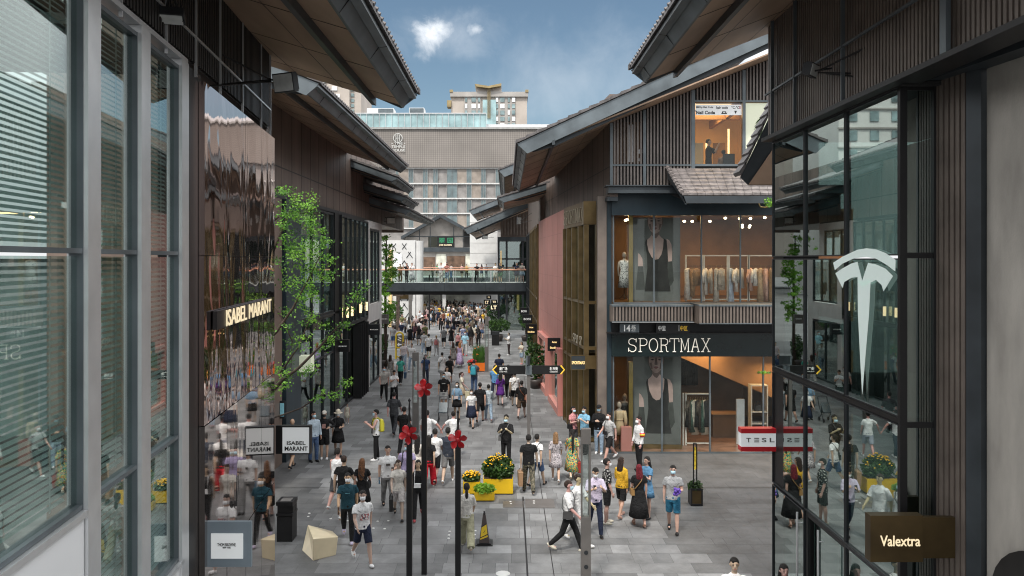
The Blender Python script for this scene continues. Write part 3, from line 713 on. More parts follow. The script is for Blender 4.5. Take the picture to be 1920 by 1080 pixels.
# holes are shown by rooms placed in front of the backing
fr.build('backing_wall', 'cladding_black', b)
def hx(u): return (u-U0)*yw/F
def hz(v): return H-(v-V0)*yw/F
lv = MB()
x = 3.72
while x < 9.75:
    nail = hx(1303) < x < hx(1391) or hx(1397) < x
    zt = zr(x)-.02; 
    if nail: segs = [(hz(190), zt)]
    elif x > hx(1290): segs = [(9.66, zt)]
    else: segs = [(9.66, hz(312)), (hz(308), zt)]
    for (a0, a1) in segs:
        if a1-a0 > .05: lv.box(x-.028, x+.028, yw-.05, yw+.03, a0, a1)
    x += .118
lv.build('slat', 'louvre_grey', b)
fr = MB()
for u, w_ in ((1146, .1), (1208, .1), (1299, .13), (1394, .11)): fr.box(hx(u)-w_/2, hx(u)+w_/2, yw-.08, yw+.06, 9.6, zr(hx(u))-.03)
fr.box(3.67, 9.8, yw-.07, yw+.05, hz(311.5), hz(308.5)).box(hx(1299), 9.8, yw-.075, yw+.05, hz(192), hz(188.5)).box(hx(1299), 9.8, yw-.075, yw+.05, hz(312), hz(308))
fr.build('slat_frame', 'slate_metal', b)
# small window behind the slats
x0, x1, z0, z1 = hx(1160), hx(1205), hz(306), hz(228)
wn = MB().box(x0, x1, yw+.08, yw+.11, z0, z1).build('window', 'room_brown', b)
sh = MB().box(x0+.35, x0+.6, yw+.065, yw+.078, z0+.05, z1-.1).build('blind', 'white_panel', wn)
MB().box(x0+.66, x1-.05, yw+.066, yw+.078, z0+.08, z0+.10).box(x0+.66, x1-.05, yw+.066, yw+.078, z0+.35, z0+.37).box(x0+.7, x0+.85, yw+.066, yw+.078, z0+.37, z0+.5).box(x0+.7, x1-.1, yw+.066, yw+.078, z0+.10, z0+.2).build('shelf', 'white_panel', wn)
# side wall along the street
s0, s1 = (3.67, 28.5), (1.98, 50.0)
MB().slab(s0, s1, -.3, 0, 9.25, 12.9).build('cladding_wall', 'cladding', b)
jt = MB(); n = 20
for k in range(n):
    t = k/n; p = Vector(s0).lerp(Vector(s1), t); q = p+(Vector(s1)-Vector(s0)).normalized()*.03; jt.slab(p, q, 0, .005, 9.25, 12.6)
jt.slab(s0, s1, 0, .006, 10.3, 10.33); jt.build('cladding_joint', 'black_metal', b)
MB().slab(s0, (2.45, 44), -.3, .08, 9.1, 9.245).box(3.6, 12, 28.3, 28.9, 9.36, 9.6).box(3.5, 12, 28.22, 28.9, 9.602, 9.64).build('cornice', 'slate_dark', b)
# dark fascia, main glass, balcony
yf = 28.9
MB().box(3.78, 12, 28.75, 29.0, 8.60, 9.355).build('fascia_panel', 'navy_panel', b)
MB().box(3.78, 12, 28.75, 29.0, 3.52, 4.36).build('sign_panel', 'fascia_green', b)
MB().box(3.78, 12, 28.8, 29.0, 4.37, 4.72).box(3.6, 12, 28.55, 28.99, 4.361, 4.40).build('sign_strip', 'black_metal', b)
for (u0, u1, yb, z0, z1) in ((1148, 1300, 28.2, 4.80, 5.38), (1312, 1520, 27.6, 4.78, 5.42)):
    xa, xb = (u0-U0)*yb/F, (u1-U0)*yb/F
    bo = MB().box(xa, xb, yb+.05, 28.78, z0+.03, z1-.03).build('balcony', 'cladding_black', b)
    MB().box(xa-.02, xb, yb-.02, yb+.09, z0, z0+.03).box(xa-.02, xb, yb-.03, 28.8, z1-.03, z1+.03).build('balcony_rail', 'slate_metal', bo)
    lv = MB(); x = xa+.04
    while x < xb: lv.box(x-.03, x+.03, yb-.01, yb+.05, z0+.03, z1-.03); x += .115
    lv.box(xa-.02, xa+.0, yb, 28.8, z0, z1-.03)
    lv.build('slat', 'louvre', bo)
# glazing
def front(z0, z1, us, yg=yf):
    fr = MB()
    for u in us: x = (u-U0)*yg/F; fr.box(x-.025, x+.025, yg-.03, yg+.05, z0, z1)
    fr.box(3.85, 12, yg-.02, yg+.04, z0-.05, z0); 
    wn = fr.build('show_window', 'slate_metal', b)
    MB().box(3.8, 12, yg, yg+.012, z0, z1).build('pane', 'shop_glass', wn)
front(5.46, 8.60, (1150, 1226, 1315, 1388)); front(.06, 3.52, (1150, 1241, 1331, 1431))
# interior shell: lower and upper room
for (z0, z1, wm) in ((0.0, 3.6, 'room_warm'), (4.75, 8.75, 'room_warm')):
    MB().box(3.6, 12.6, 35.5, 35.6, z0, z1).box(12.5, 12.6, 29.1, 35.5, z0, z1).box(3.6, 12.6, 29.05, 35.5, z1, z1+.1).build('room_wall', wm, b)
    MB().box(3.5, 3.6, 29.1, 35.5, z0, z1).build('room_wall', 'room_brown', b)
MB().box(3.6, 12.5, 28.95, 35.5, 0, .05).build('shop_floor', 'floor_warm', b); MB().box(3.6, 12.5, 29.02, 35.5, 5.30, 5.42).build('shop_floor', 'room_brown', b)
# lower room pieces: dark recess, stair soffit
MB().prism([(5.9, 31.2, 3.58), (12, 31.2, .9), (12, 31.2, 3.58)], (0, 1.6, 0)).build('stair_soffit', 'room_warm', b)
MB().box(7.0, 9.8, 33.2, 33.3, .06, 2.9).build('slatted_screen', 'room_brown', b)
MB().box(3.9, 4.75, 31.5, 31.6, .06, 3.55).box(3.9, 4.75, 31.5, 31.6, 5.45, 8.7).build('partition', 'room_brown', b)
for z in (.06, 5.45): MB().box(4.47, 4.62, 29.25, 29.4, z, z+3.2).build('gold_post', 'gold_bright', b)
# ceiling spots (lit in the photo)
rs = random.Random(12); sp = MB()
for (u, v) in ((1173, 413), (1176, 412), (1219, 423), (1230, 425), (1247, 422), (1283, 415), (1298, 415), (1331, 415), (1360, 409), (1387, 410), (1407, 410), (1434, 408), (1392, 422), (1406, 423), (1392, 426), (1405, 426)):
    Y = 30.2 if v < 418 else 32.6
    p = P(u, v, Y); sp.ell((p.x, p.y, min(p.z, 8.6)), (.06, .06, .045), 8, 5)
sp.build('spot_lamp', 'lamp_glow', b)
sp = MB()
for p in ((8.6, 31.5, 3.4), (9.0, 31.4, 3.4), (7.2, 30.3, 3.5), (10.3, 30.2, 3.5)): sp.ell(p, (.05, .05, .04), 8, 5)
sp.build('spot_lamp', 'lamp_glow', b)
def lamp_(x, y, z, e, size=1.2, c=(1, .62, .28)):
    l = bpy.data.lights.new('shop_lamp', 'AREA'); l.energy = e; l.size = size; l.color = c
    o = bpy.data.objects.new('shop_lamp', l); col.objects.link(o); o.location = (x, y, z); return o
lamp_(6.5, 30.6, 8.68, 125, 2.2); lamp_(9.6, 30.6, 8.68, 150, 2.2); lamp_(7.6, 30.5, 3.52, 65, 1.6); lamp_(10.4, 30.3, 3.0, 42, 1.0); lamp_(4.3, 30.0, 3.5, 14, .5); lamp_(4.3, 30.0, 8.66, 16, .5)
# posters: flat printed panels standing behind the glass
def poster(z0, z1, x0, x1, head, label, Y=29.5, dy=.0):
    t = thing('poster', label, 'poster', ((x0+x1)/2, Y, z0))
    MB().hexa([(x0, Y+.0, z0), (x1, Y-dy, z0), (x1, Y-dy+.05, z0), (x0, Y+.05, z0), (x0, Y, z1), (x1, Y-dy, z1), (x1, Y-dy+.05, z1), (x0, Y+.05, z1)]).build('print', 'poster_grey', t)
    W = x1-x0
    def pp(x, z, k): return (x0+x*W, Y-dy*x-.004-.003*k, z0+z*(z1-z0))
    def flat(pts, m, k, nm): MB().add([pp(x, z, k) for x, z in pts], [tuple(range(len(pts)))]).build(nm, m, t, recalc=False)
    flat([(.27, .70), (.29, .735), (.34, .745), (.62, .75), (.68, .745), (.73, .72), (.745, .55), (.74, .40), (.80, .12), (.26, .12), (.32, .40), (.31, .55)], 'poster_dark', 0, 'figure_top')
    flat([(.40, .86), (.40, .79), (.375, .765), (.315, .735), (.315, .68), (.345, .60), (.41, .525), (.48, .497), (.55, .505), (.61, .56), (.645, .64), (.655, .74), (.60, .765), (.565, .79), (.565, .86)], 'poster_skin', 1, 'figure')
    flat([(.40, .83), (.40, .795), (.45, .76), (.50, .75), (.565, .80), (.565, .83)], 'poster_shade', 2, 'figure_neck')
    flat([(.335, 1.0), (.33, .94), (.345, .89), (.385, .84), (.44, .813), (.48, .806), (.52, .813), (.575, .84), (.61, .89), (.625, .94), (.62, 1.0)], 'poster_face', 3, 'figure_face')
    for s in (-1, 1):
        e0 = .478+s*.075; flat([(e0-.045, .958), (e0, .967), (e0+.045, .958), (e0, .950)], 'poster_dark', 4, 'figure_eye'); flat([(e0-.055, .982), (e0, .993), (e0+.055, .984), (e0, .986)], 'poster_dark', 4, 'figure_brow')
        flat([(.478+s*.145, .985), (.478+s*.165, .97), (.478+s*.155, .91), (.478+s*.14, .90)], 'poster_shade', 4, 'figure_ear'); flat([(.478+s*.09, .925), (.478+s*.135, .92), (.478+s*.10, .855), (.478+s*.07, .85)], 'poster_shade', 4, 'figure_cheek')
    flat([(.462, .985), (.494, .985), (.512, .905), (.478, .895), (.444, .905)], 'poster_shade', 4, 'figure_nose'); flat([(.425, .872), (.46, .884), (.478, .879), (.496, .884), (.532, .872), (.478, .852)], 'poster_lip', 4, 'figure_mouth')
    flat([(.715, .745), (.77, .73), (.815, .68), (.832, .60), (.83, .48), (.75, .475), (.738, .6)], 'poster_skin', 1, 'figure_arm'); flat([(.75, .474), (.83, .479), (.87, .25), (.80, .18), (.745, .3)], 'poster_mid', 1, 'figure_glove')
    flat([(.125, .575), (.165, .56), (.215, .51), (.23, .42), (.125, .42)], 'poster_skin', 1, 'figure_arm'); flat([(.125, .419), (.23, .419), (.27, .14), (.08, .14)], 'poster_mid', 1, 'figure_glove')
pm('poster_grey', (.125, .13, .125), .5, 0, .25, .9); pm('poster_skin', (.46, .33, .30), .5, 0, .16, 2.5); pm('poster_face', (.42, .30, .275), .5, 0, .25, 4)
pm('poster_dark', (.022, .021, .020), .5, 0, .3, 3); pm('poster_shade', (.16, .11, .10), .5); pm('poster_lip', (.20, .09, .09), .5); pm('poster_mid', (.050, .053, .048), .5, 0, .3, 2)
poster(5.46, 8.56, 4.62, 6.40, .76, 'tall printed panel of a woman in black tank top behind the upper show window')
poster(.22, 3.46, 4.66, 6.40, .78, 'tall printed panel of a woman in black tank top behind the street level show window', dy=.15)
pb = MB().hexa([(4.64, 29.48, .055), (6.42, 29.32, .055), (6.42, 29.6, .055), (4.64, 29.6, .055), (4.64, 29.48, .215), (6.42, 29.32, .215), (6.42, 29.6, .215), (4.64, 29.6, .215)]).build('base', 'gold', None)
pb.parent = bpy.data.objects['poster.001']; pb.location = -pb.parent.location
# mannequins
def mannequin(x, y, z, label, dress, coat=False):
    t = thing('mannequin', label, 'mannequin', (x, y, z), 'mannequins in the show windows')
    m = MB(); m.ell((x, y, z+1.62), (.085, .10, .125)); m.tube([(x, y, z+1.40), (x, y, z+1.55)], .05)
    m.rings([(x, y, z+.9, .15, .10), (x, y, z+1.1, .12, .09), (x, y, z+1.3, .17, .11), (x, y, z+1.42, .15, .08), (x, y, z+1.46, .06, .05)])
    for s in (-1, 1):
        m.tube([(x+s*.19, y, z+1.38), (x+s*.23, y, z+1.1), (x+s*.22, y-.06, z+.85)], [.045, .04, .03])
    m.build('figure', 'mannequin', t, True)
    hem = .55 if coat else .42
    MB().rings([(x, y, z+hem, .24, .17), (x, y, z+.9, .18, .13), (x, y, z+1.08, .14, .105), (x, y, z+1.3, .19, .125), (x, y, z+1.42, .17, .09)]).build('garment', dress, t, True)
    st = MB().tube([(x, y, z), (x, y, z+.95)], .015)
    for k in range(3): st.tube([(x, y, z+.18), (x+.2*math.cos(k*2.1+.5), y+.2*math.sin(k*2.1+.5), z+.01)], .01)
    st.build('stand', 'black_metal', t)
    if coat:
        sl = MB()
        for s in (-1, 1): sl.tube([(x+s*.18, y, z+1.40), (x+s*.24, y, z+1.1), (x+s*.23, y-.05, z+.9)], [.075, .07, .065])
        sl.rings([(x, y, z+1.06, .155, .12), (x, y, z+1.11, .155, .12)], 14)
        sl.build('sleeve', dress, t, True)
pm('mannequin', (.33, .27, .22), .5); pm('coat_tan', (.46, .34, .21), .7)
mannequin(4.13, 29.35, .05, 'pale mannequin in a tan trench coat at the street level window', 'coat_tan', True)
mannequin(4.42, 29.95, .25, 'mannequin in a black dress standing behind the tan trench coat', 'black_letter')
mannequin(4.35, 29.6, 5.55, 'mannequin in a white patterned sleeveless dress in the upper window', 'dress_print')
pd = MB().box(4.16, 4.54, 29.02, 29.3, .055, .92).build('pedestal', 'pink_dark'); tag(pd, 'pink square pedestal at the foot of the trench coat mannequin', 'pedestal')
# upper racks and hanging garments
pm('rack_white', (.62, .60, .55), .45, .1)
GC = [(.50, .44, .36), (.30, .38, .48), (.72, .70, .66), (.10, .075, .05), (.30, .19, .10), (.72, .70, .66), (.45, .53, .64), (.50, .36, .22), (.46, .43, .38), (.22, .20, .17)]
GN = ['stone beige', 'dusty blue', 'off white', 'dark brown', 'camel brown', 'ivory', 'pale blue', 'tan', 'taupe', 'charcoal brown']
def garment(x, y, ztop, ln, kind, c, label, group):
    m = MB(); z = ztop
    if kind == 0:    # dress on its side
        m.rings([(x, y, z-ln, .115, .2), (x, y, z-ln*.5, .07, .16), (x, y, z-.3, .06, .17), (x, y, z-.06, .05, .18), (x, y, z, .02, .05)], 10)
    elif kind == 1:  # shirt with sleeve
        m.rings([(x, y, z-ln, .075, .2), (x, y, z-.3, .06, .19), (x, y, z-.06, .05, .18), (x, y, z, .02, .05)], 10)
        m.tube([(x-.03, y-.16, z-.06), (x-.07, y-.24, z-.35), (x-.06, y-.22, z-.55)], [.06, .055, .05], 8)
    else:            # trousers folded over a hanger
        m.rings([(x-.03, y, z-ln, .05, .12), (x-.02, y, z-ln*.5, .06, .13), (x, y, z-.08, .06, .15), (x, y, z-.02, .05, .15)], 10)
        m.rings([(x+.06, y-.05, z-ln*.96, .05, .1), (x+.05, y, z-ln*.5, .055, .12), (x+.02, y, z-.08, .05, .14)], 10)
    hm = MB().tube([(x, y, z-.02), (x, y, z+.07), (x+.02, y, z+.1)], .008, 5).tube([(x, y-.17, z-.08), (x, y, z), (x, y+.17, z-.08)], .012, 5)
    an = random.Random(x*31+ln).uniform(.25, 1.1); ca, sa = math.cos(an), math.sin(an)
    for q_ in (m, hm): q_.v = [Vector((x+(p.x-x)*ca+(p.y-y)*sa, y-(p.x-x)*sa+(p.y-y)*ca, p.z)) for p in q_.v]
    g = m.build('garment', 'cloth', None, True); g.color = (*c, 1); tag(g, label, 'garment', group)
    hm.build('hanger', 'gold_bright', g)
    return g
rk = 0
racks = [(1286, 1316, 568, 'leftmost'), (1320, 1364, 568, 'second'), (1367, 1403, 568, 'third'), (1404, 1456, 568, 'rightmost')]
for (u0, u1, vb, nm) in racks:
    Y = 30.3; x0, x1 = (u0-U0)*Y/F, (u1-U0)*Y/F; zt = H-(478-V0)*Y/F; zb = 5.43
    t = thing('clothes_rack', f'{nm} of the four white framed clothes racks in the upper show window', 'clothes rack', ((x0+x1)/2, Y, zb), 'white clothes racks upstairs')
    f = MB()
    for x in (x0, x1): f.box(x-.03, x+.03, Y-.03, Y+.03, zb, zt)
    f.box(x0, x1, Y-.028, Y+.028, zt-.05, zt-.002).box(x0, x1, Y-.028, Y+.028, zb+.05, zb+.09); f.build('frame', 'rack_white', t)
    MB().tube([(x0, Y, zt-.42), (x1, Y, zt-.42)], .012, 6).build('rail', 'black_metal', t)
    n = int((x1-x0)/.19); rq = random.Random(u0)
    for k in range(n):
        i = rq.randrange(len(GC)); kd = rq.choice([0, 1, 1, 2]); ln = {0: rq.uniform(1.2, 1.85), 1: rq.uniform(.65, 1.1), 2: rq.uniform(1.05, 1.35)}[kd]
        if u0 == 1404 and k % 3 == 0: c, gname = (.56, .36, .29), 'blush pink'
        else: c, gname = GC[i], GN[i]
        garment(x0+.08+k*(x1-x0-.12)/n, Y, zt-.5, ln, kd, c, f'{gname} {["dress", "shirt", "pair of trousers"][kd]} hanging on the {nm} upstairs rack', f'{gname} {["dresses", "shirts", "trousers"][kd]} on the {nm} upstairs rack')
t = thing('clothes_rack', 'low white clothes rack of dark garments at street level beside the printed panel', 'clothes rack', (7.0, 30, .05))
f = MB()
for x in (6.62, 6.72, 7.62): f.box(x-.03, x+.03, 29.97, 30.03, .05, 2.0)
f.box(6.72, 7.62, 29.97, 30.03, 1.95, 1.998); f.box(6.72, 7.62, 29.97, 30.03, .1, .14); f.build('frame', 'rack_white', t)
for k in range(9):
    c = [(.03, .03, .03), (.06, .05, .04), (.05, .09, .07), (.5, .47, .4)][k % 4]
    garment(6.8+k*.09, 30, 1.75, 1.0+.1*(k % 4), k % 2, c, ['black', 'dark brown', 'bottle green', 'cream'][k % 4]+f' {["dress", "shirt"][k % 2]} hanging on the street level rack', ['black', 'dark brown', 'bottle green', 'cream'][k % 4]+' garments on the street level rack')
for k in range(6):
    garment(6.7+k*.2, 32.6, 2.9, 1.0, 1, (.02, .02, .02), 'black jacket hanging on the high rail at the back of the shop', 'black jackets on the back rail')
t = thing('display_table', 'brown wooden display table on the shop floor at street level', 'table', (8.6, 31.5, .05)); MB().box(8.0, 9.3, 31.2, 31.8, .95, 1.0).build('tabletop', 'room_warm', t); MB().box(8.05, 9.25, 31.25, 31.75, .05, .948).build('base', 'room_brown', t)
t = thing('display_shelf', 'wooden display shelf of bags at the right of the street level shop', 'shelf', (9.8, 30.8, .05))
MB().box(9.35, 9.39, 30.6, 31, .05, 2.2).box(9.96, 10.0, 30.6, 31, .05, 2.2).build('side_panel', 'rack_white', t)
for z in (.7, 1.15, 2.16): MB().box(9.39, 9.96, 30.6, 31, z, z+.04).build('shelf', 'rack_white', t)
bg = MB().rings([(9.68, 30.8, 1.192, .16, .1), (9.68, 30.8, 1.42, .14, .08)], 12, power=.6).tube([(9.6, 30.8, 1.42), (9.62, 30.8, 1.55), (9.74, 30.8, 1.55), (9.76, 30.8, 1.42)], .012).build('handbag', 'black_letter'); tag(bg, 'black handbag on the middle board of the wooden display shelf', 'handbag')
bl = MB().box(8.65, 8.95, 30.1, 30.2, .06, 1.75).build('gate_panel', 'silver'); tag(bl, 'upright grey security gate panel inside the shop entrance', 'security gate')
# column and gold portal at the corner
MB().box(3.30, 3.62, 28.95, 29.35, 0, 9.3).build('column', 'louvre', b)
MB().box(3.63, 3.79, 28.9, 29.1, 0, 9.3).build('pier', 'navy_panel', b)
pm('gold_text', (.62, .55, .42), .5, .2)
gp = thing('shop_portal', 'tall gold metal framed glass entrance bay at the corner beside the pink wall', 'portal', (3.0, 32.5, 0))
gx0, gx1 = (3.02, 30.7), (2.52, 35.0)
MB().slab(gx0, gx1, -.5, .02, 8.35, 9.24).box(2.94, 3.45, 30.62, 31.2, 8.35, 9.24).build('header', 'gold', gp)
ps = MB()
for t_ in (0, .25, .56, .80, 1.0):
    p = Vector(gx0).lerp(Vector(gx1), t_); ps.box(p.x-.06, p.x+.12, p.y-.12, p.y+.12, 0, 8.34)
ps.box(3.4, 3.5, 30.62, 30.8, 0, 8.34)
for z in (.05, 2.95, 3.55, 5.3): ps.box(3.0, 3.5, 30.6, 30.7, z, z+.12); ps.slab(gx0, gx1, -.05, .05, z, z+.1)
ps.build('frame', 'gold', gp)
MB().slab(gx0, gx1, -.1, -.09, 0, 8.34).box(3.02, 3.45, 30.72, 30.73, 0, 8.34).build('pane', 'dark_glass', gp)
MB().slab((3.1, 31), (2.7, 34.6), -1.0, -.9, 0, 8.3).box(3.1, 3.6, 31.4, 31.5, 0, 8.3).build('inner_wall', 'room_brown', gp)
e = (Vector(gx1)-Vector(gx0)).normalized()
slab_text('SPORTMAX', (2.51-.03, 34.7, 8.50), (3.0-.03, 30.95, 9.05), 'gold_text', gp, .016)
slab_text('SPORT', (2.73, 33.0, 3.62), (2.94, 31.2, 3.98), 'gold_text', gp, .014)
# main sign
sg = thing('shop_sign', 'large thin white slab serif letters on the dark band over the corner store entrance', 'shop sign', (5.85, 28.7, 3.6))
slab_text('SPORTMAX', ((1176-U0)*28.72/F, 28.72, 3.70), ((1333-U0)*28.72/F, 28.72, 4.17), 'pale_letter', sg, .017)
sg = thing('address_plate', 'grey house number plate with white digits under the slatted balcony', 'sign', (4.2, 28.5, 4.4))
MB().box(4.03, 4.72, 28.50, 28.54, 4.41, 4.72).build('plate', 'slate_metal', sg)
fit_text('14', (4.18, 28.49, 4.45), (4.40, 28.49, 4.68), 'white_letter', sg, font_bold=.02); fit_text('栋', (4.44, 28.49, 4.51), (4.60, 28.49, 4.68), 'white_letter', sg); fit_text('Block', (4.45, 28.49, 4.45), (4.59, 28.49, 4.49), 'white_letter', sg)
sg = thing('zone_sign', 'black zone sign with white and yellow characters under the slatted balcony', 'sign', (6, 28.5, 4.4))
MB().box(5.33, 6.52, 28.50, 28.54, 4.40, 4.72).build('plate', 'black_metal', sg)
fit_text('中里', (5.40, 28.49, 4.47), (5.66, 28.49, 4.65), 'white_letter', sg); fit_text('中区', (6.18, 28.49, 4.47), (6.44, 28.49, 4.65), 'yellow_letter', sg); MB().box(6.13, 6.14, 28.48, 28.5, 4.46, 4.67).build('divider', 'white_letter', sg)
# tiled pent roof
pr = MB(); pt = MB()
A = P(1251, 317, 28.3); Bq = P(1500, 317, 28.3); C_ = P(1500, 366, 26.0); D_ = P(1279, 366, 26.0)
rows = 7
for i in range(rows):
    t0, t1 = i/rows, (i+1)/rows
    l0, l1 = A.lerp(D_, t0), A.lerp(D_, t1); r0, r1 = Bq.lerp(C_, t0), Bq.lerp(C_, t1); n = 15; up = Vector((0, 0, .05))
    for k in range(n):
        a0, a1 = l0.lerp(r0, k/n), l0.lerp(r0, (k+.96)/n); b0, b1 = l1.lerp(r1, k/n), l1.lerp(r1, (k+.96)/n)
        pt.hexa([b0, b1, a1, a0, b0+up*1.4, b1+up*1.4, a1+up*.5, a0+up*.5])
# hip tiles
for k in range(9):
    p = A.lerp(D_, k/9); q = A.lerp(D_, (k+.95)/9); pt.tube([p+Vector((0, 0, .06)), q+Vector((0, 0, .10))], .075, 6)
pt.build('pent_roof', 'tile_light', b)
dn = Vector((0, 0, -.02))
MB().prism([D_+dn, C_+dn, C_+Vector((0, 0, -.26)), D_+Vector((.1, 0, -.26))], (0, .1, 0)).prism([A+dn, D_+dn, D_+Vector((.1, 0, -.3)), A+Vector((0, 0, -.3))], (.05, 0, 0)).build('fascia', 'slate_dark', b)
MB().prism([D_+Vector((.15, .1, -.2)), C_+Vector((0, .1, -.2)), Bq+Vector((0, 0, -.9)), A+Vector((.1, 0, -.9))], (0, 0, .03)).build('soffit', 'black_metal', b)
# salon window, bright panel
x0, x1, z0, z1 = hx(1304), hx(1390), hz(309), hz(193)
wn = MB().box(x0, x1, yw-.02, yw+.0, z1-.03, z1).build('window', 'slate_metal', b)
MB().box(x0, x1, yw-.012, yw-.008, z0, z1).build('pane', 'shop_glass', wn)
pm('salon_wall', (.42, .24, .09), .6, 0, .1, 1, emit=(1, .50, .16), estr=.10); pm('salon_ceiling', (.5, .36, .2), .6, 0, .1, 1, emit=(1, .70, .38), estr=1.3)  # salon walls glow faintly, standing in for lamplight on them
def fx(px): return x0+(x1-x0)*px
def fz(pz): return z0+(z1-z0)*pz
ya, yb = yw+.23, yw+4.6; xl, xr = x0-.5, x1+1.2; zf, zc = 9.72, 12.72
MB().box(xl, xr, yb, yb+.1, zf, zc).box(xl-.1, xl, ya, yb, zf, zc).box(xr, xr+.1, ya, yb, zf, zc).box(xl, xr, ya, yb, zf-.1, zf).build('room_wall', 'salon_wall', wn)
MB().box(xl, xr, ya, yb, zc, zc+.1).build('ceiling', 'salon_wall', wn)
MB().box(xl+.4, xl+2.0, ya+.5, ya+1.7, zc-.03, zc-.001).box(xl+.3, xl+1.2, ya+2.6, ya+3.4, zc-.03, zc-.001).box(xl+2.3, xl+3.0, ya+2.4, ya+3.4, zc-.03, zc-.001).build('ceiling_recess', 'salon_ceiling', wn)
lg = MB()
for (px, py) in ((.9, 2.1), (1.5, 2.3), (2.1, 1.2), (2.5, 1.7), (2.2, 3.6), (1.3, 3.7)): lg.box(xl+px, xl+px+.14, ya+py, ya+py+.14, zc-.035, zc-.002)
lg.box(xl+.9, xl+.96, yb-.06, yb-.01, zf+.3, zf+1.5).box(xl+2.0, xl+2.06, yb-.06, yb-.01, zf+.9, zf+2.1).box(xr-.9, xr-.84, yb-1.8, yb-1.75, zf+.9, zf+2.4)
lg.build('lamp', 'ceiling_glow', wn)
lamp_((xl+xr)/2, ya+2.2, zc-.06, 90, 1.6, (1, .66, .30))  # area lamp added under the salon ceiling to give a light gradient
fm = MB()
for px in (.5, 1.4, 2.3): fm.box(xl+px, xl+px+.5, yb-.04, yb-.012, zf+.7, zf+2.1)
fm.build('wall_mirror', 'mirror_plain', wn); MB().box(xl+.2, xr-.2, yb-.35, yb-.05, zf+.62, zf+.68).build('shelf', 'room_brown', wn)
MB().box(xl, xr, ya+1.9, ya+2.1, zc-.35, zc-.002).box(xl+2.15, xl+2.3, ya, yb, zc-.30, zc-.003).build('ceiling_beam', 'room_warm', wn)
sgp = thing('window_sign', 'white translucent sign band across the top of the lit salon window', 'sign', ((x0+x1)/2, yw-.03, fz(.8)))
MB().box(x0, x1, yw-.03, yw-.02, fz(.80), fz(.97)).build('banner', 'lightbox', sgp)
fit_text('Nail Code', (fx(.01), yw-.032, fz(.815)), (fx(.42), yw-.032, fz(.87)), 'black_letter', sgp, font_bold=.03); fit_text('MM by Hair Code', (fx(.01), yw-.032, fz(.905)), (fx(.38), yw-.032, fz(.945)), 'black_letter', sgp, font_bold=.015)
fit_text('hair code', (fx(.45), yw-.032, fz(.90)), (fx(.70), yw-.032, fz(.945)), 'black_letter', sgp, font_bold=.015); fit_text('°C-°C', (fx(.78), yw-.032, fz(.90)), (fx(.95), yw-.032, fz(.945)), 'black_letter', sgp, font_bold=.02)
MB().box(fx(.955), fx(.975), yw-.036, yw-.031, fz(.90), fz(.945)).build('mark', 'sign_red', sgp)
MB().prism([(fx(.84), yw-.034, fz(.87)), (fx(.90), yw-.034, fz(.87)), (fx(.87), yw-.034, fz(.82))], (0, -.003, 0)).box(fx(.56), fx(.68), yw-.036, yw-.031, fz(.82), fz(.835)).box(fx(.575), fx(.595), yw-.036, yw-.031, fz(.835), fz(.86)).box(fx(.645), fx(.665), yw-.036, yw-.031, fz(.835), fz(.86)).box(fx(.595), fx(.645), yw-.036, yw-.031, fz(.85), fz(.86)).build('mark', 'black_letter', sgp)
MB().box(hx(1398), hx(1450), yw-.01, yw+.02, z0, z1).build('window', 'screen_cream', b)
pl = MB(); rr = random.Random(4)
for k in range(26):
    a = rr.uniform(-1.2, 1.2); p = Vector((hx(1434), yw-.03, hz(228))); q = p+Vector((-math.cos(a)*.4, 0, -.35+math.sin(a)*.5)); pl.tube([p, p.lerp(q, .6)+Vector((0, 0, .1)), q], [.02, .016, .004], 4)
pl = pl.build('palm_plant', 'shrub'); tag(pl, 'dark palm fronds in front of the pale lit upper panel', 'plant')
# wall bracket plant
# ------------------------------------------------------------------ pink wall store and dark shops up to the bridge
b = thing('shop_building', 'salmon pink tiled shop front with recessed street windows on the right', 'building', (2.6, 41, 0))
p0, p1 = (2.53, 35.25), (1.87, 46.7)
MB().slab(p0, p1, -.7, 0, 0, 9.22).build('wall', 'pink', b)
jt = MB()
for z in (3.2, 4.2, 5.2, 6.2, 7.2, 8.2): jt.slab(p0, p1, 0, .004, z, z+.012)
for t_ in (.2, .4, .6, .8): p = Vector(p0).lerp(Vector(p1), t_); jt.slab(p, p+(Vector(p1)-Vector(p0)).normalized()*.012, 0, .0045, 3.2, 9.2)
jt.build('tile_joint', 'pink_dark', b)
for (y0, y1) in ((36.0, 39.6), (41.3, 44.9)):
    def pw(Y): t_ = (Y-35.25)/(46.7-35.25); return tuple(Vector(p0).lerp(Vector(p1), t_))
    wn = MB().slab(pw(y0-.25), pw(y1+.25), .0, .22, .0, .32).slab(pw(y0-.25), pw(y1+.25), .0, .22, 2.75, 3.0).slab(pw(y0-.25), pw(y0), .0, .22, .321, 2.749).slab(pw(y1), pw(y1+.25), .0, .22, .321, 2.749).build('window', 'pink', b)
    MB().slab(pw(y0), pw(y1), .05, .06, .32, 2.75).build('pane', 'mid_glass', wn); MB().slab(pw(y0), pw(y1), .004, .012, .32, 2.75).build('backing', 'room_grey', wn)
MB().slab(pw(39.85), pw(41.05), .0, .02, .02, 2.6).build('door', 'room_dark', b)
b = thing('shop_building', 'dark glass shop with gold window frames between pink wall and footbridge', 'building', (2.2, 58, 0))
q0, q1 = (1.88, 46.8), (1.75, 68.0)
MB().slab(q0, q1, -3, -.5, 0, 9.2).build('wall', 'room_dark', b)
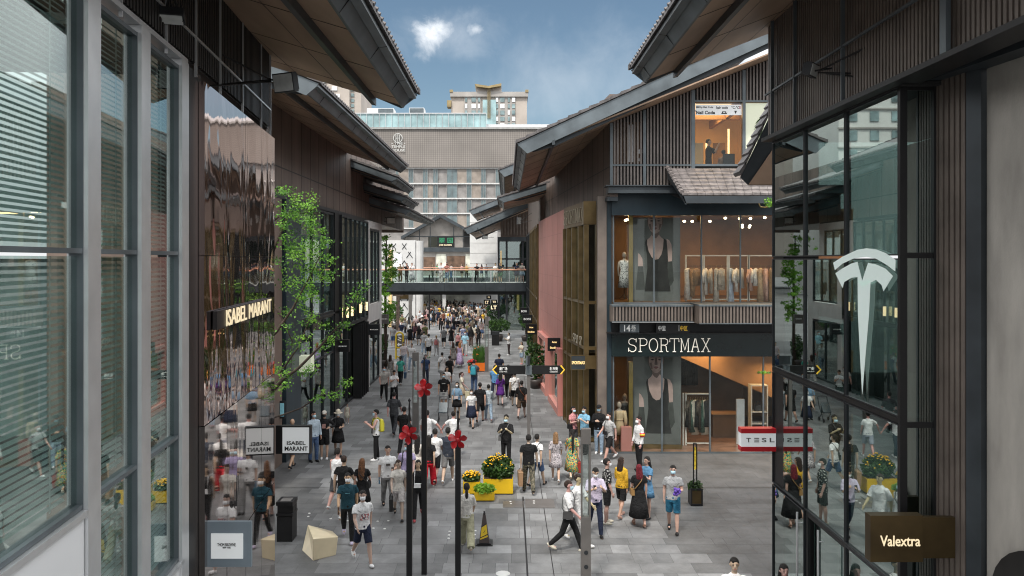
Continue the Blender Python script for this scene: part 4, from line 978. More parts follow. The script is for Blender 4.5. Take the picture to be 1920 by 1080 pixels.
for k in range(5):
    ya = 47+k*4.2; yb = ya+4.0
    def pq(Y): t_ = (Y-46.8)/(68-46.8); return tuple(Vector(q0).lerp(Vector(q1), t_))
    fr = MB()
    for yy in (ya, (ya+yb)/2, yb): fr.slab(pq(yy-.08), pq(yy+.08), -.1, .1, 0, 9.1)
    for z in (.02, 3.2, 4.6, 8.95): fr.slab(pq(ya), pq(yb), -.08, .07, z, z+.14)
    wn = fr.build('window', 'gold' if k < 3 else 'dark_metal', b); MB().slab(pq(ya), pq(yb), -.03, -.02, .1, 9).build('pane', 'dark_glass', wn)
MB().slab((1.97, 46.9), (1.97, 74), -.3, 0, 9.2, 12.8).build('cladding_wall', 'cladding', b)
roof(b, -.45, 12.5, 1, 49.5, 76, 6.5, .40, .34, board=.5, beam=1.0)
roof(b, -.45, 10.3, 1, 43.2, 49.3, 2.6, .30, .26, board=.3, beam=None)
# block behind the bridge on the right
b = thing('shop_building', 'dark corner building with louvred band just behind the footbridge on the right', 'building', (1, 82, 0))
MB().box(-.8, 6, 79.5, 96, 0, 1).box(-.6, 6, 79.2, 96, 9.2, 13.4).build('wall', 'cladding', b)
lv = MB(); louvres(lv, (-.6, 79.15), (3.2, 79.15), 9.4, 12.4, .3, .14, .1, 0, -1); lv.build('slat', 'louvre', b)
MB().box(-.9, 3.4, 78.9, 79.2, 8.85, 9.25).build('cornice', 'slate_dark', b)
MB().box(-.85, 3.3, 79.8, 80, 0, 8.85).box(-.85, -.75, 80, 92, 0, 8.85).build('inner_wall', 'room_grey', b)
fr = MB()
for x in (-.8, .0, 1.6, 2.6): fr.box(x-.1, x+.1, 79.2, 79.4, 0, 8.85)
fr.box(-.8, 3, 79.22, 79.38, 4.3, 4.9).box(-.8, 3, 79.22, 79.38, 7, 7.15)
wn = fr.build('window', 'dark_metal', b); MB().box(-.75, 3, 79.32, 79.34, 0, 8.8).build('pane', 'mid_glass', wn)
MB().box(-.62, -.5, 79.1, 79.2, 6.1, 7.9).box(1.0, 1.25, 79.4, 79.5, 2, 4).build('wall_lamp', 'warm_glow', b)
roof(b, -3.95, 9.85, 1, 74.6, 96, 8, .44, .38, board=.6, beam=1.2)
roof(b, -3.9, 12.1, 1, 84, 98, 8, .40, .35, board=.5, beam=1.0)
# ------------------------------------------------------------------ footbridge
b = thing('footbridge', 'dark steel footbridge with glass balustrade crossing the street', 'footbridge', (-4.5, 69.5, 3.9))
zb = 5.0
MB().box(-11.2, 1.9, 69, 72, 4.82, 5.0).build('deck', 'concrete', b)
MB().box(-11.2, 1.9, 68.85, 69, 4.28, 5.02).box(-11.2, 1.9, 72, 72.15, 4.28, 5.02).build('girder', 'slate_dark', b)
MB().box(-11.1, 1.85, 69.05, 69.25, 3.98, 4.279).box(-11.1, 1.85, 71.8, 72, 3.98, 4.279).box(-11.1, 1.85, 69.26, 71.79, 4.25, 4.4).build('girder', 'black_metal', b)
j = MB()
for k in range(8): j.box(-10.6+k*1.75, -10.58+k*1.75, 68.835, 68.85, 4.28, 5.02)
j.build('girder_joint', 'black_metal', b)
for Y in (68.95, 72.05):
    MB().box(-11.2, 1.9, Y-.008, Y+.008, 5.02, 6.05).build('balustrade_glass', 'rail_glass', b)
    pm('rail_wood', (.42, .20, .12), .5); MB().tube([(-11.2, Y, 6.12), (1.9, Y, 6.12)], .055, 8).build('handrail', 'rail_wood', b)
    for k in range(9): MB().box(-11.0+k*1.6, -10.96+k*1.6, Y-.02, Y+.02, 5.02, 6.1).build('baluster', 'silver', b)
# terrace behind the bridge
b = thing('terrace', 'raised glass railed terrace in front of the gabled restaurant beyond the footbridge', 'terrace', (-5, 97, 4))
MB().box(-16, 0, 95, 112, 4.3, 4.75).build('deck', 'concrete', b); MB().box(-16, 0, 94.9, 95, 4.2, 4.9).build('edge_beam', 'slate_dark', b); MB().box(-16, 0, 95.0, 95.03, 4.9, 6.0).build('balustrade_glass', 'rail_glass', b); MB().tube([(-16, 95, 6.05), (0, 95, 6.05)], .06).build('handrail', 'rail_wood', b)
cs = MB()
for x in (-15, -11, -7.5, -1): cs.box(x-.2, x+.2, 96, 96.4, 0, 4.29)
cs.build('column', 'white_stone', b)
# ------------------------------------------------------------------ white lattice wall left of the crowd
b = thing('shop_building', 'white shop with black diamond lattice lines on its wall beyond the footbridge', 'building', (-11, 84, 0))
MB().box(-13.5, -9.6, 84, 86, 0, 9.05).build('wall', 'white_stone', b)
lt = MB()
x0, x1, zt = -12.4, -9.65, 9.0
for k in range(-6, 9):
    for sgn in (1, -1):
        xa = x0+k*1.1
        for i in range(10):
            za, zb_ = i*.9, i*.9+.62
            pa = xa+sgn*za*.72; pb_ = xa+sgn*zb_*.72
            if x0 < min(pa, pb_) and max(pa, pb_) < x1: lt.tube([(pa, 83.97, za), (pb_, 83.97, zb_)], .035, 4)
lt.build('lattice', 'dark_metal', b)
MB().box(-11.9, -11.0, 83.9, 84, 5.6, 7.6).build('sign_plate', 'white_panel', b)
MB().box(-11.3, -9.9, 83.85, 83.98, 2.9, 4.0).build('sign_plate', 'bronze', b)
MB().box(-12.35, -12.05, 83.7, 83.95, 0, 8).build('glowing_column', 'warm_glow', b)
MB().lathe((-9.3, 84.6, 0), [(.5, 0), (.5, 9)], 16).build('column', 'white_stone', b)
# ------------------------------------------------------------------ gabled restaurant closing the street
Yj = 112
b = thing('restaurant_building', 'grey gabled restaurant building closing the end of the street', 'building', (-8, Yj, 0))
def j_(u, v, dy=0): return P(u, v, Yj+dy)
w_ = MB().prism([j_(760, 640), j_(885, 640), j_(885, 440), j_(826, 404), j_(760, 440)], (0, 12, 0)).build('wall', 'cladding_grey', b)
rf = MB()
for (a, c) in (((826, 401), (752, 443)), ((826, 401), (890, 436))):
    p, q = j_(*a, -1.2), j_(*c, -1.2); rf.prism([p, q, q+Vector((0, 0, -.42)), p+Vector((0, 0, -.5))], (0, 14, 0))
rf.build('roof', 'slate_dark', b)
fr = MB()
for u in (786, 806, 850, 868): fr.prism([j_(u, 470, -.06), j_(u+1.2, 470, -.06), j_(u+1.2, 425, -.06), j_(u, 425, -.06)], (0, .06, 0))
fr.prism([j_(760, 444, -.07), j_(885, 444, -.07), j_(885, 442.5, -.07), j_(760, 442.5, -.07)], (0, .07, 0)); fr.prism([j_(758, 472, -.4), j_(885, 472, -.4), j_(885, 464, -.4), j_(758, 464, -.4)], (0, .4, 0)); fr.build('wall_frame', 'slate_dark', b)
for (u0, u1, v0, v1, m) in ((803, 820, 444, 463, 'dark_glass'), (870, 881, 434, 463, 'room_dark'), (782, 816, 482, 508, 'win_brown'), (838, 872, 480, 508, 'win_brown'), (760, 780, 474, 512, 'win_cream'), (818, 836, 476, 512, 'win_cream'), (873, 882, 476, 512, 'win_cream'), (760, 885, 553, 575, 'win_cream')):
    if m == 'win_brown' and m not in M: pm(m, (.10, .06, .04), .5, 0, .5, 1.5, emit=(1, .5, .2), estr=.04); pm('win_cream', (.55, .55, .47), .5, 0, .4, .8)
    if m == 'win_cream' and m not in M: pm('win_cream', (.55, .55, .47), .5, 0, .4, .8)
    wn = MB().prism([j_(u0, v1, -.05), j_(u1, v1, -.05), j_(u1, v0, -.05), j_(u0, v0, -.05)], (0, .1, 0)).build('window', m, b)
sg = thing('restaurant_sign', 'black window sign with green characters and white words on the gable', 'sign', tuple(j_(836, 462, -.1)))
MB().prism([j_(820, 463, -.1), j_(852, 463, -.1), j_(852, 443, -.1), j_(820, 443, -.1)], (0, .04, 0)).build('panel', 'black_metal', sg)
fit_text('翠', j_(823, 456, -.12), j_(834, 446, -.12), 'green_letter', sg, font_bold=.01); fit_text('园', j_(839, 456, -.12), j_(849, 446, -.12), 'green_letter', sg, font_bold=.01); fit_text('JADE GARDEN', j_(823, 461.5, -.12), j_(847, 458, -.12), 'cream_letter', sg, font_bold=.01)
# white stone wall
b = thing('stone_wall', 'tall pale stone clad wall beside the gabled restaurant', 'wall', (-3, 101, 0))
MB().box(-4.65, -1.2, 101, 104, 0, 13).build('wall', 'white_stone', b); jt = MB()
for k in range(9): jt.box(-4.66, -1.2, 100.985, 101, 1.3+k*1.3, 1.33+k*1.3)
jt.build('joint', 'concrete', b)
# ------------------------------------------------------------------ hotel and towers behind
Yh = 150
pm('brick_tan', (.29, .25, .215), .8, 0, .22, .8); pm('brick_grey', (.265, .25, .24), .8, 0, .2, .8); pm('band_white', (.58, .58, .57), .6); pm('hotel_glass', (.14, .19, .20), .15, 0, .3, .5, spec=.8); pm('parapet_glass', (.32, .48, .50), .2, 0, .25, .35, spec=.8)
def screenmat():
    m = pm('brick_screen', (.215, .195, .178), .8, 0, .10, .25); nt = m.node_tree; b_ = nt.nodes['Principled BSDF']
    geo = nt.nodes.new('ShaderNodeNewGeometry'); wv = nt.nodes.new('ShaderNodeTexWave'); wv.inputs['Scale'].default_value = .9; wv.bands_direction = 'X'; wv.inputs['Distortion'].default_value = 0
    wz = nt.nodes.new('ShaderNodeTexWave'); wz.inputs['Scale'].default_value = .8; wz.bands_direction = 'Z'
    nt.links.new(geo.outputs['Position'], wv.inputs['Vector']); nt.links.new(geo.outputs['Position'], wz.inputs['Vector'])
    mx = [n for n in nt.nodes if n.bl_idname == 'ShaderNodeMix'][0]
    ad = nt.nodes.new('ShaderNodeMath'); ad.operation = 'MULTIPLY_ADD'; ad.inputs[1].default_value = .35; ad.inputs[2].default_value = .80; nt.links.new(wv.outputs['Fac'], ad.inputs[0])
    ad2 = nt.nodes.new('ShaderNodeMath'); ad2.operation = 'MULTIPLY_ADD'; ad2.inputs[1].default_value = .2; ad2.inputs[2].default_value = .9; nt.links.new(wz.outputs['Fac'], ad2.inputs[0])
    mu = nt.nodes.new('ShaderNodeMath'); mu.operation = 'MULTIPLY'; nt.links.new(ad.outputs[0], mu.inputs[0]); nt.links.new(ad2.outputs[0], mu.inputs[1])
    m2 = nt.nodes.new('ShaderNodeMix'); m2.data_type = 'RGBA'; m2.blend_type = 'MULTIPLY'; m2.inputs[0].default_value = 1; nt.links.new(mx.outputs[2], m2.inputs[6]); nt.links.new(mu.outputs[0], m2.inputs[7]); nt.links.new(m2.outputs[2], b_.inputs['Base Color'])
screenmat()
b = thing('hotel_building', 'wide brick hotel with perforated upper screen and glass roof parapet', 'building', (-8, Yh, 0))
def h_(u, v, dy=0): return P(u, v, Yh+dy)
def pl_(mb, u0, u1, v0, v1, dy=0, th=.3): mb.prism([h_(u0, v1, dy), h_(u1, v1, dy), h_(u1, v0, dy), h_(u0, v0, dy)], (0, th, 0))
m = MB(); pl_(m, 560, 1140, 314, 560, 0, 20); m.build('wall', 'brick_grey', b)
m = MB(); pl_(m, 560, 1140, 242, 314, -.6, 20); m.build('brick_screen', 'brick_screen', b)
m = MB(); pl_(m, 555, 1145, 238.5, 242, -.9, 20); m.build('cornice', 'concrete', b)
bd = MB()
for v in (315, 344, 372, 400, 428): pl_(bd, 716, 1000, v-.9, v+1.4, -.35, .35)
bd.build('floor_band', 'band_white', b)
rr = random.Random(8)
cols_ = [(742, 747), (766, 775), (793, 802), (812, 821), (838, 857), (875, 884), (902, 911), (929, 938), (955, 964)]
gaps = [(747, 766), (775, 793), (802, 812), (821, 838), (857, 875), (884, 902), (911, 929), (938, 955)]
for i, (a, c) in enumerate(gaps):
    for j, (v0, v1) in enumerate(((316.5, 343), (345.5, 371), (373.5, 399), (401.5, 427))):
        if (i*3+j*2+i*j) % 5 in (0, 2): tn = MB(); pl_(tn, a+.5, c-.5, v0, v1, -.12, .12); tn.build('brick_panel', 'brick_tan', b)
for (a, c) in cols_:
    for (v0, v1) in ((317, 343), (346, 371), (375, 399), (403, 426)):
        f = MB(); pl_(f, a-.4, c+.4, v0-.4, v0+.3, -.25, .25); pl_(f, a-.4, c+.4, v1-.3, v1+.4, -.25, .25); pl_(f, a-.4, a+.3, v0+.3, v1-.3, -.25, .25); pl_(f, c-.3, c+.4, v0+.3, v1-.3, -.25, .25); pl_(f, (a+c)/2-.2, (a+c)/2+.2, v0+.3, v1-.3, -.22, .22)
        wn = f.build('window', 'concrete', b); g = MB(); pl_(g, a, c, v0, v1, -.1, .08); g.build('pane', 'hotel_glass', wn)
g = MB(); pl_(g, 640, 912, 213, 238.4, 2, .2); g.build('parapet_glass', 'parapet_glass', b)
fr = MB()
for k in range(24): u = 640+k*11.8; pl_(fr, u, u+.6, 212, 238.4, 1.8, .2)
pl_(fr, 640, 912, 211.5, 213, 1.75, .2); pl_(fr, 912, 1140, 233, 238.4, 3, .2); fr.build('parapet_frame', 'silver', b)
sg = thing('hotel_sign', 'pale round emblem and hotel name letters on the perforated brick screen', 'sign', tuple(h_(746, 283, -1)))
mb = MB(); c0 = h_(746, 259, -.9); r_ = .82
mb.tube([c0+Vector((r_*math.cos(k*math.pi/12), 0, r_*math.sin(k*math.pi/12))) for k in range(25)], .09, 5)
for (a, c) in (((-.35, -.55), (-.35, .55)), ((.35, -.55), (.35, .55)), ((-.35, 0), (.35, 0)), ((0, .1), (0, .8)), ((0, -.8), (0, -.1))): mb.tube([c0+Vector((a[0], 0, a[1])), c0+Vector((c[0], 0, c[1]))], .08, 5)
pm('concrete_letter', (.52, .52, .5), .6)
mb.build('emblem', 'concrete_letter', sg)
fit_text('• THE •', h_(734, 271, -.9), h_(760, 266.5, -.9), 'concrete_letter', sg, font_bold=.02); fit_text('TEMPLE', h_(734, 277.5, -.9), h_(760, 272.5, -.9), 'concrete_letter', sg, font_bold=.02); fit_text('HOUSE', h_(734, 284, -.9), h_(760, 279, -.9), 'concrete_letter', sg, font_bold=.02)
for (u0, u1, v0, lab) in ((688, 738, 203, 'grey ventilation units on the hotel roof above the emblem'), (767, 795, 202, 'square grey ventilation unit on the middle of the hotel roof')):
    t = thing('roof_unit', lab, 'ventilation unit', tuple(h_((u0+u1)/2, 213, 6)))
    m = MB(); pl_(m, u0, u1, v0, 214, 6, 3); m.build('casing', 'white_panel', t); m = MB(); pl_(m, u0+(u1-u0)*.42 if u1-u0 > 40 else u0+1, u1-1, v0+.8, 213, 5.8, .2); m.build('grille', 'slate_metal', t)
pm('tower_wall', (.46, .41, .365), .8, 0, .1, .2); pm('tower_trim', (.30, .23, .11), .6, 0, .2, .5); pm('tower_grey', (.36, .34, .32), .8, 0, .15, .2); pm('tower_glass', (.22, .30, .31), .2, 0, .4, .4)
Yt = 260
def t_(u, v, dy=0): return P(u, v, Yt+dy)
def pt_(mb, u0, u1, v0, v1, dy=0, th=.5): mb.prism([t_(u0, v1, dy), t_(u1, v1, dy), t_(u1, v0, dy), t_(u0, v0, dy)], (0, th, 0))
b = thing('tower_block', 'beige high rise with golden swept roof crown behind the hotel', 'building', tuple(Vector((-8, Yt, 0))))
m = MB(); pt_(m, 846, 988, 176, 500, 0, 15); pt_(m, 893, 940, 164, 176, 0, 15); m.build('wall', 'tower_wall', b)
m = MB(); pt_(m, 844, 990, 172, 181, -.8, 16); pt_(m, 892, 940, 170, 173, -.6, 10); pt_(m, 870, 902, 181, 240, -.3, .3); pt_(m, 928, 966, 181, 240, -.3, .3); m.build('cornice', 'tower_grey', b)
m = MB(); m.prism([t_(890, 157, -2), t_(893, 162, -2), t_(916, 165, -2), t_(940, 161, -2), t_(940, 156, -2), t_(916, 161, -2)], (0, 14, 0)); pt_(m, 843, 849, 168, 173, -1, 2); pt_(m, 985, 991, 168, 173, -1, 2)
for k in range(4): pt_(m, 914+k*1.6, 914.6+k*1.6, 165, 222, -1.2, .3)
pt_(m, 838, 846, 188, 200, -1, 4); m.build('roof', 'tower_trim', b)
for i in range(5):
    v = 183+i*12
    for (a, c) in ((872, 876), (884, 892), (896, 900), (930, 934), (938, 946), (952, 956), (960, 966)):
        f = MB(); pt_(f, a, c, v, v+8, -.5, .15); f.build('window', 'tower_glass' if (i+a) % 3 else 'white_panel', b)
m = MB(); pt_(m, 905, 930, 187, 240, -.8, .4); m.build('glass_bay', 'parapet_glass', b)
b = thing('tower_block', 'pinkish apartment high rise rising behind the left roofs', 'building', (-55, 190, 0)); Yt = 190
m = MB(); pt_(m, 440, 655, 60, 520, 0, 15); pt_(m, 655, 677, 150, 520, 1, 15); m.build('wall', 'tower_wall', b)
for i in range(12):
    for k in range(7):
        u = 478+k*24+(5 if i % 2 else 0); v = 78+i*14
        f = MB(); pt_(f, u, u+10, v, v+7.5, -.25, .2); f.build('window', 'tower_glass' if (i*k) % 3 else 'white_panel', b)
for i in range(8):
    f = MB(); pt_(f, 658, 664, 155+i*10, 161+i*10, .8, .15); f.build('window', 'tower_glass', b)
b = thing('tower_block', 'white apartment high rise standing far to the left, seen reflected in the dark glass', 'building', (-66, 150, 0)); pm('tower_white', (.62, .62, .60), .8, 0, .06, .2)
MB().box(-84, -50, 150, 168, 0, 72).build('wall', 'tower_white', b)
for i in range(13):
    for k in range(8):
        x = -82+k*4.1; z = 22+i*3.6; MB().box(x, x+1.7, 149.8, 150.2, z, z+1.9).build('window', 'tower_glass', b)
    MB().box(-84.2, -49.8, 149.7, 150.1, 20.6+i*3.6, 20.9+i*3.6).build('floor_band', 'tower_grey', b)

# ------------------------------------------------------------------ hanging and projecting signs
def sign_box(name, label, u0, u1, v0, v1, Y, depth, mat, arm=None, cat='shop sign', frame=None, group=None):
    a = P(u0, v1, Y); c = P(u1, v0, Y)
    t = thing(name, label, cat, ((a.x+c.x)/2, Y+depth/2, a.z), group)
    if frame:
        MB().box(a.x, c.x, Y, Y+depth, a.z, a.z+.025).box(a.x, c.x, Y, Y+depth, c.z-.025, c.z).box(a.x, a.x+.025, Y, Y+depth, a.z+.0251, c.z-.0251).box(c.x-.025, c.x, Y, Y+depth, a.z+.0251, c.z-.0251).build('frame', frame, t)
        MB().box(a.x+.0252, c.x-.0252, Y+.01, Y+depth-.01, a.z+.0252, c.z-.0252).build('panel', mat, t)
    else: smart(MB().box(a.x, c.x, Y, Y+depth, a.z, c.z).build('panel', mat, t))
    if arm:
        q = P(arm[0], arm[2], Y); r = P(arm[1], arm[3], Y); MB().box(q.x, r.x, Y+depth*.25, Y+depth*.75, q.z, r.z).build('bracket', arm[4], t)
    return t
def sign_text(t, body, u0, u1, v0, v1, Y, mat, bold=.0):
    return fit_text(body, P(u0, v1, Y)-Vector((0, .004, 0)), P(u1, v0, Y)-Vector((0, .004, 0)), mat, t, font_bold=bold)
Y = 10.9
t = sign_box('shop_sign', 'grey blue box sign with a white centre plate at the lower left', 371, 471, 978, 1063, Y, .05, 'blue_grey', (359, 371, 1062, 982, 'blue_grey'))
a = P(396, 1047, Y); c = P(456, 1000, Y); MB().box(a.x, c.x, Y-.012, Y-.001, a.z, c.z).build('plate', 'lightbox', t)
rb = MB()
for k in range(3): q = P(372+k*3.2, 1062, Y); rb.box(q.x, q.x+.006, Y-.012, Y-.001, q.z+.02, q.z+.56)
rb.build('groove', 'slate_metal', t)
sign_text(t, 'THOM BROWNE.', 408, 443, 1018, 1024, Y-.012, 'black_letter'); sign_text(t, 'NEW YORK', 418, 433, 1025, 1028, Y-.012, 'black_letter')
Y = 16.2
t = sign_box('shop_sign', 'white light box sign with black capitals projecting from the mirrored wall', 527, 582, 799, 852, Y, .16, 'lightbox', (516, 527, 852, 799, 'black_metal'), frame='black_metal')
sign_text(t, 'ISABEL', 538, 573, 827, 834, Y, 'black_letter', .02); sign_text(t, 'MARANT', 534, 577, 837, 845, Y, 'black_letter', .02)
Y = 16.3
t = sign_box('shop_sign', 'white box sign with red bands projecting from the dark glass facade', 1390, 1455, 804, 846, Y, .2, 'lightbox')
for (v0, v1) in ((804, 812), (838, 846)):
    a = P(1389.5, v1, Y); c = P(1455, v0, Y); MB().box(a.x, c.x, Y-.012, Y+.21, a.z-.003, c.z+.003).build('band', 'sign_red', t)
for ch, u in (('T', 1399), ('S', 1428), ('L', 1443)): sign_text(t, ch, u, u+9, 821, 829, Y, 'totem', .015)
mb = MB()
for k in range(3): a = P(1414, 829-k*3.3, Y); c = P(1423, 827.6-k*3.3, Y); mb.box(a.x, c.x, Y-.012, Y-.002, a.z, c.z)
mb.build('lettering', 'totem', t)
Y = 10.6
t = sign_box('shop_sign', 'dark bronze box sign with glowing white letters at the lower right', 1632, 1731, 967, 1054, Y, .16, 'bronze', (1731, 1794, 1049, 972, 'bronze'))
sign_text(t, 'Valextra', 1650, 1725, 1004, 1024, Y, 'cream_letter', .01)
Y = 30.2
t = sign_box('shop_sign', 'small dark square sign with gold letters on a gold bracket by the corner store', 1070, 1098, 666, 694, Y, .12, 'slate_dark', (1098, 1124, 692, 667, 'gold'), frame='gold')
sign_text(t, 'SPORTMAX', 1072, 1097, 677, 683, Y, 'gold_letter', .01)
for (u0, u1, v0, v1, Y, lab, l1, l2) in ((1027, 1055, 634, 658, 36.6, 'black square sign with two words on the pink wall, the nearer one', 'Acne', 'Studios'), (986, 1009, 608, 627, 47.5, 'black square sign with two words behind the pink wall, the farther one', 'Acne', 'Studios')):
    t = sign_box('shop_sign', lab, u0, u1, v0, v1, Y, .2, 'black_metal', None, group='black square signs along the right side'); w_ = u1-u0
    sign_text(t, l1, u0+w_*.28, u1-w_*.4, v0+(v1-v0)*.22, v0+(v1-v0)*.38, Y, 'gold_letter', .02); sign_text(t, l2, u0+w_*.15, u1-w_*.3, v0+(v1-v0)*.66, v0+(v1-v0)*.82, Y, 'gold_letter', .02)
for (u0, u1, v0, v1, Y, lab) in ((979.5, 998, 590.5, 606, 54, 'black square sign with white capitals, nearer and lower of the two'), (975, 990, 577, 590, 62, 'black square sign with white capitals, farther and higher of the two')):
    t = sign_box('shop_sign', lab, u0, u1, v0, v1, Y, .2, 'black_metal', None); sign_text(t, 'BOSS', u0+2.5, u1-2.5, (v0+v1)/2-2, (v0+v1)/2+2, Y, 'white_letter', .02)
for (u0, u1, v0, v1, tx, Y, lab) in ((907, 919, 562, 572, 'I.T', 80.5, 'black sign with glowing letters, left one of the cluster under the bridge'), (921, 932, 562, 570, 'TII', 79.5, 'black sign with glowing letters, upper right one of the cluster under the bridge'), (918, 934, 571, 582, 'I.T', 78.7, 'larger black sign with glowing letters, lowest of the cluster under the bridge'), (912, 921, 554, 561, 'Q', 81.5, 'small dark sign with a pale round letter, topmost of the cluster under the bridge')):
    t = sign_box('shop_sign', lab, u0, u1, v0, v1, Y, .25, 'black_metal', None); sign_text(t, tx, u0+2.5, u1-2.5, v0+2, v1-2, Y, 'cream_letter', .03)
Y = 33.5
t = sign_box('shop_sign', 'cream light box sign behind the branches of the street tree', 553, 583, 668, 698, 29.3, .5, 'lightbox', None); t.children[0].data.materials[0] = M['screen_cream']
t = sign_box('shop_sign', 'long black projecting sign with small white words beside the black column', 606, 654, 637, 660, 36.2, .2, 'black_metal', None); sign_text(t, 'MAPLE MEADOW', 634, 650, 648, 650.5, 36.2, 'white_letter', .01)
t = sign_box('shop_sign', 'dark projecting sign on the white framed bay', 674, 711, 608, 628, 43.3, .3, 'dark_metal', None); sign_text(t, 'MICHAEL KORS', 694, 709, 617, 619, 43.3, 'white_letter', .01)
t = sign_box('shop_sign', 'grey projecting sign below the second street tree', 712, 728, 590, 607, 50.5, .3, 'totem', None); sign_text(t, 'SALON', 715, 726, 597, 599, 50.5, 'white_letter', .01)
t = sign_box('wall_screen', 'small dark framed screen with a blue picture on the navy pillar', 522, 534, 752, 785, 27.2, .08, 'dark_metal', None, cat='screen'); a = P(525, 781, 27.19); c = P(532.5, 756, 27.19); pm('screen_blue', (.2, .4, .45), .4, 0, .5, 3, emit=(.3, .8, 1), estr=.1); MB().box(a.x, c.x, 27.18, 27.195, a.z, c.z).build('display', 'screen_blue', t)
# yellow loop sign
g = G(748, 673); t = thing('arrow_sign', 'yellow round ended frame sign with white arrow and script standing in the street', 'sign', g); Yg = g.y
def lp(u, v): return P(u, v, Yg)
pts = [lp(742.5, 668)]+[lp(742.5, 630)]+[lp(749.3-6.8*math.cos(k*math.pi/8), 630-6.5*math.sin(k*math.pi/8)) for k in range(1, 8)]+[lp(756, 630), lp(756, 652), lp(743, 652)]
pts[0] = Vector((lp(742.5, 668).x, Yg, .0)); MB().tube(pts, .06, 6).tube([lp(742.6, 668), g+Vector((.15, .35, .02))], .05, 6).build('frame', 'yellow_paint', t)
MB().box(lp(744, 0).x, lp(755, 0).x, Yg+.0, Yg+.02, lp(0, 651).z, lp(0, 629).z).build('panel', 'totem', t)
mb = MB().tube([lp(753, 646), lp(746, 646)], .045, 5).tube([lp(748.5, 649), lp(745.5, 646), lp(748.5, 643)], .045, 5).build('arrow_mark', 'white_letter', t); MB().tube([lp(752, 639), lp(746, 637), lp(752.5, 634), lp(747, 632)], .04, 5).build('lettering', 'white_letter', t)
for v in []: pass
# direction signpost
g = G(991, 850); t = thing('signpost', 'grey signpost with two black arrow boards edged in yellow', 'signpost', g); Yg = g.y
def sp_(u, v, dy=0): return P(u, v, Yg+dy)
MB().box(sp_(988.5, 0).x, sp_(994.5, 0).x, Yg-.06, Yg+.06, 0, sp_(0, 685).z).box(sp_(987, 0).x, sp_(995, 0).x, Yg-.1, Yg+.1, 0, .06).build('pole', 'totem', t)
MB().box(sp_(985.5, 0).x, sp_(997, 0).x, Yg-.10, Yg+.10, sp_(0, 702).z, sp_(0, 685).z).build('bracket', 'slate_metal', t)
for (tip, u0, u1, txt, sub, l0, l1) in ((924, 931, 985, '漫广场', 'Lively Plaza', 936, 951), (1058, 1051, 998, '糠市街', 'KANGSHI ST.', 1031, 1046)):
    v0, v1 = 685.5, 701.5; m_ = (v0+v1)/2
    bd = MB().prism([sp_(u0, v1, -.03), sp_(u1, v1, -.03), sp_(u1, v0, -.03), sp_(u0, v0, -.03), sp_(tip, m_, -.03)], (0, .06, 0)).build('arrow_board', 'black_metal', t)
    MB().tube([sp_(u0+.3, v0, -.035), sp_(tip, m_, -.035), sp_(u0+.3, v1, -.035)], .028, 5).build('arrow_edge', 'yellow_letter', bd)
    fit_text(txt, sp_(l0, 694.5, -.035), sp_(l1, 688, -.035), 'white_letter', bd, font_bold=.01); fit_text(sub, sp_(l0, 698.3, -.035), sp_(l1, 696, -.035), 'white_letter', bd, font_bold=.01)
hb = MB().hexa([sp_(986, 684, -.3), sp_(989, 684, -.3), sp_(994, 684, .5), sp_(991, 684, .5), sp_(986, 667, -.3), sp_(989, 667, -.3), sp_(994, 667, .5), sp_(991, 667, .5)]).build('arrow_board', 'slate_metal', t)
# totems
for (u0, u1, vt, vb, va, vc, lab) in ((1090, 1108, 805, 1112, 833, 970, 'tall grey metal totem with an open glazed middle in the right foreground'), (773, 784.5, 661, 812, 677, 755, 'grey metal totem with an open middle behind the flower poles'), (909, 916, 596, 697, 610, 650, 'narrow grey metal totem beside the orange planter')):
    g = G((u0+u1)/2, vb); t = thing('totem', lab, 'totem', g, 'grey metal totems along the street'); Yg = g.y
    q = lambda u, v: P(u, v, Yg)
    x0, x1 = q(u0, 0).x, q(u1, 0).x; w_ = x1-x0; zt, za, zc = q(0, vt).z, q(0, va).z, q(0, vc).z
    smart(MB().box(x0, x1, Yg, Yg+.16, za, zt).build('cap', 'totem', t)); smart(MB().box(x0, x1, Yg, Yg+.16, .0, zc).build('base', 'totem', t))
    MB().box(x0, x0+w_*.14, Yg+.01, Yg+.15, zc, za).box(x1-w_*.2, x1, Yg+.01, Yg+.15, zc, za).build('post', 'totem', t)
    MB().box(x0+w_*.141, x1-w_*.201, Yg+.05, Yg+.06, zc, za).build('pane', 'rail_glass', t)
    if u0 == 1090:
        mb = MB()
        for zz in (.55, .85): mb.disc(((x0+x1)/2, Yg-.004, zz), .045, (0, 1, 0), .01)
        mb.build('dial', 'dark_metal', t)
